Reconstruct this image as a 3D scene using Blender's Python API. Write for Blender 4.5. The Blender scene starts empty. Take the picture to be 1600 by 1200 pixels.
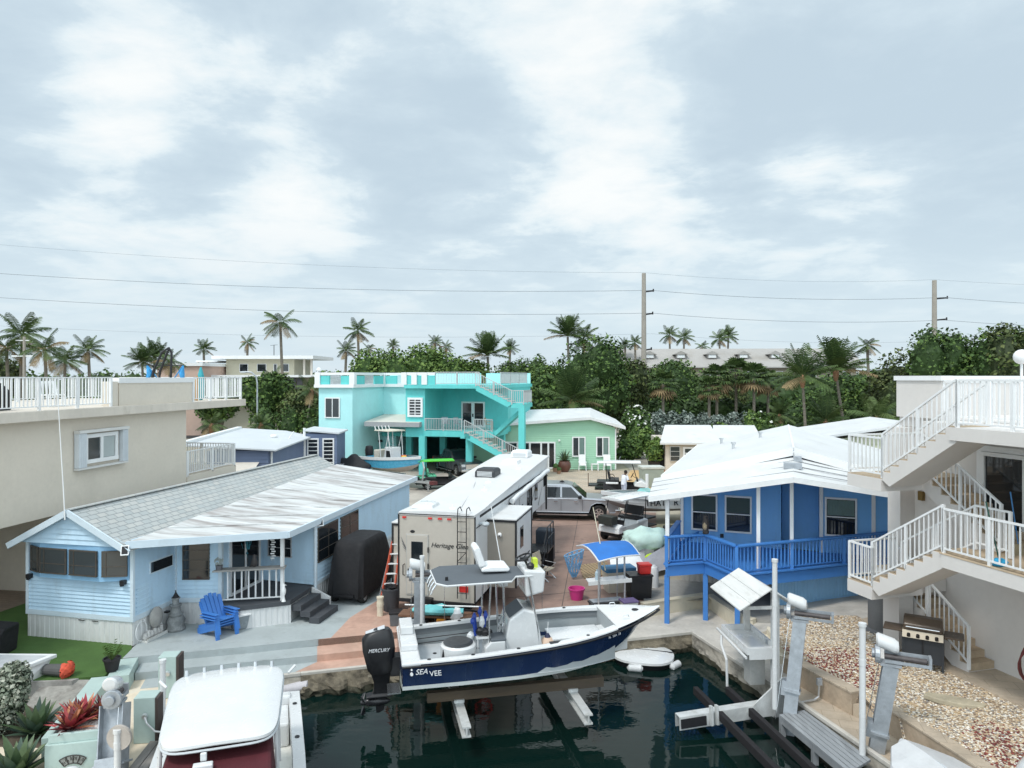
import bpy, bmesh, math, random
import numpy as np
from mathutils import Vector, Matrix, noise as mnoise
R = math.radians
sc = bpy.context.scene
C = sc.collection
rnd = random.Random(7)
CAMH, FPX, HORY = 7.5, 1110.0, 590.0
cd = bpy.data.cameras.new('camera'); cam = bpy.data.objects.new('camera', cd); C.objects.link(cam)
cam.location = (0, 0, CAMH); cam.rotation_euler = (R(90), 0, 0)
cd.sensor_width = 36; cd.lens = 36 * FPX / 1600; cd.shift_y = (HORY - 600) / 1600; cd.clip_end = 5000; cd.clip_start = .1
sc.camera = cam
SUN_EL, SUN_AZ = R(58), R(222)          # sun stands behind the camera, a little to the left
wd = bpy.data.worlds.new('World'); sc.world = wd; wd.use_nodes = True
def build_sky():
    nt = wd.node_tree; N = nt.nodes; L = nt.links; N.clear()
    def nd(t, **k):
        n = N.new(t)
        for a, b in k.items(): setattr(n, a, b)
        return n
    def math_(op, a, b=None, clamp=False):
        n = nd('ShaderNodeMath', operation=op); n.use_clamp = clamp
        for i, x in enumerate((a, b)):
            if x is None: continue
            if isinstance(x, (int, float)): n.inputs[i].default_value = x
            else: L.new(x, n.inputs[i])
        return n.outputs[0]
    out = nd('ShaderNodeOutputWorld'); bg = nd('ShaderNodeBackground'); bg.inputs[1].default_value = .1
    sky = nd('ShaderNodeTexSky', sky_type='NISHITA'); sky.sun_disc = False
    sky.sun_elevation = SUN_EL; sky.sun_rotation = SUN_AZ; sky.air_density = 1.2; sky.dust_density = 2
    tc = nd('ShaderNodeTexCoord'); sp = nd('ShaderNodeSeparateXYZ'); L.new(tc.outputs['Generated'], sp.inputs[0])
    x, y, z = sp.outputs
    zc = math_('MAXIMUM', z, 0.0)
    den = math_('ADD', zc, .16)
    cb = nd('ShaderNodeCombineXYZ'); L.new(math_('DIVIDE', x, den), cb.inputs[0]); L.new(math_('DIVIDE', y, den), cb.inputs[1])
    def noise(sc_, det, rough, off, dist=0.):
        mp = nd('ShaderNodeMapping'); mp.inputs['Location'].default_value = off; L.new(cb.outputs[0], mp.inputs[0])
        n = nd('ShaderNodeTexNoise'); n.inputs['Scale'].default_value = sc_; n.inputs['Detail'].default_value = det
        n.inputs['Roughness'].default_value = rough; n.inputs['Distortion'].default_value = dist; L.new(mp.outputs[0], n.inputs[0]); return n.outputs[0]
    n1 = noise(1.7, 10, .58, (3.1, 1.7, 0), .3); n2 = noise(.7, 5, .5, (8.3, .4, 2.))
    n3 = noise(6.5, 8, .6, (1.2, 5.5, .7), .35)
    f = math_('ADD', math_('MULTIPLY', n1, 1.25), math_('MULTIPLY', n2, .5))
    f = math_('ADD', f, math_('MULTIPLY', n3, .36))
    def blob(px, py, r, amt):
        d = Vector(((px - 800) / FPX, 1, (HORY - py) / FPX)).normalized()
        vm = nd('ShaderNodeVectorMath', operation='DISTANCE'); nm = nd('ShaderNodeVectorMath', operation='NORMALIZE')
        L.new(tc.outputs['Generated'], nm.inputs[0]); L.new(nm.outputs[0], vm.inputs[0]); vm.inputs[1].default_value = d
        mr = nd('ShaderNodeMapRange', interpolation_type='SMOOTHERSTEP'); L.new(vm.outputs['Value'], mr.inputs[0])
        mr.inputs[1].default_value = 0; mr.inputs[2].default_value = r; mr.inputs[3].default_value = amt; mr.inputs[4].default_value = 0
        return mr.outputs[0]
    for b in ((190, 170, .16, .34), (470, 290, .15, .30), (1010, 260, .22, .22), (860, 110, .16, .06), (1250, 225, .09, .22), (740, 60, .12, -.08),
              (310, 265, .15, -.3), (640, 180, .2, -.3), (1420, 200, .36, -.27), (1130, 130, .2, -.2), (60, 110, .2, -.22), (400, 60, .2, -.06),
              (640, 350, .12, -.14), (1000, 340, .1, .12), (1520, 300, .16, -.16), (30, 260, .12, -.12), (1300, 330, .16, .1), (300, 400, .25, .1)):
        f = math_('ADD', f, blob(b[0], b[1], b[2] * .95, b[3] * .8))
    fr = nd('ShaderNodeMapRange', interpolation_type='SMOOTHSTEP'); L.new(f, fr.inputs[0])
    fr.inputs[1].default_value = .74; fr.inputs[2].default_value = 1.38
    cr = nd('ShaderNodeValToRGB'); L.new(fr.outputs[0], cr.inputs[0])
    e = cr.color_ramp.elements; e[0].position = 0; e[0].color = (.455, .555, .63, 1); e[1].position = 1; e[1].color = (.80, .82, .815, 1)
    m = e.new(.38); m.color = (.525, .625, .69, 1); m = e.new(.62); m.color = (.65, .73, .765, 1)
    hz = nd('ShaderNodeMapRange', interpolation_type='SMOOTHSTEP'); L.new(z, hz.inputs[0]); hz.inputs[1].default_value = .26; hz.inputs[2].default_value = .03
    hm = nd('ShaderNodeMix', data_type='RGBA'); L.new(math_('MULTIPLY', hz.outputs[0], .85), hm.inputs[0]); L.new(cr.outputs[0], hm.inputs[6]); hm.inputs[7].default_value = (.555, .66, .725, 1)
    sc10 = nd('ShaderNodeMix', data_type='RGBA', blend_type='MULTIPLY'); sc10.inputs[0].default_value = 1; L.new(hm.outputs[2], sc10.inputs[6]); sc10.inputs[7].default_value = (10.3, 10.3, 10.3, 1)
    sc10.clamp_result = False
    mx = nd('ShaderNodeMix', data_type='RGBA'); mx.inputs[0].default_value = .93; L.new(sky.outputs[0], mx.inputs[6]); L.new(sc10.outputs[2], mx.inputs[7])
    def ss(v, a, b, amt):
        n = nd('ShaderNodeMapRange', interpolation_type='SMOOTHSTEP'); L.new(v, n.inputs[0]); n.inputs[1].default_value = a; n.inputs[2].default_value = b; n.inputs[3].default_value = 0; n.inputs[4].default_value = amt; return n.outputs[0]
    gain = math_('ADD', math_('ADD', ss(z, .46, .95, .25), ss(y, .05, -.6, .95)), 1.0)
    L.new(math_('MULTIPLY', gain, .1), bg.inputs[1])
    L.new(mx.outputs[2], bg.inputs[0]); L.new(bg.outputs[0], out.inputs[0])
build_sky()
sl = bpy.data.lights.new('sun', 'SUN'); so = bpy.data.objects.new('sun', sl); C.objects.link(so)
sl.energy = 1.5; sl.angle = R(10); sl.color = (1, .96, .9)
sdir = Vector((math.sin(SUN_AZ) * math.cos(SUN_EL), math.cos(SUN_AZ) * math.cos(SUN_EL), math.sin(SUN_EL)))
so.rotation_euler = sdir.to_track_quat('Z', 'Y').to_euler(); so.location = (0, -20, 60)
sc.view_settings.view_transform = 'Standard'; sc.view_settings.look = 'None'; sc.view_settings.exposure = 0.3; sc.view_settings.gamma = 1
try:
    sc.cycles.max_bounces = 6; sc.cycles.use_denoising = True
except Exception: pass
def G(px, py, z=0.):
    Y = FPX * (CAMH - z) / (py - HORY); return Vector(((px - 800) / FPX * Y, Y, z))
def D(px, py, Y):
    return Vector(((px - 800) / FPX * Y, Y, CAMH - (py - HORY) * Y / FPX))
MATS = {}
def mat(name, col, rough=.6, var=.1, vs=2.5, bump=0., bs=30., metal=0., dirt=None, stretch=(1, 1, 1), spec=.5, brick=None, coat=0., wave=None, voro=None):
    if name in MATS: return MATS[name]
    m = bpy.data.materials.new(name); m.use_nodes = True; nt = m.node_tree; N = nt.nodes; L = nt.links
    b = N['Principled BSDF']; b.inputs['Roughness'].default_value = rough; b.inputs['Metallic'].default_value = metal
    b.inputs['Specular IOR Level'].default_value = spec
    if coat: b.inputs['Coat Weight'].default_value = coat; b.inputs['Coat Roughness'].default_value = .08
    tc = N.new('ShaderNodeTexCoord'); mp = N.new('ShaderNodeMapping'); mp.inputs['Scale'].default_value = stretch; L.new(tc.outputs['Object'], mp.inputs[0])
    def mix(bt, fac, a, bb):
        n = N.new('ShaderNodeMix'); n.data_type = 'RGBA'; n.blend_type = bt
        for i, q in ((0, fac), (6, a), (7, bb)):
            if hasattr(q, 'links'): L.new(q, n.inputs[i])
            elif i == 0: n.inputs[0].default_value = q
            else: n.inputs[i].default_value = (*q[:3], 1)
        return n.outputs[2]
    def nz(s, det=6, ro=.6):
        n = N.new('ShaderNodeTexNoise'); n.inputs['Scale'].default_value = s; n.inputs['Detail'].default_value = det; n.inputs['Roughness'].default_value = ro
        L.new(mp.outputs[0], n.inputs[0]); return n.outputs[0]
    def mrng(v, a, b_, c, d):
        n = N.new('ShaderNodeMapRange'); L.new(v, n.inputs[0])
        for i, q in enumerate((a, b_, c, d)): n.inputs[i + 1].default_value = q
        return n.outputs[0]
    cur = tuple(col); hsrc = None
    if brick:     # (width, height, mortar colour, second colour, mortar size, rotate)
        bt = N.new('ShaderNodeTexBrick'); mp2 = N.new('ShaderNodeMapping'); mp2.inputs['Rotation'].default_value = (0, 0, brick[5]); L.new(tc.outputs['Object'], mp2.inputs[0]); L.new(mp2.outputs[0], bt.inputs[0])
        bt.inputs['Scale'].default_value = 1; bt.inputs['Brick Width'].default_value = brick[0]; bt.inputs['Row Height'].default_value = brick[1]
        bt.inputs['Mortar Size'].default_value = brick[4]; bt.inputs['Mortar Smooth'].default_value = .2; bt.inputs['Bias'].default_value = 0
        bt.inputs['Color1'].default_value = (*col, 1); bt.inputs['Color2'].default_value = (*brick[3], 1); bt.inputs['Mortar'].default_value = (*brick[2], 1)
        cur = bt.outputs[0]; hsrc = bt.outputs['Fac']
    if voro:      # list of colours for pebbles, scale
        vt = N.new('ShaderNodeTexVoronoi'); vt.inputs['Scale'].default_value = voro[0]; L.new(tc.outputs['Object'], vt.inputs[0])
        rp = N.new('ShaderNodeValToRGB'); sp = N.new('ShaderNodeSeparateColor'); L.new(vt.outputs['Color'], sp.inputs[0]); L.new(sp.outputs[0], rp.inputs[0])
        rp.color_ramp.interpolation = 'CONSTANT'; el = rp.color_ramp.elements
        for i, c in enumerate(voro[1]):
            if i < 2: el[i].position = i / len(voro[1]); el[i].color = (*c, 1)
            else: q = el.new(i / len(voro[1])); q.color = (*c, 1)
        cur = rp.outputs[0]; hsrc = vt.outputs['Distance']
    if var:
        g = mrng(nz(vs), .3, .7, 1 - var, 1 + var)
        cur = mix('MULTIPLY', 1., cur, g)
        g2 = mrng(nz(vs * 9, 4), .3, .7, 1 - var * .4, 1 + var * .4)
        cur = mix('MULTIPLY', 1., cur, g2)
    for d_ in (dirt if isinstance(dirt, list) else [dirt] if dirt else []):   # (colour, amount, scale, threshold)
        fa = mrng(nz(d_[2], 8, .65), d_[3], d_[3] + .18, 0, d_[1]); cur = mix('MIX', fa, cur, d_[0])
    if hasattr(cur, 'links'): L.new(cur, b.inputs['Base Color'])
    else: b.inputs['Base Color'].default_value = (*cur, 1)
    last = None
    def bmp(h, s, dist):
        nonlocal last
        n = N.new('ShaderNodeBump'); n.inputs['Strength'].default_value = s; n.inputs['Distance'].default_value = dist; L.new(h, n.inputs['Height'])
        if last: L.new(last, n.inputs['Normal'])
        last = n.outputs[0]
    if hsrc is not None: bmp(hsrc, .5 if voro else -.4, .03 if voro else .01)
    if wave:      # (axis, scale, strength, distance)
        w = N.new('ShaderNodeTexWave'); w.bands_direction = wave[0]; w.inputs['Scale'].default_value = wave[1]; w.inputs['Distortion'].default_value = .1; L.new(tc.outputs['Object'], w.inputs[0]); bmp(w.outputs[1], wave[2], wave[3])
    if bump: bmp(nz(bs), bump, .02)
    if last: L.new(last, b.inputs['Normal'])
    if rough < .9 and var and not metal:
        L.new(mrng(nz(vs * 2), .3, .7, max(rough - .08, .02), min(rough + .12, 1)), b.inputs['Roughness'])
    MATS[name] = m; return m
def glass_mat(name, col=(.012, .016, .02), rough=.06):
    m = mat(name, col, rough, 0, spec=.8); return m
ROOT = {}
def rootT(o):
    while o.parent: o = o.parent
    return ROOT.get(o.name, Matrix.Identity(4))
class M:
    def __init__(s, T=None): s.v = []; s.f = []; s.mi = []; s.T = T
    def add(s, vs, fs, m=0):
        o = len(s.v)
        if s.T is not None: s.v += [s.T @ Vector(q) for q in vs]
        else: s.v += [Vector(q) for q in vs]
        s.f += [tuple(o + i for i in f) for f in fs]; s.mi += [m] * len(fs)
    def box(s, x0, x1, y0, y1, z0, z1, m=0):
        s.add([(x, y, z) for z in (z0, z1) for x, y in ((x0, y0), (x1, y0), (x1, y1), (x0, y1))],
              [(0, 3, 2, 1), (4, 5, 6, 7), (0, 1, 5, 4), (1, 2, 6, 5), (2, 3, 7, 6), (3, 0, 4, 7)], m)
    def quad(s, *p, m=0): s.add(p, [tuple(range(len(p)))], m)
    def prism(s, poly, z0, z1, m=0):       # poly ccw (x,y); z0/z1 numbers or lists
        n = len(poly); a = z0 if isinstance(z0, (list, tuple)) else [z0] * n; b = z1 if isinstance(z1, (list, tuple)) else [z1] * n
        vs = [(p[0], p[1], a[i]) for i, p in enumerate(poly)] + [(p[0], p[1], b[i]) for i, p in enumerate(poly)]
        s.add(vs, [tuple(range(n - 1, -1, -1)), tuple(range(n, 2 * n))] + [(i, (i + 1) % n, n + (i + 1) % n, n + i) for i in range(n)], m)
    def extr(s, prof, ax, a, b, m=0):      # profile polygon in the two other axes, extruded along axis ax
        n = len(prof)
        def P(q, t): return (t, q[0], q[1]) if ax == 0 else (q[0], t, q[1]) if ax == 1 else (q[0], q[1], t)
        s.add([P(q, a) for q in prof] + [P(q, b) for q in prof], [tuple(range(n - 1, -1, -1)), tuple(range(n, 2 * n))] + [(i, (i + 1) % n, n + (i + 1) % n, n + i) for i in range(n)], m)
    def cyl(s, p0, p1, r0, r1=None, n=10, m=0, cap=True):
        r1 = r0 if r1 is None else r1; p0 = Vector(p0); p1 = Vector(p1); d = (p1 - p0)
        if d.length < 1e-6: return
        d.normalize(); a = d.orthogonal().normalized(); b = d.cross(a)
        if abs(d.z) > .999: a = Vector((1, 0, 0)); b = Vector((0, 1, 0)) if d.z > 0 else Vector((0, -1, 0))
        vs = [p + (a * math.cos(2 * math.pi * i / n) + b * math.sin(2 * math.pi * i / n)) * r for p, r in ((p0, r0), (p1, r1)) for i in range(n)]
        fs = [(i, (i + 1) % n, n + (i + 1) % n, n + i) for i in range(n)]
        if cap: fs += [tuple(range(n - 1, -1, -1)), tuple(range(n, 2 * n))]
        s.add(vs, fs, m)
    def bar(s, p0, p1, w, h=None, m=0):    # rectangular bar, w horizontal, h in the upright plane
        h = w if h is None else h; p0 = Vector(p0); p1 = Vector(p1); d = (p1 - p0).normalized()
        a = d.cross(Vector((0, 0, 1)))
        a = Vector((1, 0, 0)) if a.length < 1e-3 else a.normalized(); b = a.cross(d).normalized()
        vs = [p + a * sx * w / 2 + b * sy * h / 2 for p in (p0, p1) for sx, sy in ((-1, -1), (1, -1), (1, 1), (-1, 1))]
        s.add(vs, [(0, 1, 2, 3), (7, 6, 5, 4), (0, 4, 5, 1), (1, 5, 6, 2), (2, 6, 7, 3), (3, 7, 4, 0)], m)
    def tube(s, pts, r, n=8, m=0):
        pts = [Vector(p) for p in pts]; rings = []; rs = r if isinstance(r, (list, tuple)) else [r] * len(pts)
        up = None
        for i, p in enumerate(pts):
            d = (pts[min(i + 1, len(pts) - 1)] - pts[max(i - 1, 0)]).normalized()
            if up is None: up = d.orthogonal().normalized()
            a = (up - d * up.dot(d)); a = d.orthogonal() if a.length < 1e-5 else a; a.normalize(); up = a; b = d.cross(a)
            rings.append([p + (a * math.cos(2 * math.pi * k / n) + b * math.sin(2 * math.pi * k / n)) * rs[i] for k in range(n)])
        vs = [q for r_ in rings for q in r_]; fs = [(i * n + k, i * n + (k + 1) % n, (i + 1) * n + (k + 1) % n, (i + 1) * n + k) for i in range(len(pts) - 1) for k in range(n)]
        fs += [tuple(range(n - 1, -1, -1)), tuple(range((len(pts) - 1) * n, len(pts) * n))]
        s.add(vs, fs, m)
    def lathe(s, prof, c=(0, 0, 0), n=14, m=0, sq=(1, 1)):   # prof [(r,z)]
        vs = [(c[0] + r * math.cos(2 * math.pi * k / n) * sq[0], c[1] + r * math.sin(2 * math.pi * k / n) * sq[1], c[2] + z) for r, z in prof for k in range(n)]
        fs = [(i * n + k, i * n + (k + 1) % n, (i + 1) * n + (k + 1) % n, (i + 1) * n + k) for i in range(len(prof) - 1) for k in range(n)]
        fs += [tuple(range(n - 1, -1, -1)), tuple(range((len(prof) - 1) * n, len(prof) * n))]
        s.add(vs, fs, m)
    def ball(s, c, r, n=10, m=0, sq=(1, 1, 1), jit=0.):
        k = n // 2 + 1; prof = []
        vs = []; c = Vector(c)
        for i in range(k + 1):
            t = math.pi * i / k
            for j in range(n):
                q = Vector((math.sin(t) * math.cos(2 * math.pi * j / n), math.sin(t) * math.sin(2 * math.pi * j / n), -math.cos(t)))
                q *= 1 + jit * (mnoise.noise(q * 2.3 + c)); vs.append(c + Vector((q.x * r * sq[0], q.y * r * sq[1], q.z * r * sq[2])))
        s.add(vs, [(i * n + j, i * n + (j + 1) % n, (i + 1) * n + (j + 1) % n, (i + 1) * n + j) for i in range(k) for j in range(n)], m)
    def loft(s, rings, m=0, close=True, caps=True):
        n = len(rings[0]); vs = [q for r_ in rings for q in r_]; K = n if close else n - 1
        fs = [(i * n + k, i * n + (k + 1) % n, (i + 1) * n + (k + 1) % n, (i + 1) * n + k) for i in range(len(rings) - 1) for k in range(K)]
        if caps: fs += [tuple(range(n - 1, -1, -1)), tuple(range((len(rings) - 1) * n, len(rings) * n))]
        s.add(vs, fs, m)
    def lap(s, A, B, z0, z1, pitch=.14, lim=None, m=0, proud=.04):   # lapped boards, outside on the right of A->B
        A = Vector((A[0], A[1])); B = Vector((B[0], B[1])); d = B - A; n = Vector((d.y, -d.x)).normalized(); z = z0
        while z < z1 - .01:
            zt = min(z + pitch, z1)
            l0, r0 = lim(z) if lim else (0, 1); l1, r1 = lim(zt) if lim else (0, 1)
            if r0 - l0 < .005: break
            def P(t, o, zz): q = A + d * t + n * o; return (q.x, q.y, zz)
            s.add([P(l0, proud, z), P(r0, proud, z), P(r1, .003, zt), P(l1, .003, zt), P(l0, 0, z), P(r0, 0, z)], [(0, 1, 2, 3), (4, 5, 1, 0)], m); z = zt
    def vskirt(s, A, B, z0, z1, pitch=.16, m=0):     # vertical ribbed panel
        A = Vector((A[0], A[1])); B = Vector((B[0], B[1])); d = B - A; L_ = d.length; n = Vector((d.y, -d.x)).normalized(); k = max(2, int(L_ / pitch))
        pr = []
        for i in range(k):
            for t, o in ((0, 0), (.06, .012), (.5, .012), (.56, 0)): q = A + d * ((i + t) / k) + n * (.004 + o); pr.append(q)
        pr.append(B + n * .004)
        s.loft([[(q.x, q.y, z) for q in pr] for z in (z0, z1)], m, close=False, caps=False)
    def build(s, name, mats, parent=None, smooth=False, bevel=0., world=False, seg=2):
        me = bpy.data.meshes.new(name); vs = s.v
        if world and parent is not None:
            iv = rootT(parent).inverted(); vs = [iv @ v for v in vs]
        me.from_pydata([tuple(v) for v in vs], [], s.f)
        mats = mats if isinstance(mats, (list, tuple)) else [mats]
        for q in mats: me.materials.append(q)
        me.polygons.foreach_set('material_index', s.mi)
        if smooth: me.polygons.foreach_set('use_smooth', [True] * len(s.f))
        me.update()
        o = bpy.data.objects.new(name, me); C.objects.link(o); o.parent = parent
        if smooth and smooth != 2:
            try: me.set_sharp_from_angle(angle=R(smooth if smooth > 5 else 40))
            except Exception: pass
        if bevel:
            b = o.modifiers.new('bevel', 'BEVEL'); b.width = bevel; b.segments = seg; b.limit_method = 'ANGLE'; b.angle_limit = R(35); b.harden_normals = False
        return o
def tag(o, label=None, cat=None, group=None, kind=None):
    if label: o['label'] = label
    if cat: o['category'] = cat
    if group: o['group'] = group
    if kind: o['kind'] = kind
    return o
def thing(name, label, cat, loc=(0, 0, 0), rz=0., group=None):
    o = bpy.data.objects.new(name, None); C.objects.link(o); o.empty_display_size = .2
    o.location = loc; o.rotation_euler = (0, 0, rz); ROOT[o.name] = Matrix.Translation(Vector(loc)) @ Matrix.Rotation(rz, 4, 'Z')
    return tag(o, label, cat, group)
def kids(o): return [q for q in bpy.data.objects if q.parent == o]
def dup(o, loc, rz, label=None, group=None, scale=None):
    r = o.copy(); C.objects.link(r); r.location = loc; r.rotation_euler = (0, 0, rz)
    if scale: r.scale = scale if isinstance(scale, tuple) else (scale,) * 3
    if label: r['label'] = label
    if group: r['group'] = group
    for a in kids(o):
        b = a.copy(); C.objects.link(b); b.parent = r
        for g in kids(a):
            h = g.copy(); C.objects.link(h); h.parent = b
    ROOT[r.name] = Matrix.Translation(Vector(loc)) @ Matrix.Rotation(rz, 4, 'Z')
    return r
def struct(name, m, mats, **k): return tag(m.build(name, mats, **k), kind='structure')
def single(name, m, mats, label, cat, group=None, loc=None, rz=0., **k):
    o = m.build(name, mats, **k); tag(o, label, cat, group)
    if loc is not None: o.location = loc; o.rotation_euler = (0, 0, rz); ROOT[o.name] = Matrix.Translation(Vector(loc)) @ Matrix.Rotation(rz, 4, 'Z')
    return o
def WT(u, v, z, ang):      # transform for a wall-mounted item: x along the wall, -y outward, z up
    return Matrix.Translation((u, v, z)) @ Matrix.Rotation(ang, 4, 'Z') @ Matrix.Translation((0, -.035, 0))
def window(parent, u, v, z, ang, w, h, fm, gm, t=.06, depth=.05, vb=(), hb=(), name='window', bt=.035, back=None, glass_name='pane', surround=0, sm=None):
    m = M(WT(u, v, z, ang)); a, b = w / 2, h / 2
    m.box(-a, a, -depth, .02, b - t, b); m.box(-a, a, -depth - .01, .02, -b, -b + t); m.box(-a, -a + t, -depth + .002, .02, -b + t, b - t); m.box(a - t, a, -depth + .002, .02, -b + t, b - t)
    for q in vb: x = -a + w * q; m.box(x - bt / 2, x + bt / 2, -max(depth, .042) + .006, .01, -b + t, b - t)
    for q in hb: zz = -b + h * q; m.box(-a + t, a - t, -max(depth, .042) + .009, .01, zz - bt / 2, zz + bt / 2)
    f = m.build(name, fm, parent)
    g = M(WT(u, v, z, ang)); g.box(-a + t, a - t, -.026, -.014, -b + t, b - t); g.build(glass_name, gm, f)
    return f
def railing(parent, pts, h=1.0, sp=.12, mt=None, pr=.011, post=.05, name='railing', bot=.1, posts=True, tr=.045, every=1.6, pname='post'):
    """pts: floor points of the rail line; top rail, bottom rail and pickets in one mesh, the posts as pieces of their own"""
    m = M(); pp = []
    for i in range(len(pts) - 1):
        a = Vector(pts[i]); b = Vector(pts[i + 1]); L_ = Vector((b.x - a.x, b.y - a.y)).length; up = Vector((0, 0, 1))
        m.bar(a + up * h, b + up * h, tr, tr * .9); m.bar(a + up * bot, b + up * bot, tr * .8, tr * .75)
        n = max(1, int(L_ / sp))
        for k in range(1, n):
            q = a.lerp(b, k / n); m.box(q.x - pr, q.x + pr, q.y - pr, q.y + pr, q.z + bot, q.z + h)
        np_ = max(1, round(L_ / every))
        for k in range(np_): pp.append(a.lerp(b, k / np_))
    pp.append(Vector(pts[-1])); r = m.build(name, mt, parent)
    if posts:
        for q in pp:
            p = M(); p.box(q.x - post / 2, q.x + post / 2, q.y - post / 2, q.y + post / 2, q.z - .06, q.z + h + .012); p.build(pname, mt, r)
    return r
def text_mesh(txt, size, T, mt, name, parent, depth=.004, shear=0., align='CENTER', space=1.0):
    cu = bpy.data.curves.new('lettering', 'FONT'); cu.body = txt; cu.size = size; cu.extrude = depth; cu.align_x = align; cu.align_y = 'CENTER'; cu.shear = shear; cu.space_character = space
    t = bpy.data.objects.new('lettering', cu); C.objects.link(t); dg = bpy.context.evaluated_depsgraph_get()
    me = bpy.data.meshes.new_from_object(t.evaluated_get(dg)); bpy.data.objects.remove(t); bpy.data.curves.remove(cu)
    me.transform(T); me.materials.clear(); me.materials.append(mt); o = bpy.data.objects.new(name, me); C.objects.link(o); o.parent = parent
    return o
def TW(u, v, z, ang):      # lettering transform: text plane upright on a wall facing -y, at heading ang
    return Matrix.Translation((u, v, z)) @ Matrix.Rotation(ang, 4, 'Z') @ Matrix.Rotation(R(90), 4, 'X')
def rot2(p, a): return (p[0] * math.cos(a) - p[1] * math.sin(a), p[0] * math.sin(a) + p[1] * math.cos(a))
white = mat('white_paint', (.78, .79, .79), .45, .05, 2, dirt=((.55, .54, .5), .35, 4, .58))
whitem = mat('white_metal_roof', (.64, .65, .65), .5, .06, .8, dirt=[((.5, .5, .47), .5, 1.3, .55), ((.42, .40, .36), .35, 4, .62)], stretch=(1, .5, 1))
alu = mat('aluminium', (.62, .64, .66), .4, .12, 5, metal=.75)
alud = mat('weathered_aluminium', (.40, .43, .46), .5, .16, 5, metal=.5, dirt=((.2, .2, .19), .4, 6, .56))
steel = mat('stainless_steel', (.7, .71, .72), .22, .05, 6, metal=.95)
black = mat('black_plastic', (.012, .012, .014), .42, .1, 4)
blackf = mat('black_fabric', (.010, .010, .012), .8, .2, 3, bump=.3, bs=9)
rubber = mat('tyre_rubber', (.014, .014, .014), .8, .2, 8)
dark = mat('dark_void', (.01, .01, .012), .7, .2, 3)
gel = mat('white_gelcoat', (.66, .67, .67), .22, .03, 2, coat=.3, dirt=((.6, .6, .56), .25, 5, .6))
gelgrey = mat('grey_deck', (.52, .55, .57), .6, .06, 3)
win = glass_mat('dark_glass'); win2 = glass_mat('grey_glass', (.035, .045, .05)); 
blind = mat('window_blind', (.42, .47, .47), .6, .05, 2, wave=('Z', 8, .6, .01))
curtain = mat('pale_green_curtain', (.17, .25, .23), .7, .1, 2, wave=('X', 6, .8, .02))
bronze = mat('bronze_frame', (.10, .085, .07), .5, .2, 6, metal=.3)
conc = mat('pale_concrete', (.50, .475, .43), .85, .14, 1.2, bump=.15, bs=40, dirt=[((.3, .28, .25), .5, 1.7, .52), ((.66, .64, .6), .4, 2.4, .58)])
redp = mat('red_plastic', (.62, .03, .025), .4, .08, 3)
L1 = Vector((-7.9, 18.35)); SA = Vector((-5.65, 19.0)); CC = Vector((5.61, 22.1)); R1 = Vector((6.75, 18.3)); R2 = Vector((8.0, 13.6)); R3 = Vector((9.7, 7)); R4 = Vector((16, -25))
LA = Vector((-7.5, 14.3)); LB = Vector((-6.6, 7)); LC = Vector((-3, -25))
GZ = -.03
m = M()
m.quad((-1500, 24, GZ), (-60, 24, GZ), (-60, 2500, GZ), (-1500, 2500, GZ)); m.quad((60, 24, GZ), (1500, 24, GZ), (1500, 2500, GZ), (60, 2500, GZ))
m.quad((-60, 24, GZ), (60, 24, GZ), (60, 2500, GZ), (-60, 2500, GZ))
mg = mat('sandy_ground', (.36, .32, .25), .95, .2, .35, bump=.2, bs=12, dirt=[((.10, .14, .045), .85, .12, .5), ((.48, .44, .36), .5, .5, .55)])
struct('ground', m, mg)
mw = mat('canal_water_surface', (.003, .0125, .0105), .02, 0, spec=.38)
nt = mw.node_tree; bs_ = nt.nodes['Principled BSDF']; bs_.inputs['IOR'].default_value = 1.33
tc = nt.nodes.new('ShaderNodeTexCoord'); mp = nt.nodes.new('ShaderNodeMapping'); mp.inputs['Scale'].default_value = (1, 1.5, 1); nz_ = nt.nodes.new('ShaderNodeTexNoise'); nz_.inputs['Scale'].default_value = 2.4; nz_.inputs['Detail'].default_value = 3
nt.links.new(tc.outputs['Object'], mp.inputs[0]); nt.links.new(mp.outputs[0], nz_.inputs[0]); bp = nt.nodes.new('ShaderNodeBump'); bp.inputs['Strength'].default_value = .10; bp.inputs['Distance'].default_value = .05
nt.links.new(nz_.outputs[0], bp.inputs['Height']); nt.links.new(bp.outputs[0], bs_.inputs['Normal'])
m = M(); m.quad((-200, -200, -.95), (200, -200, -.95), (200, 23.6, -.95), (-200, 23.6, -.95)); struct('canal_water', m, mw)
capm = mat('dock_concrete', (.52, .49, .44), .85, .15, 1.1, bump=.15, bs=30, dirt=[((.28, .26, .22), .55, 1.6, .54), ((.68, .66, .62), .4, 3, .56)])
sandc = mat('cream_dock_concrete', (.68, .58, .45), .85, .1, 1.3, bump=.1, bs=40, dirt=[((.5, .47, .42), .5, 1.6, .54), ((.62, .66, .63), .6, .9, .58)])
ux = Vector((.965, .262)); vx = Vector((-.262, .965))
def off(p, a, b): q = p + ux * a + vx * b; return (q.x, q.y)
m = M(); m.prism([(SA.x, SA.y), (CC.x, CC.y), (5.3, 25.2), (4.4, 24.9), (-6.0, 21.5), off(SA, 0, 1.2)], -.5, -.38); m.prism([(CC.x, CC.y), (R1.x, R1.y), (7.8, 18.6), (7.2, 20.6), (7.9, 24.6), (5.3, 25.2)], -.5, -.382)
struct('dock', m, capm)
m = M(); m.prism([(-16, -25), (LC.x, LC.y), (LB.x, LB.y), (LA.x, LA.y), (L1.x, L1.y), (SA.x, SA.y), off(SA, 0, 1.2), (-10.6, 19.0), (-16, 17.4)], -.55, -.384)
struct('dock_left', m, sandc)
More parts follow.
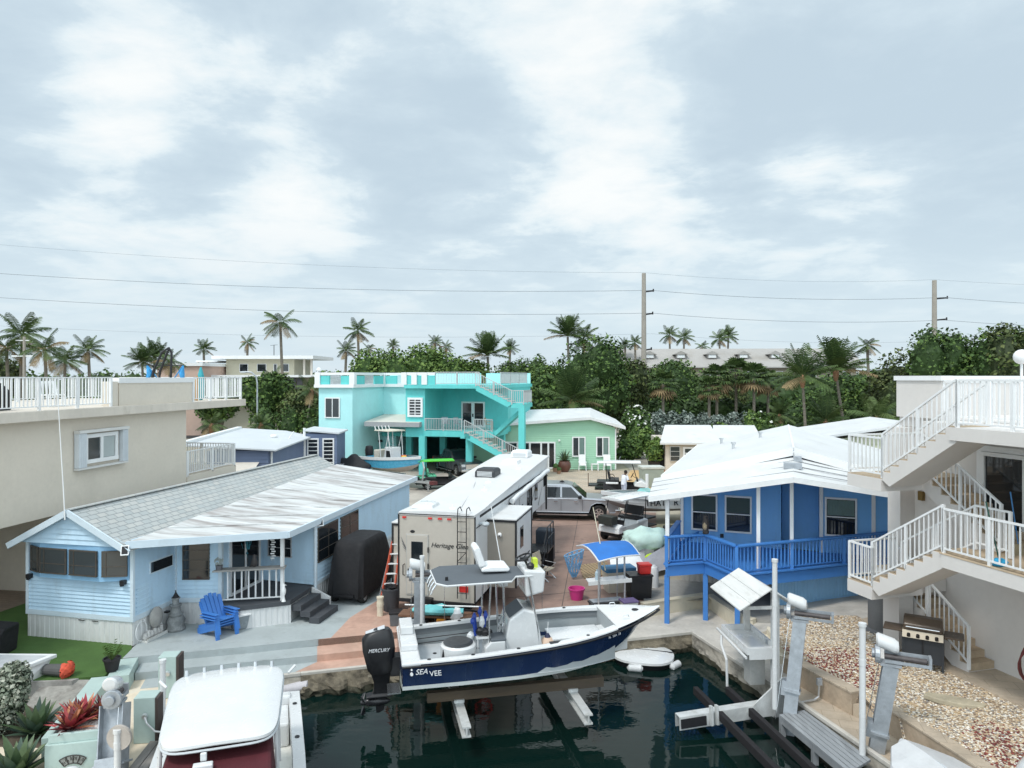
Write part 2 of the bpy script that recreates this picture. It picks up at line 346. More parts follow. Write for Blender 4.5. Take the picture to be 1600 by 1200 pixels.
pat = mat('grey_painted_patio', (.37, .41, .415), .75, .09, .9, bump=.08, bs=30, dirt=[((.17, .19, .18), .6, .8, .56), ((.24, .26, .25), .5, 3, .56), ((.46, .49, .48), .4, 1.7, .57)])
red = mat('salmon_concrete', (.52, .33, .255), .8, .16, .8, bump=.12, bs=30, dirt=[((.20, .11, .085), .65, .35, .5), ((.52, .42, .33), .5, 1.1, .58)])
redd = mat('red_brown_driveway', (.30, .20, .16), .82, .16, .5, bump=.12, bs=30, dirt=[((.17, .105, .085), .7, .4, .47), ((.36, .25, .19), .6, .7, .55), ((.07, .06, .055), .7, 1.1, .58), ((.42, .33, .28), .4, 4, .6)])
E0 = [G(217, 1026), G(400, 1009), G(517, 996.5)]
b0 = G(517, 996.5); b1 = G(547, 965); b2 = G(587, 940)
m = M(); m.prism([(E0[0].x - .45, E0[0].y - .12), (E0[0].x, E0[0].y), (E0[1].x, E0[1].y), (b0.x, b0.y), (b1.x, b1.y), (b2.x, b2.y), (-3.9, 27), (-1.5, 36), (-8, 36), (-8.6, 24), (-10.7, 21.5), (-10.55, 19.9)], -.4, 0)
struct('patio', m, pat)
fe = G(1000, 944); 
m = M(); m.prism([(b0.x, b0.y), off(SA, .45, 1.28), off(SA, 9.7, 1.28), (4.6, 24.0), (4.75, 27), (6.9, 34), (8, 39.5), (-.5, 41.5), (-1.5, 36), (-3.9, 27), (b2.x, b2.y), (b1.x, b1.y)], -.4, -.001)
struct('driveway', m, redd)
jm = mat('joint_grime', (.10, .085, .075), .95, .3, 6)
m = M()
for a, b in (((-3.0, 23.4), (5.0, 25.6)), ((-2.0, 29.5), (6.0, 31.5)), ((-1.2, 35), (7, 37)), ((1.6, 23.0), (3.8, 40))): m.bar((*a, .003), (*b, .003), .022, .004)
struct('pavement_joints', m, jm)
def step(a0, a1, v0, v1, z0, z1, n, mt):
    m = M(); m.prism([off(SA, a0, v0), off(SA, a1, v0), off(SA, a1, v1), off(SA, a0, v1)], z0, z1); struct(n, m, mt)
step(-4.15, .42, .60, 1.28, -.4, -.19, 'steps', pat); step(.42, 9.7, .60, 1.28, -.4, -.191, 'steps_salmon', red)
m = M(); m.prism([off(SA, -3.9, .01), off(SA, -.18, .01), off(SA, .42, .6), off(SA, -3.9, .6)], -.40, -.376); struct('landing_grey', m, pat)
m = M(); m.prism([off(SA, -.18, .01), off(SA, 6.2, .01), off(SA, 6.2, .6), off(SA, .42, .6)], -.40, -.377); struct('landing_salmon', m, red)
m = M(); m.prism([off(SA, .45, 1.28), off(SA, 4.6, 1.28), (-.9, 23.2), (-1.6, 25), (-3.6, 25), (b2.x, b2.y), (b1.x, b1.y), (b0.x, b0.y)], -.3, .003); struct('apron', m, red)
m = M(); m.quad((-9, 36, -.012), (8, 39.5, -.012), (9, 43, -.012), (-9, 60, -.012)); struct('yard', m, mat('yard_concrete', (.43, .39, .34), .9, .18, .4, bump=.1, dirt=[((.22, .2, .18), .6, .3, .5)]))
pav = mat('tan_pavers', (.50, .40, .30), .85, .16, .8, brick=(.5, .3, (.3, .25, .19), (.42, .36, .29), .02, .4), dirt=[((.28, .24, .2), .5, .5, .52)])
m = M(); m.quad((1.5, 43.5, -.008), (9.3, 42.6, -.008), (10.2, 57, -.008), (1.5, 58.5, -.008)); struct('forecourt', m, pav)
org = mat('orange_gravel', (.55, .36, .17), .95, .25, 3, bump=.5, bs=20, dirt=[((.42, .37, .3), .6, .6, .5)])
m = M(); m.quad((6.6, 44.5, -.004), (14, 43, -.004), (16, 60, -.004), (9.6, 57.6, -.004)); struct('gravel_yard', m, org)
m = M(); m.quad((9.6, 57.6, 0), (11.5, 57.6, 0), (16, 84, 0), (10, 84, 0)); struct('garden_path', m, mat('garden_path_grit', (.33, .31, .27), .95, .2, 1, bump=.3, bs=20))
m = M(); m.quad((-120, 88, -.01), (140, 88, -.01), (140, 97, -.01), (-120, 97, -.01)); struct('road', m, mat('asphalt', (.055, .055, .055), .9, .15, .5))
turf = mat('artificial_turf', (.065, .135, .03), .95, .14, 1.5, bump=.6, bs=120, dirt=[((.06, .11, .03), .5, .9, .55)])
t = [G(-60, 978, .0), G(47, 940, .1), G(110, 960, .05), G(206, 1009, 0), G(206, 1014, .0), G(163, 1056, .0), G(80, 1062, .0), G(-60, 1066, .0)]
m = M(); m.prism([(q.x, q.y) for q in t[::-1]], -.4, [-.0, 0, 0, 0.004, .004, .04, .1, .02][::1]); struct('turf', m, turf)
m = M(); m.prism([(-30, 16.6), (-10.9, 17.6), (-10.3, 18.9), (-11, 20), (-14, 23), (-20, 40), (-30, 40)], -.4, -.012); struct('side_yard', m, mat('old_concrete', (.33, .32, .30), .9, .18, 1.2, bump=.2, dirt=[((.16, .15, .14), .7, 1.5, .5), ((.5, .49, .46), .4, 2.5, .57)]))
m = M(); m.prism([(-30, 20.2), (-14.4, 21.6), (-13, 40), (-30, 40)], -.3, .012); struct('carport_floor', m, mat('carport_pavers', (.30, .23, .18), .85, .2, 1, brick=(.4, .2, (.2, .16, .12), (.25, .2, .16), .01, .2)))
rock = mat('oyster_rock', (.17, .145, .105), .95, .35, 3, bump=.8, bs=9, dirt=[((.035, .03, .024), .9, 2, .47), ((.42, .38, .3), .6, 3.1, .58)])
swm = mat('stained_seawall', (.36, .33, .28), .9, .2, 1.4, bump=.3, bs=14, dirt=[((.06, .055, .045), .85, .9, .47), ((.5, .47, .42), .5, 2, .56)])
alg = mat('tide_line_algae', (.045, .042, .026), .8, .4, 4, bump=.8, bs=12, dirt=[((.2, .18, .13), .6, 5, .55), ((.02, .03, .015), .7, 2, .5)])
def seawall(A, B, label, rockamt, name='seawall', step_=.11, inn=.0):
    A = Vector(A); B = Vector(B); d = (B - A); n = max(4, int(d.length / step_)); nn = Vector((d.y, -d.x)).normalized(); m = M(); zs = [-.39, -.46, -.55, -.63, -.72, -.8, -.9, -1.0, -1.15]
    rings = []
    for j, z in enumerate(zs):
        ring = []
        for i in range(n + 1):
            p = A + d * (i / n); q = Vector((p.x * 2.1, p.y * 2.1, z * 3)); o = .02 + inn
            k = 0 if j < 2 else min(1, (j - 1) / 3)
            o += rockamt * k * (.34 * abs(mnoise.noise(q)) + .22 * abs(mnoise.noise(q * 2.7)) + .12) + (.05 if j == 1 else 0) * rockamt
            ring.append((p.x + nn.x * o, p.y + nn.y * o, z))
        rings.append(ring)
    m.loft(rings[:6], 0, close=False, caps=False); m.loft(rings[5:], 1, close=False, caps=False)
    cap = M()
    w = thing(name, label, 'seawall', (A.x, A.y, -.38), 0)
    m.build('rock_face' if rockamt > .5 else 'wall_face', [rock if rockamt > .5 else swm, alg], w, world=True)
    a1, b1_ = A + nn * .06, B + nn * .06; a2, b2_ = A - nn * .05, B - nn * .05
    cap.prism([(a1.x, a1.y), (b1_.x, b1_.y), (b2_.x, b2_.y), (a2.x, a2.y)], -.47, -.374); cap.build('cap', capm, w, world=True, bevel=.015)
    return w
seawall(L1, SA, 'short run of seawall beside the white topped boat, at the corner of the left dock', .4)
seawall(SA, off(SA, 5.2, 0), 'rough rock seawall below the salmon steps behind the outboard engine', 1.0)
seawall(off(SA, 5.2, 0), CC, 'oyster crusted seawall behind the floating white dinghy', .62)
seawall(CC, R1, 'stained concrete seawall under the fish cleaning table', .45)
seawall(R1, R3, 'seawall below the grey slatted dock walkway', .2)
seawall(LA, L1, 'seawall below the left dock along the white topped boat', .15); seawall(LB, LA, 'seawall at the near left dock edge', .1)
trav = mat('travertine', (.50, .41, .31), .7, .16, 2, brick=(.62, .41, (.33, .27, .2), (.44, .37, .29), .008, .26), dirt=[((.34, .29, .23), .5, 1.3, .52), ((.62, .56, .47), .4, 2.2, .57)])
travw = mat('travertine_wall', (.44, .35, .26), .75, .2, 1.5, bump=.1, dirt=[((.3, .24, .18), .6, 1.6, .5), ((.56, .48, .38), .5, 1.1, .55)])
W0 = Vector((7.25, 19.0)); W1 = Vector((8.1, 16.65)); W2 = Vector((8.92, 13.65)); W3 = Vector((10.6, 8))
m = M(); m.prism([(R1.x, R1.y), (R2.x, R2.y), (R3.x, R3.y), (R4.x, R4.y), (24, -25), (W3.x + 1, W3.y), (W2.x + .3, W2.y), (W1.x + .3, W1.y), (W0.x + .2, W0.y)], -.75, -.5); struct('lower_walkway', m, trav)
def wallrun(P, label, z0, z1, w=.3, capz=.05, mt=travw, cm=trav, name='retaining_wall'):
    t = thing(name, label, 'retaining wall', (P[0].x, P[0].y, z0)); m = M(); c = M()
    left = []; right = []
    for i, p in enumerate(P):
        d = (P[min(i + 1, len(P) - 1)] - P[max(i - 1, 0)]).normalized(); n = Vector((-d.y, d.x)); left.append(p + n * w); right.append(p)
    pol = right + left[::-1]; m.prism([(q.x, q.y) for q in pol], z0, z1 - capz); m.build('wall_body', mt, t, world=True)
    pol = [p + (q - p).normalized() * -.02 for p, q in zip(right, left)] + [q + (q - p).normalized() * .02 for p, q in zip(right, left)][::-1]
    c.prism([(q.x, q.y) for q in pol], z1 - capz, z1); c.build('capstone', cm, t, world=True, bevel=.008)
    return t
sa = W0.lerp(W1, .93)
wallrun([W0, sa], 'tan travertine retaining wall with a conduit pipe, between the gravel bed and the lower walkway', -.5, .06)
wallrun([W1 + Vector((.3, -.35)), W2, W3], 'tan travertine retaining wall running to the bottom of the view beside the covered bow', -.5, .06)
st = thing('garden_steps', 'two tan travertine steps between the two runs of retaining wall', 'steps', (W1.x, W1.y, -.5))
m = M(); m.prism([(W1.x - .03, W1.y + .16), (W1.x + .3, W1.y - .37), (W1.x + .62, W1.y - .27), (W1.x + .32, W1.y + .26)], -.5, -.22); m.build('lower_step', trav, st, world=True)
m = M(); m.prism([(W1.x + .3, W1.y + .25), (W1.x + .63, W1.y - .27), (W1.x + .95, W1.y - .17), (W1.x + .65, W1.y + .35)], -.5, .04); m.build('upper_step', trav, st, world=True)
grav = mat('river_gravel', (.5, .42, .32), .85, .1, 1.4, voro=(26, [(.62, .52, .38), (.33, .24, .16), (.7, .64, .54), (.5, .37, .24), (.22, .19, .17), (.58, .44, .3)]))
def patch(p):     # 1 inside the dark red patches
    a = mnoise.noise(Vector((p[0] * .9, p[1] * .9, 3.)))
    return max(0, 1 - math.hypot(p[0] - 8.55, (p[1] - 18.2) * .8) / 1.05 + a * .35, 1 - math.hypot((p[0] - 10.0), (p[1] - 13.6) * .9) / 1.25 + a * .4, 1 - math.hypot((p[0] - 7.55), (p[1] - 19.2)) / .5)
GB = [Vector(q) for q in ((7.5, 19.1), (8.35, 16.7), (9.2, 13.7), (10.9, 8), (13.5, 8), (11.6, 13.9), (11.15, 15.6), (10.15, 19.7), (10.35, 21.4), (8.35, 21.6), (7.55, 20.2))]
def gz(x, y): return -.02 + .28 * min(1, max(0, (x - 7.6 - (18.5 - y) * .25) / 2.1)) + .03 * mnoise.noise(Vector((x * 1.5, y * 1.5, 0)))
def inside(p, P):
    c = False; n = len(P)
    for i in range(n):
        a, b = P[i], P[(i + 1) % n]
        if (a.y > p[1]) != (b.y > p[1]) and p[0] < (b.x - a.x) * (p[1] - a.y) / (b.y - a.y) + a.x: c = not c
    return c
m = M(); S_ = .25
for i in range(int(7 / S_)):
    for j in range(int(15 / S_)):
        x, y = 7 + i * S_, 7.6 + j * S_
        if inside((x + S_ / 2, y + S_ / 2), GB) or any(inside((x + a, y + b), GB) for a, b in ((0, 0), (S_, 0), (S_, S_), (0, S_))):
            m.quad(*[(q[0], q[1], gz(*q)) for q in ((x, y), (x + S_, y), (x + S_, y + S_), (x, y + S_))])
gb = M(); gb.v = m.v; gb.f = m.f; gb.mi = m.mi
for k, v in enumerate(gb.v):
    if v.x < (W0.x + (19 - v.y) * .335 if v.y > 13 else 9.2 + (13 - v.y) * .3) + .1: gb.v[k] = Vector((v.x, v.y, -.62))
tag(gb.build('gravel_bed', grav), kind='stuff')
pm = [mat('pebble_%s' % n, c, .75, .15, 8) for n, c in (('cream', (.66, .57, .44)), ('tan', (.52, .38, .23)), ('white', (.76, .72, .65)), ('brown', (.26, .19, .13)), ('grey', (.3, .28, .26)), ('maroon', (.16, .035, .032)), ('rust', (.28, .07, .05)))]
m = M(); r_ = random.Random(3); cnt = 0
while cnt < 9500:
    x, y = r_.uniform(7.3, 12.6), 22 - 11.5 * r_.random()
    if not inside((x, y), GB): continue
    cnt += 1; q = patch((x, y)); s = r_.uniform(.018, .036) * (1.15 if r_.random() < .15 else 1); z = gz(x, y) + s * .3
    k = r_.choice((5, 5, 6, 5, 2)) if r_.random() < min(.85, q * 2.0) else r_.choice((0, 0, 1, 1, 2, 2, 3, 4, 0))
    a = r_.uniform(0, 6.3); e = r_.uniform(.6, 1); ca, sa_ = math.cos(a), math.sin(a)
    vs = [(x + (ca * px_ - sa_ * py_ * e) * s, y + (sa_ * px_ + ca * py_ * e) * s, z + pz_ * s * .7) for px_, py_, pz_ in ((1, .2, 0), (.3, 1, .1), (-.9, .5, 0), (-.5, -.9, .1), (.6, -.8, 0), (.1, .1, .85))]
    m.add(vs, [(0, 1, 5), (1, 2, 5), (2, 3, 5), (3, 4, 5), (4, 0, 5)], k)
tag(m.build('loose_pebbles', pm), kind='stuff')
TZ = .3
m = M(); m.prism([(10.15, 19.7), (11.15, 15.6), (11.5, 14.0), (19, 15.9), (19, 23), (11.2, 21.6), (10.4, 21.2)], -.2, TZ); m.prism([(9.55, 20.25), (10.2, 18.9), (10.9, 19.1), (10.4, 20.6)], -.2, TZ - .03); struct('terrace', m, trav)
m = M(); m.prism([(8.0, 21.3), (10.4, 21.3), (12.5, 22.4), (14, 24), (9, 24.3), (7.2, 23.0), (7.25, 21.1)], [-.6] * 7, [.02, .2, .3, .3, .05, -.1, -.1]); struct('path', m, conc)
bei = mat('beige_painted_wall', (.60, .545, .43), .8, .1, 1, bump=.05, dirt=((.4, .36, .28), .4, 1.5, .56))
m = M(); 
def P2(px, py, z): q = G(px, py, z); return Vector((q.x, q.y))
k0, k1, k2 = P2(1006, 944, .06), P2(1105, 929, .06), P2(1152, 962, .06)
wallrun([k0, k1], 'low beige retaining wall under the blue deck, facing the canal', -.45, .08, .2, .03, bei, bei)
wallrun([k1, k2, k2 + Vector((.35, -.4))], 'low beige retaining wall running under the blue deck towards the cleaning table', -.45, .078, .2, .03, bei, bei)
st = thing('concrete_steps', 'cream concrete steps behind the fish cleaning table', 'steps', (7.4, 20.6, -.4))
cr_ = mat('cream_step_paint', (.66, .60, .48), .8, .08, 1.2, dirt=((.5, .46, .38), .4, 2, .55))
for i, (d0, z1) in enumerate(((0, -.16), (.5, .02))):
    m = M(); m.prism([(7.0 + d0, 20.1 - d0 * .1), (7.55 + d0 * .3, 19.35), (8.3, 20.1), (7.7, 21.4), (7.1 + d0, 21.2)], -.45, z1); m.build('step', cr_, st, world=True, bevel=.01)
m = M(); m.prism([(k0.x + .05, k0.y + .1), (k1.x, k1.y + .1), (k2.x + .2, k2.y), (8.4, 21.4), (9.5, 25), (6.2, 26.2), (4.7, 26.2)], -.4, .05); struct('underdeck_floor', m, mat('grey_underdeck', (.30, .29, .27), .9, .15, 1))
lb = mat('pale_blue_siding', (.50, .68, .82), .5, .06, 1.2, dirt=((.36, .47, .54), .5, 2.2, .54), stretch=(1, 1, .35))
lbd = mat('blue_window_band', (.26, .48, .70), .5, .06, 2)
skm = mat('white_skirt_panel', (.66, .665, .66), .6, .07, 2.5, dirt=((.42, .42, .4), .5, 3, .56), stretch=(1, 1, .3))
trimm = mat('pale_blue_trim', (.60, .70, .77), .45, .05, 2, dirt=((.45, .5, .52), .3, 3, .58))
shing = mat('grey_shingle', (.46, .465, .445), .85, .07, .8, brick=(.32, .17, (.25, .27, .27), (.38, .41, .41), .016, R(90)), dirt=((.36, .38, .38), .45, .8, .53))
tinr = mat('weathered_tin_roof', (.62, .635, .63), .55, .10, .7, stretch=(.3, 2.2, 1), dirt=[((.27, .235, .22), .82, .85, .44), ((.74, .75, .75), .7, .8, .56), ((.22, .19, .18), .5, 2.6, .58)], wave=('Y', 1.1, .3, .02))
decks = mat('charcoal_deck_boards', (.062, .067, .076), .7, .15, 2, wave=('Y', 3, .3, .005))
ctop = mat('grey_counter_board', (.30, .29, .275), .7, .12, 3)
LT = thing('trailer_house', 'pale blue lap sided trailer house with stained tin roof and corner porch', 'house', (-10.63, 19.9, 0), R(-12))
W_, zs_, zw = 3.5, .68, 2.84
m = M()       # main walls
m.box(-W_ + .03, -.03, .05, 14, .1, zw + .1)
m.prism([(-.03, 1.82), (1.33, 2.12), (1.33, 4.42), (3.32, 4.22), (2.98, 14), (-.03, 14)], .1, 2.82)
m.lap((-W_, 0), (0, 0), .80, 1.84, .105); m.lap((0, 0), (0, 1.8), .80, 2.86, .125)
m.lap((0, 1.8), (1.35, 2.1), .80, 2.86, .125); m.lap((1.35, 2.1), (1.35, 4.4), .72, 2.8, .125); m.lap((1.35, 4.4), (3.35, 4.2), .72, 2.85, .125); m.lap((3.35, 4.2), (3.0, 14), .78, 2.78, .125)
m.lap((-W_, 14), (-W_, 0), .8, 2.84, .125)
rid = 3.74; rs = (rid - zw) / 1.75
m.extr([(-W_ - .15, 2.80), (.12, 2.80), (.12, 2.84), (-1.75, rid - .06), (-W_ - .15, 2.84)], 1, -.24, .1)
m.lap((-W_ - .12, -.24), (.10, -.24), 2.80, rid - .1, .145, lim=lambda z: (max(0, (z - 2.86) / (rid - 2.86)) * .5, 1 - max(0, (z - 2.86) / (rid - 2.86)) * .5))
m.build('wall', lb, LT)
m = M(); 
for a, b in (((-W_, 0), (0, 0)), ((0, 0), (0, 1.8)), ((0, 1.8), (1.35, 2.1)), ((3.35, 4.2), (3.0, 14)), ((-W_, 14), (-W_, 0))): m.vskirt(a, b, -.02, .68)
m.build('skirt', skm, LT)
m = M()       # trims
m.box(-W_ - .02, .02, -.045, 0, .66, .8); m.box(0, .045, .02, 1.78, .66, .8); m.bar((0.01, 1.77, .73), (1.36, 2.07, .73), .05, .14); m.bar((3.38, 4.2, .73), (3.03, 14, .73), .04, .12)
for u, v in ((-W_ + .02, -.03), (.01, -.03), (3.37, 4.2)): m.box(u - .05, u + .05, v - .02, v + .06, -.0 if u > 3 else .66, 2.8)
m.box(1.3, 1.42, 2.02, 2.12, .7, 2.8); m.box(-.02, .06, 1.74, 1.8, .7, 2.8)
m.build('corner_trim', trimm, LT)
m = M()
for sgn in (-1, 1):
    e = -1.75 + sgn * 1.97; ze = rid - 1.97 * rs
    m.add([(-1.75, -.42, rid), (e, -.42, ze), (e, 14.2, ze), (-1.75, 14.2, rid), (-1.75, -.42, rid + .05), (e, -.42, ze + .05), (e, 14.2, ze + .05), (-1.75, 14.2, rid + .05)],
          [(0, 1, 2, 3), (4, 7, 6, 5), (0, 4, 5, 1), (3, 2, 6, 7), (1, 5, 6, 2)])
gr = m.build('gable_roof', shing, LT)
m = M(); m.bar((-1.75, -.4, rid + .065), (-1.75, 14.2, rid + .065), .22, .02); m.build('ridge_cap', shing, gr)
m = M()
for sgn in (-1, 1): m.bar((-1.75, -.44, rid - .01), (-1.75 + sgn * 2.0, -.44, rid - 2.0 * rs - .01), .05, .17)
m.build('fascia', trimm, gr)
m = M(); A, B, Cc, Dd = (.16, -.35, 2.93), (3.48, 2.3, 2.80), (3.18, 14.5, 2.80), (-.75, 14.3, 3.29)
A2 = (.2, -.05, 2.945); 
def up(p, d): return (p[0], p[1], p[2] + d)
m.add([A, B, Cc, Dd, up(A, .06), up(B, .06), up(Cc, .06), up(Dd, .06)], [(3, 2, 1, 0), (4, 5, 6, 7), (0, 1, 5, 4), (1, 2, 6, 5), (2, 3, 7, 6), (3, 0, 4, 7)])
tr_ = m.build('tin_roof', tinr, LT)
m = M()
for i in range(1, 9):     # standing laps across the slope
    t = i / 9; a = Vector(Dd).lerp(Vector(A), t); b = Vector(Cc).lerp(Vector(B), t); m.bar(a + Vector((0, 0, .065)), b + Vector((0, 0, .065)), .045, .022)
m.build('panel_seam', tinr, tr_)
m = M(); m.bar((A[0] - .05, A[1] - .03, 2.90), (B[0], B[1] - .03, 2.77), .06, .2); m.bar((B[0] + .03, B[1] - .04, 2.77), (Cc[0] + .03, Cc[1], 2.77), .07, .19); m.build('gutter', trimm, tr_)
m = M(); m.tube([(3.42, 4.1, 2.68), (3.42, 4.12, 2.5), (3.42, 4.12, .15), (3.55, 3.95, .06)], .045, 8); m.build('downspout', trimm, LT)
m = M(); bay = [(-W_ + .12, 0), (-W_ + .62, -.2), (-.85, -.26), (-.1, 0)]
m.prism([*bay[::1], (-.1, .05), (-W_ + .12, .05)], 1.80, 2.82); by = m.build('window_bay', lbd, LT)
def bwin(p, q, f0, f1, zc=2.3, h=.72):
    p = Vector(p); q = Vector(q); d = q - p; a = math.atan2(d.y, d.x); c = p + d * ((f0 + f1) / 2); window(by, c.x, c.y, zc, a, d.length * (f1 - f0), h, bronze, win2, .035, .03, (.18,), (.4,), bt=.02)
bwin(bay[0], bay[1], .12, .95); bwin(bay[1], bay[2], .02, .47); bwin(bay[1], bay[2], .52, .98); bwin(bay[2], bay[3], .1, .95)
window(LT, 0, 1.12, 2.0, R(90), .98, .36, trimm, win, .03, .03)
window(LT, .62, 1.94, 1.95, math.atan2(.3, 1.35), .82, 1.2, bronze, win, .03, .03, (), (.25, .5, .75), bt=.02)
window(LT, 2.05, 4.33, 2.0, math.atan2(-.2, 2), .92, .95, mat('grey_window_frame', (.4, .41, .42), .5, .05), win, .03, .03, (), (.33, .66), bt=.02)
d = math.atan2(9.8, -.35)
for vv in (5.15, 7.0):
    window(LT, 3.35 - (vv - 4.2) * .0357, vv, 1.95, d, 1.6, 1.15, bronze, win, .04, .03, (.5,), (.33, .66), bt=.025)
sd = window(LT, 1.35, 3.3, 1.68, R(90), 1.7, 1.95, white, win, .09, .05, (.5,), (), bt=.09, name='sliding_door')
m = M(); m.box(1.40, 1.43, 3.36, 3.40, 1.5, 1.72); m.build('handle', black, sd)
m = M(); m.box(.003, .03, .12, .62, .85, 1.6); m.box(.03, .034, .16, .58, .89, 1.56); m.build('access_panel', lb, LT)
dk = M(); dp = [(1.37, 2.1), (1.5, 1.72), (2.2, 1.72), (3.4, 2.55), (3.33, 4.2), (1.37, 4.4)]
dk.prism(dp, .56, .69); pd = dk.build('porch_deck', decks, LT)
m = M(); 
for a, b in ((dp[1], dp[2]), (dp[2], dp[3])): m.vskirt((a[0], a[1] + .05), (b[0], b[1] + .05), 0, .57)
m.vskirt((1.36, 2.02), (1.52, 1.78), 0, .57); m.prism([(1.5, 1.85), (2.2, 1.85), (3.3, 2.65), (3.25, 4.1), (1.5, 4.2)], 0, .56); m.build('porch_skirt', skm, LT)
for i in range(3):
    m = M(); z = .69 - .17 * (i + 1); m.box(3.38 + .3 * i, 3.70 + .3 * i, 2.66, 3.95, z - .17 if i < 2 else 0, z); m.build('porch_step', decks, LT)
m = M(); m.prism([(3.36, 3.98), (4.0, 3.98), (4.0, 4.06), (3.36, 4.06)], 0, [.68, .4, .4, .68]); m.build('stair_cheek', skm, LT)
r1 = railing(LT, [(1.5, 1.86, .72), (3.16, 2.56, .72)], .95, .2, white, .018, .03, 'porch_rail', .08, posts=False)
m = M(); m.prism([(1.38, 1.62), (3.3, 2.42), (3.18, 2.72), (1.38, 1.98)], 1.68, 1.73); m.build('counter', ctop, LT)
m = M(); m.box(3.10, 3.19, 2.5, 2.59, .69, 2.79); m.build('porch_post', white, LT)
for n_, (u, v, z) in enumerate(((.16, -.48, 2.78), (3.45, 4.4, 2.72), (3.12, 14.3, 2.72))):
    m = M(Matrix.Translation((u, v, z)) @ Matrix.Rotation(R(35), 4, 'Z') @ Matrix.Rotation(R(-35), 4, 'X')); m.box(-.1, .1, -.01, .02, -.14, .14); f = m.build('flood_light', white, LT)
    m = M(Matrix.Translation((u, v, z)) @ Matrix.Rotation(R(35), 4, 'Z') @ Matrix.Rotation(R(-35), 4, 'X')); m.box(-.075, .075, -.02, -.011, -.11, .11); m.build('solar_panel', dark, f)
for u in (-W_ + .15, -.22):
    m = M(); m.box(u - .06, u + .06, -.17, -.03, 1.72, 1.84); m.box(u - .09, u - .02, -.12, -.04, 1.66, 1.74); m.build('wall_lamp', black, LT)
m = M(); m.tube([(-1.75, -.5, rid - .2), (-1.79, -.5, rid + .5), (-2.05, -.45, rid + 3.45)], [.018, .016, .008], 6); m.build('antenna', white, LT)
for x in (-1.3, -1.75): m = M(); m.tube([(x, -.028, .6), (x + .05, -.05, .61), (x + .15, -.05, .6), (x + .2, -.028, .6)], .012, 5); m.build('skirt_handle', dark, LT)
LTM = ROOT[LT.name]
def LTP(u, v, z): return LTM @ Vector((u, v, z))
p = LTP(1.5, 1.78, 1.73); m = M(); m.lathe([(.09, 0), (.11, .14), (.1, .14), (.02, .13)], n=10); fp = m.build('pot', mat('grey_pot', (.12, .12, .13), .7, .1), None)
t = thing('flower_pot', 'small dark pot with a silvery plant on the left end of the porch counter', 'flower pot', p); fp.parent = t
m = M()
for i in range(26): a = rnd.uniform(0, 6.3); r = rnd.uniform(.02, .13); m.ball((math.cos(a) * r, math.sin(a) * r, .15 + rnd.uniform(0, .2)), rnd.uniform(.02, .045), 5, jit=.3)
m.build('foliage', mat('silver_leaf', (.33, .37, .36), .8, .3, 9), t)
p = LTP(2.35, 2.3, 1.73); t = thing('bird_figure', 'dark carved bird figure perched on the porch counter', 'figurine', p)
m = M(); m.lathe([(.03, 0), (.09, .05), (.1, .14), (.07, .24), (.05, .3), (.055, .34), (.02, .38)], n=9, sq=(1, .8)); m.cyl((.04, 0, .34), (.12, 0, .32), .02, .004, 6); m.cyl((-.06, 0, .1), (-.16, 0, -.02), .04, .015, 6); m.build('body', mat('dark_wood_carving', (.05, .045, .045), .6, .3, 8), t, smooth=True)
p = LTP(2.75, 2.6, 2.7); t = thing('shell_mobile', 'white shell mobile hanging from the porch roof', 'wind chime', p); m = M()
for k in range(3):
    m.cyl((.04 * k, 0, 0), (.04 * k, 0, -.85), .003, n=4)
    for j in range(9): m.ball((.04 * k + (.02 if j % 2 else -.02), 0, -.2 - j * .07), .026, 6, sq=(1, .5, .8))
m.build('shells', white, t)
p = LTP(1.72, 2.9, 2.72); t = thing('feather_mobile', 'teal feather mobile hanging in front of the sliding porch door', 'wind chime', p); m = M()
for k in range(26): a = rnd.uniform(0, 6.3); r = rnd.uniform(.0, .17); z = -rnd.uniform(0, .5) ; m.bar((math.cos(a) * r, math.sin(a) * r, z), (math.cos(a) * r * .7, math.sin(a) * r * .7, z - .18), .05, .01)
m.cyl((0, 0, .02), (0, 0, -.9), .006, n=4); m.ball((0, 0, -.75), .04, 6); m.build('feathers', mat('teal_feathers', (.03, .17, .22), .7, .4, 8), t)
p = LTP(3.24, 2.45, .69); t = thing('white_bird_statue', 'small white bird statue on the porch deck corner beside the steps', 'statue', p); m = M(); m.lathe([(.07, 0), (.05, .05), (.03, .16), (.07, .26), (.075, .36), (.04, .44), (.045, .5), (.015, .54)], n=9); m.cyl((.03, 0, .5), (.1, 0, .49), .015, .003, 6); m.build('body', white, t, smooth=True)
bl = mat('bright_blue_plastic', (.055, .20, .56), .4, .05, 3)
def adirondack(name, label, group, loc, rz):
    t = thing(name, label, 'chair', loc, rz, group)
    m = M(); 
    for i in range(5):
        x = -.24 + .12 * i; h = (.78, .86, .9, .86, .78)[i]; m.bar((x, .22, .28), (x * 1.15, .22 + h * .42, .28 + h * .75), .108, .025)
    m.build('backrest', bl, t)
    m = M()
    for i in range(5): y = -.28 + .12 * i; m.box(-.27, .27, y - .052, y + .052, .36 - .022 * i, .385 - .022 * i)
    m.build('seat', bl, t)
    for s in (-1, 1):
        m = M(); m.bar((s * .33, -.34, .56), (s * .36, .36, .53), .13, .028); m.build('armrest', bl, t, bevel=.01)
        m = M(); m.bar((s * .3, -.26, .54), (s * .31, -.38, 0), .11, .05); m.build('leg', bl, t)
        m = M(); m.bar((s * .29, -.3, .34), (s * .3, .62, 0.02), .05, .12); m.build('leg', bl, t)
    return t
g = G(337, 997)
ch = adirondack('adirondack_chair', 'bright blue adirondack chair at the bottom of the stack on the grey patio', 'stacked blue chairs', (g.x, g.y + .3, 0), R(55))
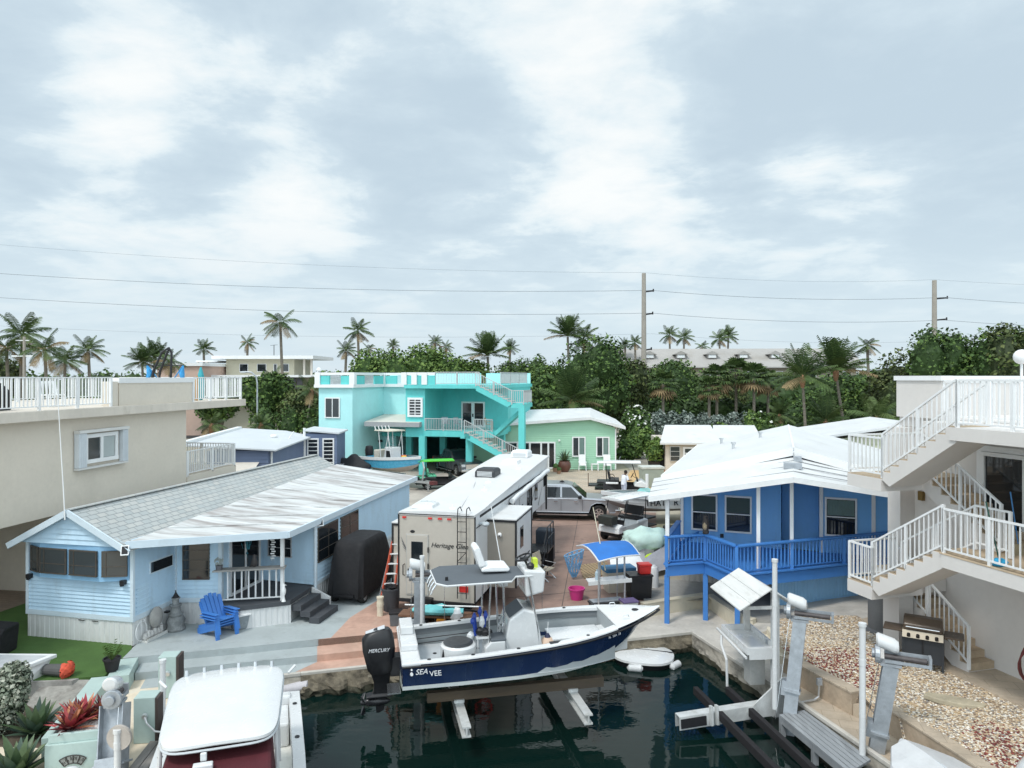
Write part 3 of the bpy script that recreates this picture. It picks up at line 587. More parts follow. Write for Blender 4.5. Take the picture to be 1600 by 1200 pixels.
for i, l in enumerate(('bright blue adirondack chair in the middle of the stack on the grey patio', 'bright blue adirondack chair on top of the stack on the grey patio')):
    dup(ch, (g.x + .02 * i, g.y + .3 + .03 * i, .07 * (i + 1)), R(55), l)
g = G(368, 985); t = thing('storage_bin', 'clear grey plastic bin leaning on the porch skirt behind the blue chairs', 'storage bin', (g.x + .05, g.y + .15, 0), R(40)); m = M()
m.loft([[(-.2, -.14, 0), (.2, -.14, 0), (.2, .14, 0), (-.2, .14, 0)], [(-.26, -.19, .4), (.26, -.19, .4), (.26, .19, .4), (-.26, .19, .4)]]); m.build('body', mat('smoky_plastic', (.25, .28, .3), .25, .1), t, bevel=.03); m = M(); m.box(-.28, .28, -.21, .21, .4, .44); m.build('lid', white, t, bevel=.012)
g = G(272, 986); t = thing('lighthouse_statue', 'grey weathered lighthouse garden statue in the corner of the blue siding', 'statue', (g.x, g.y + .1, 0)); cs = mat('weathered_grey_statue', (.20, .21, .21), .8, .35, 6, bump=.5, bs=25, dirt=((.5, .5, .48), .6, 4, .55))
m = M(); m.lathe([(.26, 0), (.28, .06), (.24, .14), (.27, .3), (.2, .42), (.22, .48), (.16, .52), (.13, .7), (.17, .72), (.17, .76), (.1, .78)], n=12); m.build('base', cs, t, smooth=True)
m = M(); m.lathe([(.1, .76), (.09, .92), (.13, .93), (.13, .96), (.07, .97)], n=10); m.build('lantern', cs, t); m = M(); m.lathe([(.11, .96), (.06, 1.04), (.02, 1.12), (.01, 1.18)], n=10); m.build('roof', dark, t)
g = LTP(.12, .72, .55); t = thing('hose_reel', 'grey covered hose reel hung on the white skirt by the corner', 'hose reel', g, R(-12)); m = M(); m.ball((.06, 0, .02), .3, 12, sq=(.4, .85, 1), jit=.12); m.build('cover', mat('grey_canvas', (.34, .33, .31), .9, .15, 4), t, smooth=True); m = M(); m.box(.05, .17, .34, .46, .02, .07); m.build('crank', black, t)
g = G(236, 998); t = thing('shell_tray', 'white tray of grey pots and shells against the trailer skirt', 'tray', (g.x + .02, g.y + .1, 0), R(78)); m = M(); m.box(-.42, .42, -.14, .14, 0, .04); m.box(-.42, .42, -.14, -.12, .04, .09); m.build('tray_base', mat('tray_white', (.6, .6, .57), .7, .1), t)
for i in range(6): m = M(); m.lathe([(.04, .04), (.07, .1), (.05, .22 + .05 * (i % 2)), (.03, .23)], c=(-.34 + .13 * i, .0, 0), n=9); m.build('pot', mat('pot_grey_white', (.55, .54, .52), .8, .2, 9), t)
g = LTP(.06, .25, .32); t = thing('hose_loop', 'thin white hose coiled in a loop against the white skirt corner', 'hose', g, R(-12)); m = M(); m.tube([(.02, .22 * math.cos(a), .27 * math.sin(a)) for a in np.linspace(0, 6.28, 20)], .012, 6); m.tube([(.02, .1, .3), (.02, .14, .24)], .02, 5); m.build('coil', white, t)
tanm = mat('tan_stucco', (.68, .62, .53), .9, .07, .8, bump=.12, bs=60, dirt=[((.58, .52, .44), .5, .4, .5), ((.48, .43, .36), .35, 1.6, .6)])
tant = mat('cream_slab_edge', (.63, .575, .50), .8, .08, 1.2, dirt=((.38, .33, .26), .6, 2.2, .57), stretch=(1, 1, .35))
TB = thing('tan_house', 'tan stucco house with a roof terrace at the left edge', 'house', (-13.76, 30, 0), R(81.8))
L_ = 20
m = M(); m.box(-L_, 0, 0.0, 8, 3.05, 6.16); m.box(-5.5, 0, 0.02, 8, 0, 3.05); m.box(-L_, -5.5, 4.4, 8, 0, 3.05); m.build('wall', tanm, TB)
m = M(); m.box(-L_, 4.1, -.45, 8.5, 6.16, 6.48); sb = m.build('roof_slab', tant, TB, bevel=.02)
m = M(); m.box(-4.5, -.06, -.3, -.1, 6.48, 7.3); m.box(-4.85, -4.6, -.33, .1, 6.48, 7.36); m.build('parapet', tanm, TB); m = M(); m.box(-4.55, -.02, -.34, -.06, 7.3, 7.5); m.build('parapet_cap', white, TB)
railing(TB, [(-16, -.28, 6.48), (-4.9, -.28, 6.48)], 1.02, .15, white, .016, .08, 'terrace_railing', .12, every=1.7)
railing(TB, [(.03, -.28, 6.48), (3.9, -.28, 6.48), (3.9, 6, 6.48)], 1.02, .14, white, .015, .09, 'terrace_railing', .12, every=1.3)
railing(TB, [(-16, 7, 6.48), (3.9, 7, 6.48)], 1.02, .18, white, .014, .07, 'terrace_railing', .12, every=2.4)
m = M(); m.box(.02, 3.9, -.05, 3.5, 2.95, 3.35); m.build('balcony', tanm, TB)
railing(TB, [(.06, .0, 3.35), (3.8, .0, 3.35), (3.8, 3.3, 3.35)], 1.02, .13, white, .016, .1, 'balcony_railing', .1, every=1.6)
wl = window(TB, -5.1, 0, 5.06, R(0), 1.62, 1.0, white, win2, .13, .08, (.5,), (), bt=.12)
m = M(WT(-5.1, 0, 5.06, 0)); m.box(.08, .66, -.034, -.028, -.36, .36); m.build('blind', blind, wl)
for x0, x1 in ((-1.22, -.84), (.95, 1.22)):
    m = M(WT(-5.1, 0, 5.06, 0)); m.box(x0, x1, -.17, .0, -.6, .55)
    for k in range(1, 5): x = x0 + (x1 - x0) * k / 5; m.box(x - .015, x + .015, -.186, -.17, -.6, .55)
    m.build('storm_shutter', mat('pale_shutter', (.62, .66, .69), .4, .05), TB)
m = M(WT(-5.1, 0, 5.06, 0)); m.box(-1.24, 1.24, -.21, 0, .56, .66); m.box(-1.24, 1.22, -.18, 0, -.67, -.61); m.build('shutter_track', mat('shutter_track_grey', (.66, .66, .64), .5, .06), TB)
TBM = ROOT[TB.name]
def TBP(u, v, z): return TBM @ Vector((u, v, z))
p = TBP(-9.3, .9, 6.48); t = thing('covered_grill', 'black covered bulky shape behind the terrace railing at the left edge', 'covered furniture', p, R(98)); m = M(); m.loft([[(-1.5, -.4, 0), (1.5, -.4, 0), (1.5, .4, 0), (-1.5, .4, 0)], [(-1.5, -.4, .6), (1.4, -.4, .6), (1.4, .4, .6), (-1.5, .4, .6)], [(-1.3, -.2, .92), (1.3, -.2, .86), (1.3, .2, .86), (-1.3, .2, .92)]]); m.build('cover', blackf, t, bevel=.06)
t = thing('hanging_chair', 'black hoop frame with blue netting on the roof terrace corner', 'hanging chair', TBP(.5, 1.3, 6.48), R(8)); m = M()
for s in (-1, 1): m.tube([(s * .14 - .5, 0, 0), (s * .14 - .35, 0, 1.3), (s * .11 - .03, 0, 2.1), (s * .02 + .15, 0, 2.3), (.26, 0, 2.1), (.2, 0, .2)][:5 if s < 0 else 6], .05, 8)
m.bar((-.9, 0, 1.55), (.75, 0, 1.55), .04); m.build('frame', black, t)
m = M(); bn = mat('blue_netting', (.04, .28, .58), .7, .3, 6)
for s in (-1, 1): m.tube([(s * .75, 0, 1.55), (s * .66, .05, 1.2), (s * .7, 0, 1.0), (s * .5, 0, .7), (s * .55, 0, .1)], [.02, .12, .1, .06, .09], 8); m.tube([(s * .73, 0, 1.55), (s * .25, .1, .85), (s * .5, 0, .5)], .028, 6)
m.build('netting', bn, t)
for i, (u, col, lab) in enumerate(((2.2, (.05, .35, .4), 'teal rolled beach umbrella behind the terrace corner railing'), (1.4, (.55, .28, .06), 'orange folded beach chair behind the terrace corner railing'))):
    t = thing('beach_umbrella' if i == 0 else 'folded_chair', lab, 'beach umbrella' if i == 0 else 'beach chair', TBP(u, .7, 6.48)); m = M()
    if i == 0: m.lathe([(.06, 0), (.18, .15), (.2, .9), (.08, 1.35), (.03, 1.5)], n=8)
    else: m.box(-.3, .3, -.06, .06, .02, .95); m.bar((-.3, 0, 0), (-.3, 0, 1.1), .05); m.bar((.3, 0, 0), (.3, 0, 1.1), .05)
    m.build('canvas', mat('canvas_%d' % i, col, .8, .2, 4), t)
for i, (u, v) in enumerate(((-5.6, 1.4), (-7.0, 2.6))):
    t = thing('terrace_chair', ('white garden chair behind the middle terrace railing', 'white garden chair further back on the left terrace')[i], 'chair', TBP(u, v, 6.48), R(60)); m = M(); m.box(-.27, .27, -.25, .25, .4, .44); m.build('seat', white, t)
    m = M(); m.bar((-.25, .25, .42), (-.27, .36, .95), .04); m.bar((.25, .25, .42), (.27, .36, .95), .04)
    for k in range(4): m.bar((-.18 + .12 * k, .26, .46), (-.18 + .12 * k, .35, .9), .06, .015)
    m.build('backrest', white, t)
    for sx in (-1, 1):
        for sy in (-1, 1): m = M(); m.bar((sx * .24, sy * .22, .4), (sx * .27, sy * .25, 0), .04); m.build('leg', white, t)
t = thing('carport_bench', 'dark bench standing in the shade under the tan house', 'bench', TBP(-8.6, 3.3, .012), R(98)); m = M(); m.box(-.9, .9, -.25, .25, .4, .46); m.build('seat', black, t); m = M(); m.box(-.9, .9, .22, .28, .46, .95); m.build('backrest', black, t)
for s in (-1, 1): m = M(); m.box(s * .8 - .04, s * .8 + .04, -.22, .22, 0, .4); m.build('leg', black, t)
bw = mat('mid_blue_siding', (.18, .45, .80), .55, .06, 1.2, dirt=((.16, .34, .56), .45, 2, .56), stretch=(1, 1, .35))
bd = mat('cobalt_deck_paint', (.055, .21, .56), .45, .06, 2, dirt=((.08, .23, .53), .5, 3, .55))
bsk = mat('sky_blue_skirt', (.30, .56, .82), .55, .05, 2)
BH = thing('blue_house', 'bright blue raised house with white folded roof and cobalt deck', 'house', (5.48, 25.9, 0), R(-20.5))
BHM = ROOT[BH.name]; BHI = BHM.inverted()
def bl_(x, y): q = BHI @ Vector((x, y, 0)); return (q.x, q.y)
wh = 8.9; ap, ea = 5.03, 3.88
m = M(); m.prism([(.62, .45), (4.05, .45), (4.05, 1.5), (5.3, 1.5), (5.3, .45), (wh - .5, .45), (wh - .5, 12), (.62, 12)], 1.3, 3.9)
m.lap((.62, .44), (4.05, .44), 1.3, 4.75, .13, lim=lambda z: (min(1, max(0, (z - 3.9) / .77)), 1)); m.lap((4.05, .44), (4.05, 1.5), 1.3, 4.6, .13); m.lap((4.05, 1.49), (5.3, 1.49), 1.3, 4.6, .13); m.lap((5.3, .44), (wh - .5, .44), 1.3, 4.5, .13, lim=lambda z: (0, 1 - min(1, max(0, (z - 3.9) / .72)))); m.lap((.62, 12), (.62, .44), 1.3, 3.95, .13)
m.lap((wh - .5, .44), (wh - .5, 12), 1.3, 3.95, .13)
m.build('wall', bw, BH)
m = M(); e = [(-.02, -.02), (wh / 2, -.02), (wh + .02, -.02)]
for sgn in (0, 1):
    a = (0, ea) if sgn == 0 else (wh, ea); c = (wh / 2, ap)
    q = [(a[0], 0, a[1]), (c[0], 0, c[1]), (c[0], 12.6, c[1]), (a[0], 12.6, a[1])]; q = q if sgn == 0 else q[::-1]
    m.add(q + [(x, y, z + .07) for x, y, z in q], [(3, 2, 1, 0), (4, 5, 6, 7), (0, 1, 5, 4), (1, 2, 6, 5), (2, 3, 7, 6), (3, 0, 4, 7)])
mr = m.build('main_roof', whitem, BH)
m = M()
for s in (0, 1): m.bar((0 if s == 0 else wh, -.02, ea - .06), (wh / 2, -.02, ap - .06), .06, .26)
m.bar((-.03, 0, ea - .04), (-.03, 12.6, ea - .04), .05, .2); m.bar((wh / 2, -.01, ap + .078), (wh / 2, 12.6, ap + .078), .07, .02); m.build('fascia', white, mr)
for u, v in ((2.2, 5), (3.2, 8), (1.4, 9.5)): m = M(); k = ea + (ap - ea) * u / (wh / 2); m.cyl((u, v, k), (u, v, k + .3), .06, n=8); m.cyl((u, v, k + .28), (u, v, k + .34), .1, n=8); m.build('roof_vent', alu, mr)
pf = [BHI @ Vector(q) for q in ((4.36, 22.7, 3.62), (8.56, 21.6, 4.40), (13.4, 20.3, 3.75))]
pb = [Vector((-.35, .3, 3.70)), Vector((wh / 2, .25, 4.72)), Vector((wh + .3, .3, 3.72))]
m = M()
for i in range(2):
    a, b, c, d = pf[i], pf[i + 1], pb[i + 1], pb[i]; q = [tuple(a), tuple(b), tuple(c), tuple(d)]
    m.add(q + [(x, y, z + .07) for x, y, z in q], [(3, 2, 1, 0), (4, 5, 6, 7), (0, 1, 5, 4), (1, 2, 6, 5), (2, 3, 7, 6), (3, 0, 4, 7)])
pr_ = m.build('porch_roof', whitem, BH)
sm_ = mat('panel_seam_grey', (.25, .26, .27), .6, .1)
m = M()
for i in range(2):
    for k in (1, 2, 3):
        a = pf[i].lerp(pb[i], k / 4); b = pf[i + 1].lerp(pb[i + 1], k / 4); m.bar(a + Vector((0, 0, .076)), b + Vector((0, 0, .076)), .05, .02)
m.build('panel_seam', sm_, pr_)
m = M()
for i in range(2): m.bar(pf[i] + Vector((0, -.02, 0)), pf[i + 1] + Vector((0, -.02, 0)), .07, .17)
m.build('gutter', white, pr_)
for i in range(2):
    m = M(); a = pf[1].lerp(pb[1], .45 + .35 * i); m.box(a.x - .3 + .3 * i, a.x + .25, a.y - .22, a.y + .22, a.z + .03, a.z + .19); m.build('ridge_flashing', alud, pr_)
Q = [bl_(4.95, 22.75), bl_(6.28, 23.1), bl_(6.8, 21.5), bl_(12.6, 23.5)]; DZ = 1.5
back = bl_(5.95, 25.3)
dpoly = [Q[0], Q[1], Q[2], Q[3], (8.3, 1.4), (.66, 1.4), back]
m = M(); m.prism([Q[0], Q[1], Q[2], Q[3], (7.4, .43), (.64, .43), back], DZ - .08, DZ); m.build('deck_floor', bd, BH)
def q3(p, z=DZ): return (p[0], p[1], z)
m = M()
for a, b in ((back, Q[0]), (Q[0], Q[1]), (Q[1], Q[2]), (Q[2], Q[3])): m.bar(q3(a, DZ - .2), q3(b, DZ - .2), .07, .32); m.bar(q3(a, DZ + .02), q3(b, DZ + .02), .2, .05)
m.build('deck_beam', bd, BH)
def lerp2(a, b, t): return (a[0] + (b[0] - a[0]) * t, a[1] + (b[1] - a[1]) * t)
dr = railing(BH, [q3(back), q3(Q[0]), q3(Q[1]), q3(Q[2]), q3(Q[3])], .86, .135, bd, .02, .1, 'deck_railing', .12, every=2.2)
m = M()
for a, b in ((back, Q[0]), (Q[0], Q[1]), (Q[1], Q[2]), (Q[2], Q[3])): m.bar(q3(a, DZ + .9), q3(b, DZ + .9), .17, .04)
m.build('cap_rail', bd, dr)
for x, y, z0 in ((4.98, 22.82, -.38), (6.3, 23.12, -.38), (6.98, 22.0, -.38)):
    u, v = bl_(x, y); m = M(); m.box(u - .075, u + .075, v - .075, v + .075, z0, DZ - .35); m.build('deck_pile', bd, BH)
for x, y in ((5.0, 22.85),): u, v = bl_(x, y); m = M(); m.box(u - .06, u + .06, v - .06, v + .06, DZ, 3.66); m.build('porch_post', white, BH)
for px, y0, Yw in ((1185, 22.35, 0), (1237, 22.5, 0)):
    u, v = bl_((px - 800) / FPX * y0, y0); m = M(); m.box(u - .055, u + .055, v - .055, v + .055, DZ, 4.3 + (px > 1200) * .1); m.build('porch_post', white, BH)
for u, w_ in ((.66, .1), (5.34, .12), (6.95, .12)): m = M(); m.box(u - w_ / 2, u + w_ / 2, .36, .42, DZ, 4.0); m.build('corner_board', white, BH)
window(BH, 1.45, .43, 2.62, 0, .92, 1.32, white, win, .06, .05, (), (.5,)); window(BH, 2.62, .43, 2.62, 0, .92, 1.32, white, win, .06, .05, (), (.5,))
w5 = window(BH, 5.95, .43, 2.75, 0, 1.0, 1.32, white, win, .06, .05, (), (.5,)); m = M(WT(5.95, .43, 2.75, 0)); m.box(-.42, .42, -.034, -.028, .05, .58); m.build('curtain', curtain, w5)
for k in (1.45, 2.62):
    m = M(WT(k, .43, 2.62, 0)); m.box(-.4, .4, -.034, -.028, .05, .58); o = m.build('curtain', mat('dark_green_curtain', (.03, .06, .055), .5, .1, 2), BH)
m = M(); 
sk = [bl_(8.4, 23.0), bl_(12.5, 24.1)]; m.vskirt(sk[0], sk[1], .1, 1.2, .12); m.prism([(sk[0][0], sk[0][1] + .03), (sk[1][0], sk[1][1] + .03), (sk[1][0], sk[1][1] + .2), (sk[0][0], sk[0][1] + .2)], .1, 1.21); m.build('skirt', bsk, BH)
m = M(); m.vskirt((.6, .5), (8.3, .5), .0, 1.25, .2); m.vskirt((.6, 12), (.6, .5), .0, 1.25, .2); m.build('inner_skirt', mat('cream_ribbed_panel', (.52, .5, .46), .7, .1, 2), BH)
m = M(); m.bar((back[0] + .05, back[1], DZ + .1), (back[0] + 1.6, back[1] + 2.4, 2.3), .05, .12); m.build('stair_rail', bd, BH)
m = M(); m.box(2.0, 2.12, .37, .42, 1.75, 1.88); m.build('wall_outlet', black, BH)
m = M(); m.box(.3, .42, .0, .12, 3.62, 3.75); m.ball((.36, -.05, 3.6), .07, 8); m.build('flood_light', white, BH)
p = G(1101, 838, 2.42); t = thing('bird_figurine', 'dark brown bird figurine standing on the cobalt deck rail', 'figurine', (6.3, 23.1, DZ + .93)); m = M()
m.lathe([(.1, 0), (.11, .06), (.09, .12), (.12, .24), (.12, .34), (.08, .44), (.09, .5), (.07, .57), (.02, .6)], n=10, sq=(1, .85)); m.build('body', mat('brown_figure', (.05, .04, .035), .5, .3, 8), t, smooth=True); m = M(); m.ball((-.04, -.05, .25), .085, 8, sq=(.9, .8, 1.6)); m.build('breast', mat('tan_breast', (.42, .32, .2), .6, .2, 8), t, smooth=True); m = M(); m.cyl((0, -.06, .52), (0, -.16, .5), .03, .005, 6); m.build('beak', black, t)
ws = mat('white_stucco', (.66, .63, .60), .85, .04, .8, bump=.12, bs=60, dirt=((.5, .47, .44), .3, 1.3, .58))
trd = mat('tan_tread', (.46, .36, .25), .7, .18, 2.5, dirt=((.32, .25, .18), .5, 2, .54))
WH = thing('white_house', 'white stucco house with two zigzag outside stairs at the right edge', 'house', (9.2, 18.2, 0), R(-75))
m = M(); wv = 2.5
m.box(-1.6, 12, wv, 12, TZ, 6.12); m.box(-1.6, -1.15, 2.0, wv, TZ, 6.1); m.box(-.85, -.3, 1.15, 1.6, TZ, 1.9)
m.build('wall', ws, WH)
m = M(); m.box(2.35, 12, -.02, wv, 6.1, 6.39); m.box(-1.65, 12, wv - .04, 12, 6.125, 6.392); m.box(.33, 2.36, 1.25, wv - .03, 6.12, 6.38); m.build('roof_deck', ws, WH)
m = M(); m.box(-1.62, -.1, 2.32, 2.62, 6.392, 7.42); m.box(-1.62, -1.32, 2.62, 9, 6.392, 7.42); m.box(.8, 12, 6, 6.3, 6.392, 7.42); pp_ = m.build('parapet', ws, WH); m = M(); m.box(-1.67, -.06, 2.27, 2.67, 7.42, 7.55); m.box(-1.67, -1.27, 2.67, 9, 7.42, 7.55); m.box(.8, 12, 5.95, 6.35, 7.42, 7.55); m.build('parapet_cap', white, pp_)
m = M(); m.box(2.14, 12, -.02, wv, 3.2, 3.5); m.build('balcony', ws, WH)
m = M(); m.box(2.1, 12, -.03, wv, 3.5, 3.52); m.build('balcony_tile', trd, WH)
def landing(u0, u1, v0, v1, z, nm='landing'):
    m = M(); m.box(u0, u1, v0, v1, z - .32, z); o = m.build(nm, ws, WH); m = M(); m.box(u0 + .01, u1, v0 + .01, v1, z, z + .02); m.build('landing_tile', trd, o); return o
landing(-.85, .02, 0, 1.6, 2.13); landing(-1.7, -.1, 1.605, 2.48, 2.128); landing(-.85, .34, 0, 2.48, 4.95)
def flight(u0, z0, u1, z1, v0, v1, n):
    """stair body as one sloped slab with sawtooth top, tiles on the treads; u0/z0 the foot"""
    du = (u1 - u0) / n; dz = (z1 - z0) / n; pr = [(u0, z0 - .02)]
    for i in range(n): pr += [(u0 + du * i, z0 + dz * (i + 1)), (u0 + du * (i + 1), z0 + dz * (i + 1))]
    pr += [(u1, z1 - .34), (u0 + du * .9, z0 - .16)]
    if du < 0: pr = pr[::-1]
    m = M(); m.extr(pr, 1, v0, v1); o = m.build('stair_flight', ws, WH)
    m = M()
    for i in range(n):
        a, b = sorted((u0 + du * i - (.012 if du > 0 else -.012), u0 + du * (i + 1))); m.box(a, b, v0 + .03, v1 - .03, z0 + dz * (i + 1) + .001, z0 + dz * (i + 1) + .018)
        uu = u0 + du * i; a, b = sorted((uu - (.011 if du > 0 else -.011), uu)); m.box(a, b, v0 + .03, v1 - .03, z0 + dz * i + .02, z0 + dz * (i + 1))
    m.build('tread_tile', trd, o); return o
flight(0, 2.13, 2.14, 3.5, .02, 1.0, 8); flight(2.5, 3.5, .34, 4.95, 1.28, 2.3, 8); flight(.34, 4.95, 2.5, 6.39, .02, 1.0, 8); flight(1.32, TZ, -1.3, 2.13, 1.66, 2.48, 10)
rk = dict(mt=white, pr=.012, post=.06, bot=.1, tr=.05)
railing(WH, [(-.82, 1.55, 2.13), (-.82, .05, 2.13), (0, .05, 2.13)], 1.0, .13, every=1.4, **rk)
railing(WH, [(0, .05, 2.28), (2.14, .05, 3.6)], 1.0, .13, every=1.1, **rk); railing(WH, [(0, .97, 2.28), (2.14, .97, 3.6), (3.0, .97, 3.6)], .95, .13, every=1.1, **rk)
railing(WH, [(2.16, .05, 3.52), (9, .05, 3.52)], 1.0, .15, every=1.2, **rk)
railing(WH, [(2.5, 1.3, 3.62), (.36, 1.3, 5.05)], 1.0, .13, every=1.1, **rk)
railing(WH, [(-.82, 2.4, 4.97), (-.82, .05, 4.97), (.33, .05, 4.97)], 1.0, .13, every=1.3, **rk)
railing(WH, [(.34, .05, 5.08), (2.5, .05, 6.46)], 1.0, .13, every=1.1, **rk); railing(WH, [(.34, .97, 5.08), (2.5, .97, 6.46)], .97, .13, every=1.1, **rk)
railing(WH, [(2.52, .05, 6.39), (9, .05, 6.39)], 1.05, .14, every=1.3, **rk); railing(WH, [(-.1, 2.4, 6.39), (2.2, 2.4, 6.39)], 1.0, .13, every=1.2, **rk); railing(WH, [(-1.4, 7.5, 6.4), (12, 7.5, 6.4)], 1.0, .13, every=1.4, **rk)
railing(WH, [(1.32, 1.68, TZ + .12), (-1.1, 1.68, 2.0)], 1.0, .14, every=1.3, **rk)
sdw = window(WH, 2.15, wv, 4.6, 0, 2.3, 2.1, white, win, .1, .08, (.5,), (), bt=.09, name='sliding_door')
m = M(WT(2.15, wv, 4.6, 0)); m.box(-1.27, 1.27, -.05, 0, 1.06, 1.2); m.box(-1.28, -1.16, -.05, 0, -1.05, 1.06); m.box(1.16, 1.28, -.05, 0, -1.05, 1.06); m.build('door_surround', white, sdw)
m = M(); m.box(3.6, 9, wv - .02, wv + .01, TZ, 2.9); m.build('painted_shade_panel', mat('stucco_painted_shade', (.42, .40, .385), .85, .05, 1), WH)  # flat sheet on the wall, darker stucco colour stands in for shade under the balcony
m = M(); m.box(-.95, -.8, wv - .1, wv, 4.1, 4.35); m.build('wall_lamp', mat('brass_lamp', (.25, .17, .06), .4, .1, 4, metal=.6), WH)
WHM = ROOT[WH.name]
def WP(u, v, z): return WHM @ Vector((u, v, z))
p = G(1380, 985, .28); t = thing('round_column', 'dark grey round column beside the lower stair landing', 'column', (p.x, p.y, .0)); m = M(); m.lathe([(.46, 0), (.46, .3), (.40, .36), (.40, 1.9)], n=20); m.build('shaft', mat('dark_grey_column', (.13, .135, .14), .6, .12, 2), t, smooth=True)
m = M(); m.lathe([(.5, -.02), (.52, .28), (.42, .3)], n=20); m.build('base', mat('dark_grey_column', (.13, .135, .14)), t)
p = G(1597, 1012, TZ + .3); t = thing('hose_hanger', 'dark red garden hose coiled on a wall hanger under the white house', 'hose', (11.75, 15.95, TZ + .3), R(-25)); m = M()
for k in range(7): m.tube([(.28 * math.cos(a) * (1 + .05 * k), -.04 * k, .45 + .5 * math.sin(a) * (1 - .03 * k)) for a in np.linspace(0, 6.283, 22)], .017, 6)
m.build('coil', mat('dark_red_hose', (.14, .022, .02), .5, .2, 4), t); m = M(); m.box(-.14, .14, -.2, .05, .82, 1.0); m.build('reel', alud, t)
t = thing('mop', 'long handled mop with a bright blue head leaning on the balcony rail', 'mop', WP(3.35, .25, 3.52)); m = M(); m.cyl((0, 0, .1), (-.25, .05, 1.35), .015, n=6); m.build('handle', mat('green_handle', (.02, .09, .07), .4), t); m = M(); m.ball((0, 0, .07), .2, 10, sq=(1, .7, .45), jit=.3); m.build('head', mat('bright_blue_mop', (.03, .35, .62), .8, .3, 9), t)
t = thing('broom', 'thin blue handled broom propped beside the sliding door', 'broom', WP(2.75, 1.5, 3.52)); m = M(); m.cyl((0, 0, .2), (-.1, .12, 1.4), .014, n=6); m.build('handle', mat('blue_handle', (.05, .2, .45), .4), t); m = M(); m.extr([(-.15, 0), (.15, 0), (.06, .25), (-.06, .25)], 1, -.03, .03); m.build('bristles', mat('straw', (.35, .3, .2), .9), t)
t = thing('globe_lamp', 'white globe lamp on a short post at the right edge of the roof deck', 'lamp', (11.55, 16.1, 6.39)); m = M(); m.ball((0, 0, 1.58), .17, 14); m.build('globe', mat('opal_globe', (.8, .8, .8), .25, .02), t, smooth=True); m = M(); m.cyl((0, 0, 0), (0, 0, 1.42), .03, n=8); m.build('post', white, t)
g = G(1436, 1040, TZ); t = thing('gas_grill', 'brown topped gas grill with dark cabinet on the travertine terrace', 'grill', (g.x + .1, g.y, TZ), R(-32))
brn = mat('brown_enamel', (.085, .06, .042), .35, .12, 4); cab = mat('charcoal_cabinet', (.03, .034, .04), .45, .1, 3)
m = M(); m.box(-.42, .42, -.27, .27, .16, .78); m.box(-.45, -.40, -.29, -.24, .02, .8); m.box(.40, .45, -.29, -.24, .02, .8); m.box(-.45, -.4, .24, .29, .02, .8); m.box(.4, .45, .24, .29, .02, .8); m.build('cabinet', cab, t)
m = M(); m.box(-.02, .02, -.29, -.272, .2, .74); m.build('door_gap', black, t)
m = M(); m.extr([(-.28, .92), (.28, .92), (.28, 1.08), (.12, 1.22), (-.1, 1.22), (-.28, 1.06)], 0, -.42, .42); m.build('lid', brn, t, bevel=.03); m = M(); m.cyl((-.36, -.34, 1.02), (.36, -.34, 1.02), .018, n=8); m.build('lid_handle', steel, t)
m = M(); m.extr([(-.36, .76), (-.28, .92), (.28, .92), (.28, .76)], 0, -.44, .44); m.build('firebox', mat('bronze_panel', (.40, .34, .26), .35, .08, 4, metal=.5), t)
for i in range(4): m = M(); m.cyl((-.3 + .2 * i, -.32, .84), (-.3 + .2 * i, -.38, .81), .04, n=10); m.build('knob', black, t)
for s in (-1, 1): m = M(); m.box(s * .66 - .21, s * .66 + .21, -.25, .25, .84, .89); m.build('side_shelf', brn, t, bevel=.012)
for s in (-1, 1): m = M(); m.cyl((-.5, s * .2, .09), (-.45, s * .2, .09), .09, n=14); m.build('wheel', rubber, t)
g = G(1381, 1018, TZ); t = thing('white_bucket', 'white plastic bucket standing beside the gas grill', 'bucket', (g.x - .15, g.y - .35, gz(g.x - .15, g.y - .35))); m = M(); m.lathe([(.13, 0), (.155, .36), (.165, .36), (.165, .40), (.15, .40), (.125, .04), (.01, .035)], n=18); m.build('body', white, t, smooth=True); m = M(); m.tube([(.16 * math.cos(a), -.02, .36 + .1 * math.sin(-a)) for a in np.linspace(.2, 2.9, 9)], .006, 5); m.build('bail', steel, t)
g = G(1505, 1112, .15); t = thing('stepping_stone', 'flat pale stepping stone lying in the river gravel', 'stone', (9.95, 15.95, gz(9.95, 15.95) + .02), R(-20)); m = M(); pol = [(-.62, .05), (-.5, .22), (-.1, .2), (.3, .12), (.6, -.05), (.5, -.2), (.1, -.24), (-.35, -.14)]; m.prism(pol, -.05, .06); m.build('slab', mat('pale_flagstone', (.42, .37, .27), .9, .2, 3, bump=.5, bs=14), t, bevel=.02)
rvb = mat('beige_fiberglass', (.47, .43, .375), .35, .05, 1, dirt=((.38, .36, .32), .3, 1.2, .58)); rvw = mat('white_fiberglass', (.66, .68, .69), .35, .05, 1)
rvr = mat('white_rv_membrane', (.63, .635, .63), .6, .05, .7, dirt=[((.5, .49, .46), .5, 1.1, .56), ((.42, .40, .37), .4, 5, .62)]); rvg = mat('taupe_slideout', (.31, .28, .24), .4, .05, 1)
RV = thing('motorhome_trailer', 'long beige and white travel trailer parked on the driveway with a rear ladder', 'travel trailer', (-2.33, 21.9, 0), R(-13.3))
RM = ROOT[RV.name]
def RP(u, v, z): return RM @ Vector((u, v, z))
L_, hw = 12.7, 1.22
def rz(v): return 3.3 + .45 * min(1, max(0, v - 1.0) / 10.5) ** .9
m = M(); sec = []
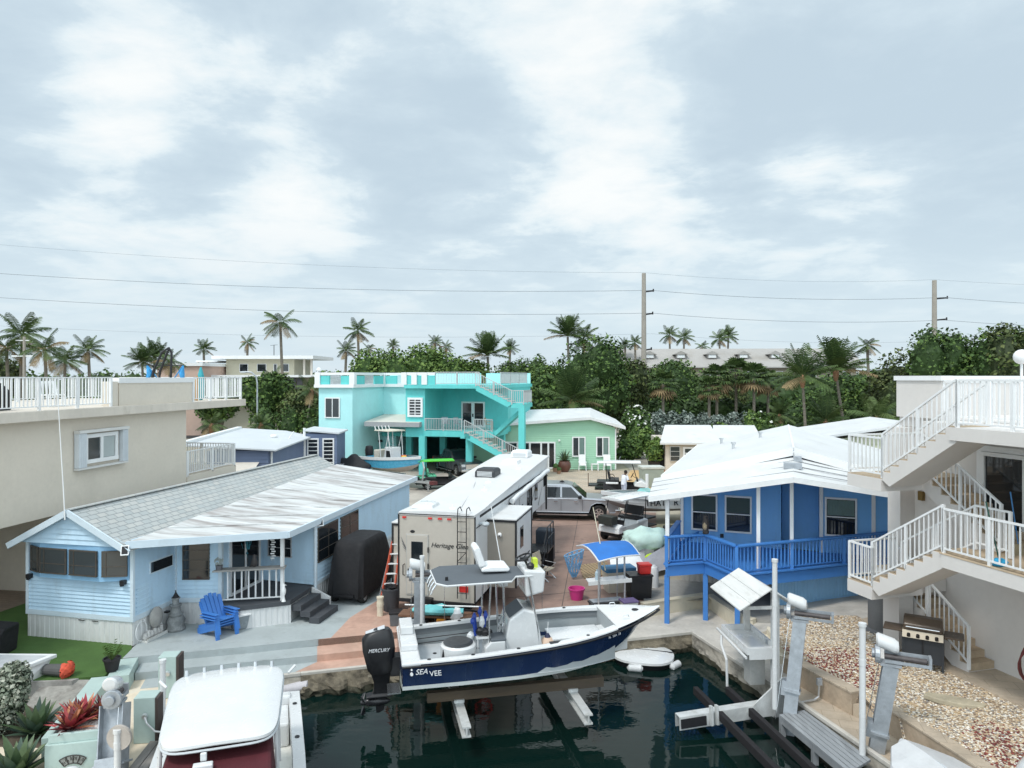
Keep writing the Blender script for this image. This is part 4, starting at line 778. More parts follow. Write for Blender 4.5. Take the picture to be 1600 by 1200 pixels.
for v in (0, .02, 1, 3, 6, 8.4, 8.8, 10.5, 12.2, L_):
    b = .62 if v < 8.6 else 1.75; t = rz(v); q = 0 if v < 12.3 else .25
    sec.append([(-hw + q, v, b), (hw - q, v, b), (hw - q, v, t - .07), (hw - q - .08, v, t), (-hw + q + .08, v, t), (-hw + q, v, t - .07)])
m.loft(sec)
bm_ = m.build('body', [rvw, rvb], RV)
for p in bm_.data.polygons:
    if p.center.y < .01: p.material_index = 1
m = M(); ring = []
for v in (-.03, 1, 2.5, 4, 6, 8, 10, 12, L_ + .03):
    t = rz(v); ring.append([(x, v, t + .015 + .07 * math.cos(x / hw * 1.5) + (.01 * mnoise.noise(Vector((x, v, 0))))) for x in np.linspace(-hw - .015, hw + .015, 9)] + [(hw + .015, v, t - .06), (-hw - .015, v, t - .06)])
m.loft(ring); m.build('roof', rvr, RV, smooth=True)
m = M()
for s in (-1, 1): m.tube([(s * (hw + .02), -.01, .64), (s * (hw + .02), -.01, 3.26)], .026, 6)
m.tube([(-hw, -.02, 3.27), (hw, -.02, 3.27)], .02, 6); m.build('corner_seal', black, RV)
m = M(); m.box(hw, hw + .008, .6, 12.2, 3.12, 3.2); m.box(hw + .001, hw + .01, .2, 12.3, 2.86, 2.89); m.build('awning_rail', dark, RV)
dx = -.62
m = M(); m.box(dx - .34, dx + .34, -.035, .0, .78, 2.62); rd = m.build('door', rvb, RV, bevel=.05); m = M(); m.box(dx - .19, dx + .19, -.05, -.034, 1.72, 2.42); m.build('door_window', win, rd, bevel=.05); 
m = M(); m.box(dx - .3, dx - .2, -.06, -.034, 1.45, 1.57); m.build('latch', black, rd); m = M(); m.tube([(dx - .42, -.02, 1.35), (dx - .44, -.1, 1.38), (dx - .44, -.1, 1.68), (dx - .42, -.02, 1.7)], .016, 6); m.build('grab_handle', black, RV)
m = M(); m.box(dx - .37, dx + .37, -.028, -.002, .75, 2.65); m.build('door_frame', mat('door_frame_grey', (.42, .41, .38), .4, .05), RV, bevel=.05)
for z in (1.1, 1.6, 2.1): m = M(); m.box(dx + .35, dx + .38, -.06, -.03, z, z + .16); m.build('hinge', black, RV)
for x in (-1.05, -.2, .12, .42): m = M(); m.box(x - .06, x + .06, -.04, 0, 3.13, 3.18); m.build('marker_light', redp, RV)
for z in (.82,): m = M(); m.box(.75, 1.02, -.04, 0, .95, 1.12); m.build('tail_light', redp, RV)
text_mesh('Heritage Glen', .21, TW(.42, -.012, 2.33, 0), black, 'lettering', RV, .002, shear=.3)
m = M(); m.ball((-.78, -.005, 2.72), .08, 12, sq=(1, .15, .6)); m.build('badge', black, RV)
m = M()
for k in range(5): m.add([(-1.18 + .02 * k, -.008 - .001 * k, 2.55 - .1 * k), (-1.14 + .03 * k, -.008 - .001 * k, 2.5 - .1 * k), (-.85 + .02 * k, -.008 - .001 * k, 1.92 - .02 * k), (-.9 + .01 * k, -.008 - .001 * k, 1.98)], [(0, 1, 2, 3)])
m.build('swoosh', mat('graphite_decal', (.12, .12, .125), .4), RV)
m = M()
for x in (.72, 1.0): m.tube([(x, -.13, .78), (x, -.13, 3.3), (x, -.08, 3.5), (x, .15, 3.52), (x, .3, 3.38)], .016, 6)
for k in range(8): m.cyl((.72, -.13, .95 + .31 * k), (1.0, -.13, .95 + .31 * k), .013, n=6)
m.bar((.72, -.13, 1.9), (1.0, -.12, 2.2), .02); m.build('ladder', black, RV)
m = M(); m.box(-.75, -.1, -.22, -.01, .52, .72); m.build('door_step', black, RV); m = M(); m.box(-1.2, 1.2, -.1, -.03, .55, .64); m.build('bumper', dark, RV)
m = M(); m.box(-1.0, 1.0, .3, 9, .3, .62); m.build('chassis', dark, RV)
for s in (-1, 1):
    for v in (4.6, 5.6): m = M(); m.cyl((s * .95, v, .36), (s * 1.2, v, .36), .36, n=18); m.build('wheel', rubber, RV)
def slide(u0, u1, v0, v1, z0, z1, side, wmat, name='slide_out'):
    m = M(); m.box(min(u0, u1), max(u0, u1), v0, v1, z0, z1); o = m.build(name, wmat, RV)
    m = M(); a, b = min(u0, u1) - .03, max(u0, u1) + .03; m.box(a, b, v0 - .04, v1 + .04, z1, z1 + .05); m.build('slide_roof', rvr, o, bevel=.012)
    m = M(); e = u1
    for vv in (v0, v1): m.box(e - .03, e + .03, vv - .025, vv + .025, z0, z1 + .02)
    m.box(e - .03, e + .03, v0, v1, z1 - .05, z1 - .002); m.box(u0, u1, v0 - .03, v0 + .0, z1 - .07, z1 - .002) if u0 < u1 else m.box(u1, u0, v0 - .03, v0, z1 - .07, z1 - .002); m.build('slide_trim', black, o); return o
s1 = slide(hw, hw + .95, 1.5, 3.9, .72, 2.9, 1, rvg)
m = M(); m.box(hw + .951, hw + .956, 1.55, 3.85, .75, 2.84); m.build('slide_side', rvw, s1); 
m = M(); m.box(hw + .957, hw + .97, 2.1, 2.55, 1.85, 2.55); m.build('slide_window', win, s1, bevel=.04)
m = M(); m.box(hw + .957, hw + .965, 1.75, 3.6, 1.42, 1.46); m.build('stripe', dark, s1)
m = M(); m.ball((hw + .42, 1.46, 2.42), .075, 10); m.build('camera', white, s1, smooth=True); m = M(); m.ball((hw + .42, 1.40, 2.4), .03, 8); m.build('lens', black, s1)
s2 = slide(-hw, -hw - .6, .9, 4.2, .8, 2.75, -1, rvb)
for v0, v1, z0, z1 in ((4.4, 5.0, 1.9, 2.75), (9.2, 9.8, 2.2, 3.1), (7.6, 8.1, 2.0, 2.9), (11.2, 11.7, 2.5, 3.1)): m = M(); m.box(hw + .004, hw + .02, v0, v1, z0, z1); m.build('side_window', win, RV, bevel=.04)
m = M(); m.box(hw + .004, hw + .03, 6.2, 6.9, .8, 2.75); m.build('side_door', rvw, RV, bevel=.03); m = M(); m.box(hw + .03, hw + .036, 6.35, 6.75, 1.7, 2.5); m.build('side_door_window', win, RV)
m = M(); m.tube([(hw + .14, 4.4 + .9 * k, 3.0 + .025 * k + (.03 if k % 2 else 0)) for k in range(9)], .1, 10)
m.build('awning_roll', white, RV, smooth=True)
for v in (4.5, 8.2, 11.6): m = M(); m.box(hw + .02, hw + .09, v, v + .07, 1.4, 3.05); m.build('awning_arm', black, RV)
m = M()
for k, (v, z) in enumerate(((5.1, 2.6), (8.6, 2.3), (9.9, 1.9))): m.add([(hw + .006, v, z), (hw + .006, v + .1, z - .05), (hw + .006, v + 1.1, z + .75), (hw + .006, v + 1.0, z + .7)], [(0, 1, 2, 3)])
m.build('decal', mat('graphite_decal', (.12, .12, .125)), RV)
m = M(); m.ball((hw + .22, .5, 2.95), .15, 10, sq=(.8, 1, .5)); m.cyl((hw, .5, 2.95), (hw + .2, .5, 2.98), .05, n=8); m.build('satellite_cone', mat('grey_cone', (.42, .46, .48), .4, .05), RV)
def acu(u, v, mt, nm):
    z = rz(v) + .06; m = M(); m.loft([[(u - .4, v - .5, z), (u + .4, v - .5, z), (u + .4, v + .5, z), (u - .4, v + .5, z)], [(u - .4, v - .48, z + .22), (u + .4, v - .48, z + .22), (u + .4, v + .5, z + .22), (u - .4, v + .5, z + .22)], [(u - .33, v - .36, z + .33), (u + .33, v - .36, z + .33), (u + .33, v + .45, z + .3), (u - .33, v + .45, z + .3)]]); o = m.build(nm, mt, RV, bevel=.03)
    m = M(); 
    for k in range(4): m.box(u - .3, u + .3, v - .515, v - .495, z + .05 + .05 * k, z + .075 + .05 * k)
    m.build('grille', dark if mt == black else rvw, o)
acu(-.1, 6.4, mat('charcoal_ac_cover', (.028, .031, .036), .5, .08, 3), 'roof_air_conditioner'); acu(.1, 11.6, white, 'roof_air_conditioner')
m = M(); m.loft([[(x * s + -.62, y * s * .9 + .75, rz(.7) + .06 + h) for x, y in ((-.36, -.4), (.36, -.4), (.36, .4), (-.36, .4))] for s, h in ((1, 0), (.9, .1), (.55, .16))]); m.build('skylight', mat('frosted_skylight', (.66, .69, .69), .25, .05), RV, smooth=True)
m = M(); m.loft([[(x * s + .1, y * s + 9.6, rz(9.6) + .06 + h) for x, y in ((-.36, -.4), (.36, -.4), (.36, .4), (-.36, .4))] for s, h in ((1, 0), (.9, .14), (.8, .16))]); m.build('roof_vent', white, RV)
for u, v in ((.55, 3.6), (.3, 5.0), (.35, .55), (.75, 8.2)): m = M(); k = rz(v) + .05; m.lathe([(.14, 0), (.12, .05), (.03, .07), (.03, .14)], c=(u, v, k), n=10); m.build('roof_vent', white, RV)
m = M(); m.tube([(.55, .8, 3.38), (.1, 3.6, 3.5), (-.15, 4.8, 3.6)], .008, 5); m.build('roof_cable', mat('grey_cable', (.4, .4, .4), .6), RV)
t = thing('entry_stair', 'black metal entry stair with handrails at the side door of the motorhome', 'stairs', RP(hw + .1, 5.9, 0), R(-13.3)); m = M(); m.box(0, 1.1, -.1, 1.2, .80, .86); m.build('platform', black, t)
for k in range(3): m = M(); m.box(.05, 1.05, -.4 - .3 * k, -.1 - .3 * k, .6 - .2 * k, .64 - .2 * k); m.build('step', black, t)
for x in (.05, 1.08):
    m = M(); m.tube([(x, 1.2, .86), (x, 1.2, 1.8), (x, -.05, 1.8), (x, -1.15, 1.05), (x, -1.15, .0)], .025, 6); m.tube([(x, -.05, 1.8), (x, -.05, 0)], .025, 6); m.tube([(x, .6, .86), (x, .6, 1.8)], .018, 5); m.tube([(x, 1.2, 1.35), (x, -.05, 1.35), (x, -1.15, .6)], .018, 5); m.build('handrail', black, t)
m = M(); m.tube([(1.08, 1.2, 1.8), (.05, 1.2, 1.8)], .025, 6); m.build('back_rail', black, t); m = M(); m.box(.0, 1.1, 1.15, 1.2, 0, .8); m.build('back_panel', black, t)
t = thing('rolling_tote', 'dark covered appliance standing behind the black entry stair', 'cabinet', RP(hw + .75, 7.7, 0), R(-13)); m = M(); m.box(-.35, .35, -.3, .3, .05, 1.35); m.build('body', mat('blue_black_cover', (.025, .035, .05), .6, .2, 4), t, bevel=.06)
t = thing('covered_golf_cart', 'golf cart under a fitted black cover beside the pale blue trailer house', 'golf cart', (-5.35, 24.3, 0), R(-12)); m = M(); rings = []
for z, hx, y0, y1 in ((.22, .66, -.9, 1.95), (.3, .68, -.92, 1.98), (.8, .66, -.86, 1.9), (1.3, .62, -.75, 1.75), (1.78, .58, -.62, 1.55), (1.93, .55, -.55, 1.48), (2.02, .46, -.42, 1.3)):
    r = []
    for k in range(28):
        a = 2 * math.pi * (k + .5) / 28; cx, cy = math.cos(a), math.sin(a); e = .28; x = math.copysign(abs(cx) ** e, cx) * hx; y = math.copysign(abs(cy) ** e, cy); y = (y0 + y1) / 2 + y * (y1 - y0) / 2
        f = (1 - (z - .2) / 1.9); w = .05 * f * math.sin(k * 2.9) + .07 * f * mnoise.noise(Vector((x * 3, y * 3, z))); r.append((x + w * cx, y + w * cy, z + (.02 * math.sin(k * 1.7) if z < .25 else 0)))
    rings.append(r)
m.loft(rings); m.build('cover', blackf, t, smooth=True)
def wheel(parent, x, y, r, w, side, rim=alu, spokes=5, name='wheel'):
    m = M(); s = side; prof = [(r * .62, -w / 2), (r * .9, -w / 2), (r, -w / 3), (r, w / 3), (r * .9, w / 2), (r * .62, w / 2)]
    n = 20; vs = [(x + z, y + q * math.cos(2 * math.pi * k / n), r + q * math.sin(2 * math.pi * k / n)) for q, z in prof for k in range(n)]
    m.add(vs, [(i * n + k, i * n + (k + 1) % n, ((i + 1) % 6) * n + (k + 1) % n, ((i + 1) % 6) * n + k) for i in range(6) for k in range(n)]); o = m.build(name, rubber, parent, smooth=True)
    m = M(); xo = x + s * w * .38; m.cyl((x - s * w * .3, y, r), (xo - s * .05, y, r), r * .63, n=18); 
    o2 = m.build('rim_barrel', dark, o); m = M()
    for k in range(spokes): a = 2 * math.pi * k / spokes; m.bar((xo, y + .1 * r * math.cos(a), r + .1 * r * math.sin(a)), (xo, y + .6 * r * math.cos(a), r + .6 * r * math.sin(a)), .05, r * .2)
    m.cyl((xo - .02, y, r), (xo + s * .025, y, r), r * .17, n=10)
    n = 18; pr = [(r * .54, -.03), (r * .64, -.03), (r * .64, .02), (r * .54, .02)]; vs = [(xo + z * s, y + q * math.cos(2 * math.pi * k / n), r + q * math.sin(2 * math.pi * k / n)) for q, z in pr for k in range(n)]
    m.add(vs, [(i * n + k, i * n + (k + 1) % n, ((i + 1) % 4) * n + (k + 1) % n, ((i + 1) % 4) * n + k) for i in range(4) for k in range(n)]); m.build('rim', rim, o); return o
for s in (-1, 1): wheel(t, s * .5, -.55, .23, .2, s); wheel(t, s * .5, 1.5, .23, .2, s)
m = M(); m.box(-.55, .55, -.86, 1.9, .2, .4); m.build('underbody', dark, t); m = M(); m.box(-.35, .35, -.98, -.9, .28, .36); m.build('bumper', black, t)
sil = mat('silver_car_paint', (.46, .48, .51), .28, .02, 2, metal=.55, coat=.6); chrome = mat('chrome', (.75, .76, .78), .12, .02, metal=1.)
def pickup(name, label, loc, rz, pm, L=5.9):
    t = thing(name, label, 'pickup truck', loc, rz); hw = .98     # x forward is -> +x ; y across
    def side(prof, y0, y1, m, mi=0): m.extr(prof, 1, y0, y1, mi)
    m = M(); lower = [(-2.95, .55), (-2.95, 1.12), (-1.2, 1.15), (.95, 1.15), (1.25, 1.14), (2.6, 1.06), (2.85, .95), (2.92, .6), (2.7, .42), (2.45, .42), (2.32, .78), (2.05, .92), (1.75, .92), (1.5, .78), (1.38, .42), (-1.38, .42), (-1.5, .78), (-1.75, .92), (-2.05, .92), (-2.32, .78), (-2.45, .45)]
    ring = lambda y, k, dz: [(x, y, z * 1.0 + (dz if z > .94 else 0)) for x, z in lower]
    m.loft([ring(-hw + .05, 0, -.06), ring(-hw, 0, -.0), ring(-hw + .0, 0, .0), ring(hw, 0, 0), ring(hw - .05, 0, -.06)][0:1] + [ring(-hw, 0, -.02), ring(-hw + .12, 0, .05), ring(hw - .12, 0, .05), ring(hw, 0, -.02), ring(hw - .05, 0, -.06)]); m.build('body', pm, t, bevel=.025)
    m = M(); cab = [(-1.2, 1.15), (-1.05, 1.78), (-.85, 1.86), (.25, 1.86), (.5, 1.78), (1.22, 1.15)]
    def cr(y, f): return [(x, y * (1 if z < 1.2 else f), z) for x, z in cab]
    m.loft([cr(-hw + .05, .84), cr(hw - .05, .84)]); m.build('cab', pm, t, bevel=.04)
    for s in (-1, 1):
        def wp(x, z): f = 1 - .16 * min(1, max(0, (z - 1.15) / .3)); f = 1 - .16 * (z - 1.15) / .68; return (x, s * ((hw - .05) * f + .012), z)
        m = M(); q = [wp(-.95, 1.2), wp(-.12, 1.2), wp(-.12, 1.72), wp(-.85, 1.72)]; m.quad(*(q if s < 0 else q[::-1])); m.build('side_window', win, t)
        m = M(); q = [wp(-.02, 1.2), wp(.95, 1.2), wp(.45, 1.72), wp(-.02, 1.72)]; m.quad(*(q if s < 0 else q[::-1])); m.build('side_window', win, t)
        m = M(); m.box(.82, 1.02, s * .97 - .0 if s > 0 else -1.2, 1.2 if s > 0 else -.97, 1.16, 1.33); m.build('mirror', black, t, bevel=.04)
        m = M(); 
        for x in (-1.12, -.07, 1.05): m.box(x - .006, x + .006, min(s * .975, s * .99), max(s * .975, s * .99), .5, 1.1)
        m.build('door_seam', dark, t)
        for x in (-.35, .7): m = M(); m.box(x - .1, x + .1, min(s * .98, s * 1.01), max(s * .98, s * 1.01), .98, 1.02); m.build('door_handle', chrome, t)
        m = M(); m.box(-1.3, 1.3, min(s * .95, s * 1.12), max(s * .95, s * 1.12), .3, .36); m.build('side_step', chrome, t)
        m = M(); m.box(2.66, 2.9, min(s * .62, s * .93), max(s * .62, s * .93), .78, .96); m.build('headlight', mat('headlight_lens', (.6, .62, .64), .1, .02), t, bevel=.02)
        m = M(); m.box(-2.96, -2.9, min(s * .8, s * .95), max(s * .8, s * .95), .75, 1.05); m.build('tail_light', redp, t)
        for x in (-1.9, 1.9):
            mm = Matrix.Translation((x, 0, 0)) @ Matrix.Rotation(R(90), 4, 'Z'); o = wheel(t, s * -.86, 0, .4, .27, -s, steel, 6)
            for ob in [o] + kids(o):
                ob.data.transform(Matrix.Translation((x, 0, 0)) @ Matrix.Rotation(R(90), 4, 'Z'))
    m = M(); m.quad((.56, -.72, 1.78), (.56, .72, 1.78), (1.26, .86, 1.17), (1.26, -.86, 1.17)); m.v = [v + Vector((.012, 0, .012)) for v in m.v]; m.f = [f[::-1] for f in m.f]; m.build('windshield', win, t)
    m = M(); m.box(-2.75, -1.25, -.8, .8, 1.16, 1.18); m.build('truck_bed', dark, t); m = M(); m.box(2.86, 2.95, -.6, .6, .6, .95); m.build('grille', chrome, t); m = M(); m.box(2.75, 3.02, -.95, .95, .42, .6); m.build('front_bumper', chrome, t, bevel=.03); m = M(); m.box(-2.3, 2.3, -.8, .8, .3, .5); m.build('chassis', dark, t)
    m = M(); m.extr([(-.2, 1.86), (.1, 1.86), (.0, 1.96), (-.1, 1.96)], 1, -.04, .04); m.build('roof_aerial', black, t)
    return t
pk = pickup('pickup_truck', 'silver crew cab pickup truck parked beyond the motorhome', (2.75, 38.3, 0), R(-6), sil)
pickup('pickup_truck', 'dark grey pickup truck parked in the shade under the turquoise house', (-4.3, 56.2, 0), R(-62), mat('dark_grey_paint', (.09, .095, .1), .3, .03, metal=.5, coat=.5))
gw = mat('white_cart_body', (.76, .77, .77), .3, .04, 2, coat=.3)
def cart(name, label, loc, rz, rm, bmat, seatm, long=1.0, group='golf carts', screen=True):
    """local +x is forward"""
    t = thing(name, label, 'golf cart', loc, rz, group)
    m = M(); m.loft([[(x, y, z) for x, z in ((-1.15, .38), (-1.15, .78), (-.95, .86), (-.3, .84), (-.25, .42), (.45, .36), (.62, .40), (.75, .72), (.95, .82), (1.2, .7), (1.25, .42))] for y in (-.58, .58)]); m.build('body', bmat, t, bevel=.04)
    m = M(); m.box(-1.05, 1.1, -.5, .5, .25, .38); m.build('underbody', dark, t)
    m = M(); m.box(-.82, -.25, -.55, .55, .84, .96); m.build('seat', seatm, t, bevel=.04); m = M(); m.loft([[(-.85, y, 1.0), (-.72, y, 1.0), (-.82, y, 1.42), (-.93, y, 1.42)] for y in (-.53, .53)]); m.build('backrest', seatm, t, bevel=.03)
    m = M(); m.box(-1.5 * long, -.95, -.55, .55, .74, .84); m.build('rear_seat', seatm, t, bevel=.03); m = M(); m.box(-1.62 * long, -1.12, -.5, .5, .36, .42); m.build('footrest', black, t)
    m = M(); n = 9; m.loft([[(x, y, 1.93 + .05 * math.cos(y * 2.4) - (.05 if abs(x) > 1.3 else 0)) for y in np.linspace(-.62, .62, n)] + [(x, y, 1.87) for y in (.6, -.6)] for x in (-1.5 * long, -1.42 * long, -.5, .4, .88, .95)]); m.build('roof', rm, t, bevel=.02)
    for s in (-1, 1):
        m = M(); m.tube([(.78, s * .52, .78), (.62, s * .54, 1.35), (.45, s * .55, 1.9)], .022, 6); m.build('roof_strut', black, t); m = M(); m.tube([(-.95, s * .54, .84), (-1.0, s * .55, 1.88)], .022, 6); m.build('roof_strut', black, t)
        m = M(); m.tube([(-.85, s * .56, 1.12), (-.6, s * .58, 1.12), (-.5, s * .58, .98)], .02, 5); m.build('armrest', black, t)
        for x in (-.85, .82):
            o = wheel(t, s * -.5, 0, .25, .2, -s, alu, 5)
            for ob in [o] + kids(o): ob.data.transform(Matrix.Translation((x, 0, 0)) @ Matrix.Rotation(R(90), 4, 'Z'))
        m = M(); m.ball((1.2, s * .4, .62), .07, 8, sq=(.5, 1, .8)); m.build('headlight', mat('headlight_lens', (.6, .62, .64)), t)
    m = M(); m.box(.72, .8, -.5, .5, .68, .98); m.build('dashboard', black, t); m = M(); m.cyl((.72, .25, .95), (.5, .25, 1.1), .015, n=6)
    m.tube([(.49 + .08 * math.cos(a), .25 + .17 * math.sin(a), 1.12 + .14 * math.cos(a)) for a in np.linspace(0, 6.283, 14)], .014, 5); m.build('steering_wheel', black, t)
    return t
c1 = cart('golf_cart', 'white golf cart with black seats and a dark front basket beside the driveway', (5.25, 33.3, 0), R(226), gw, gw, black, 1.25)
m = M(); m.box(1.05, 1.5, -.38, .38, .82, 1.2); m.build('front_basket', mat('olive_black_crate', (.03, .033, .028), .7, .2, 6), c1, bevel=.02)
c2 = cart('golf_cart', 'tall black and white golf cart with a man beside it, beyond the silver pickup', (7.1, 45.2, 0), R(-8), gw, mat('black_cart_body', (.03, .03, .033), .35, .08), black, 1.0)
m = M(); m.loft([[(x, y, z) for x, z in ((.55, .62), (.72, .86), (1.0, .92), (1.27, .74), (1.27, .55), (.95, .55))] for y in (-.6, .6)]); m.build('hood', gw, c2, bevel=.04); m = M(); m.box(-1.0, -.3, -.6, .6, .72, .83); m.build('side_panel', gw, c2, bevel=.02); m = M(); m.box(-2.0, -.95, -.5, .5, .55, .62); m.build('cargo_bed', black, c2); m = M(); m.box(-2.0, -1.96, -.5, -.46, .55, 1.3); m.build('flag_pole', mat('brown_pole', (.12, .07, .04), .7), c2)
c2.scale = (1.12, 1.1, 1.12)
c3 = cart('golf_cart', 'golf cart with a lime green roof beside the turquoise hulled boat', (-4.95, 48.2, 0), R(15), mat('lime_green_roof', (.10, .62, .035), .35, .04, coat=.3), mat('black_cart_body', (.03, .03, .033)), mat('green_white_seat', (.12, .5, .3), .6, .3, 5))
m = M(); m.ball((1.05, 0, .6), .3, 8, sq=(.7, 1.4, .5)); m.build('cowl', mat('lime_green_roof', (.10, .62, .035)), c3)
def person(name, label, loc, rz, shirt, shorts, skinc):
    t = thing(name, label, 'person', loc, rz); sk = mat('brown_skin', skinc, .6, .05)
    bm = bmesh.new(); 
    J = {'pel': (0, 0, .92), 'wai': (.02, 0, 1.08), 'che': (.06, 0, 1.3), 'nek': (.09, 0, 1.46), 'hed': (.14, 0, 1.56), 'top': (.16, 0, 1.7),
         'shl': (.06, .19, 1.4), 'shr': (.06, -.19, 1.4), 'ell': (.14, .25, 1.13), 'elr': (.16, -.25, 1.13), 'hal': (.42, .2, 1.14), 'har': (.45, -.16, 1.12), 'hil': (.0, .1, .88), 'hir': (0, -.1, .88), 'knl': (.06, .12, .49), 'knr': (-.04, -.12, .49), 'anl': (.0, .13, .09), 'anr': (-.1, -.12, .09), 'tol': (.17, .15, .03), 'tor': (.07, -.14, .03)}
    rad = {'pel': .15, 'wai': .14, 'che': .16, 'nek': .06, 'hed': .095, 'top': .07, 'shl': .075, 'shr': .075, 'ell': .048, 'elr': .048, 'hal': .034, 'har': .034, 'hil': .095, 'hir': .095, 'knl': .062, 'knr': .062, 'anl': .043, 'anr': .043, 'tol': .035, 'tor': .035}
    E = [('pel', 'wai'), ('wai', 'che'), ('che', 'nek'), ('nek', 'hed'), ('hed', 'top'), ('che', 'shl'), ('che', 'shr'), ('shl', 'ell'), ('shr', 'elr'), ('ell', 'hal'), ('elr', 'har'), ('pel', 'hil'), ('pel', 'hir'), ('hil', 'knl'), ('hir', 'knr'), ('knl', 'anl'), ('knr', 'anr'), ('anl', 'tol'), ('anr', 'tor')]
    for h, s in (('hal', 1), ('har', -1)):
        b = Vector(J[h])
        for k, (dx, dy, dz) in enumerate(((.09, .03, -.01), (.1, .01, -.02), (.095, -.01, -.025), (.08, -.03, -.02), (.05, .0 - s * .05, .02))):
            n = '%s%d' % (h, k); J[n] = (b.x + dx * .55, b.y + dy, b.z + dz * .5); rad[n] = .011; J[n + 't'] = (b.x + dx, b.y + dy * 1.1, b.z + dz - .02); rad[n + 't'] = .009; E += [(h, n), (n, n + 't')]
    names = list(J); me = bpy.data.meshes.new('body'); me.from_pydata([J[n] for n in names], [(names.index(a), names.index(b)) for a, b in E], []); o = bpy.data.objects.new('body', me); C.objects.link(o); o.parent = t
    sm = o.modifiers.new('skin', 'SKIN'); 
    if not me.skin_vertices: 
        bm.from_mesh(me); bm.verts.layers.skin.verify(); bm.to_mesh(me)
    for i, n in enumerate(names): me.skin_vertices[0].data[i].radius = (rad[n], rad[n]); me.skin_vertices[0].data[i].use_root = (n == 'pel')
    o.modifiers.new('subd', 'SUBSURF').levels = 1; o.modifiers['subd'].render_levels = 2; me.materials.append(sk); bm.free()
    m = M(); rg = []
    for z, cx, rx, ry in ((.86, .0, .17, .2), (1.0, .0, .165, .19), (1.2, .04, .165, .2), (1.36, .06, .155, .22), (1.44, .08, .1, .15), (1.47, .09, .07, .08)): rg.append([(cx + rx * math.cos(a), ry * math.sin(a), z) for a in np.linspace(0, 6.283, 15)[:-1]])
    m.loft(rg)
    for s in (-1, 1): m.tube([(.06, s * .14, 1.4), (.08, s * .21, 1.36), (.13, s * .255, 1.16)], [.09, .085, .075], 9)
    m.build('shirt', shirt, t, smooth=True); m = M(); rg = []
    for s in (-1, 1): m.tube([(.0, s * .09, .95), (.02, s * .105, .8), (.04 if s > 0 else -.01, s * .115, .52)], [.125, .12, .1], 10)
    m.build('shorts', shorts, t, smooth=True); m = M(); m.ball((.135, 0, 1.645), .108, 12, sq=(1, .92, .95)); m.v = [v for v in m.v]; m.build('hair', mat('black_hair', (.012, .01, .009), .8), t, smooth=True)
    m = M(); m.ball((.185, 0, 1.605), .088, 12, sq=(.9, .86, 1.15)); m.add([(.262, -.018, 1.59), (.262, .018, 1.59), (.29, 0, 1.585), (.262, 0, 1.63)], [(0, 1, 2), (1, 3, 2), (3, 0, 2)]); m.build('face', sk, t, smooth=True)
    for s in (-1, 1): m = M(); m.ball((.258, s * .034, 1.62), .011, 6); m.build('eye', black, t); m = M(); m.ball((.15, s * .098, 1.6), .03, 6, sq=(.6, .3, 1)); m.build('ear', sk, t)
    m = M(); m.box(.252, .262, -.025, .025, 1.548, 1.555); m.build('mouth', mat('lips', (.12, .05, .04), .6), t)
    for s in (-1, 1): m = M(); x = .0 if s > 0 else -.1; m.ball((x + .07, s * .14, .05), .14, 8, sq=(1, .42, .42)); m.build('shoe', white, t)
    return t
person('person', 'man in a white shirt and pale shorts standing beside the golf cart', (6.95, 44.15, 0), R(28), mat('white_shirt', (.72, .74, .8), .85, .06, 6), mat('pale_shorts', (.42, .45, .55), .85, .08, 6), (.10, .055, .035))
navy = mat('navy_hull_paint', (.011, .026, .078), .22, .12, 1.5, coat=.4, dirt=[((.035, .055, .09), .5, 1.1, .52), ((.008, .012, .02), .5, 3, .58)], stretch=(1, 1, .4)); hullb = mat('hull_bottom', (.30, .33, .30), .5, .15, 2, dirt=((.17, .16, .12), .6, 1.5, .5)); stripe = mat('boot_stripe', (.62, .65, .64), .4, .05, 2)
seav = mat('grey_eva_foam', (.10, .115, .13), .85, .06, 3)
BT = thing('fishing_boat', 'navy and white centre console fishing boat raised on the lift in front of the motorhome', 'boat', (-2.72, 17.2, 0), R(12))
BM = ROOT[BT.name]; BL = 6.72
def BP(x, y, z): return BM @ Vector((x, y, z))
def hb(t): return 1.30 * (1 - max(0, (t - .46) / .54) ** 2.3) * (.96 + .04 * min(1, t / .2))
def sheer(t): return 1.02 + .46 * t ** 1.6
def chz(t): return .42 + .1 * t + .75 * max(0, (t - .52) / .48) ** 2.7
def kez(t): return .15 + .95 * max(0, (t - .55) / .45) ** 2.6
def chw(t): return hb(t) * (.93 - .25 * max(0, (t - .4) / .6))
TS = [0, .1, .2, .3, .4, .46, .52, .58, .64, .7, .75, .8, .85, .89, .92, .95, .975, 1.0]
def stem(t, f): return BL * t - (.95 * (1 - f)) * max(0, (t - .5) / .5) ** 2      # the stem rakes back towards the keel
def sec(t):
    return [(hb(t), sheer(t), 1.), (chw(t) + (hb(t) - chw(t)) * .12, chz(t) + .09, .55), (chw(t), chz(t), .5), (.02, kez(t), .0)]
def hullside(k0, k1, mt, name, thick=0):
    m = M()
    for s in (-1, 1):
        rows = []
        for t in TS: q = sec(t); rows.append([(stem(t, q[k][2]), s * max(q[k][0], .012), q[k][1]) for k in range(k0, k1 + 1)])
        if k0 == 0 and k1 == 1:
            rows = [[a, tuple((Vector(a) * .55 + Vector(b) * .45) + Vector((0, s * -.02, 0))), b] for a, b in rows]
        m.loft(rows if s > 0 else [r[::-1] for r in rows], close=False, caps=False)
    return m
m = hullside(0, 1, navy, 'x'); q = sec(0); 
m.add([(0, -q[0][0], q[0][1]), (0, q[0][0], q[0][1]), (0, q[1][0], q[1][1]), (0, -q[1][0], q[1][1])], [(0, 1, 2, 3)]); hull = m.build('hull', navy, BT, smooth=True)
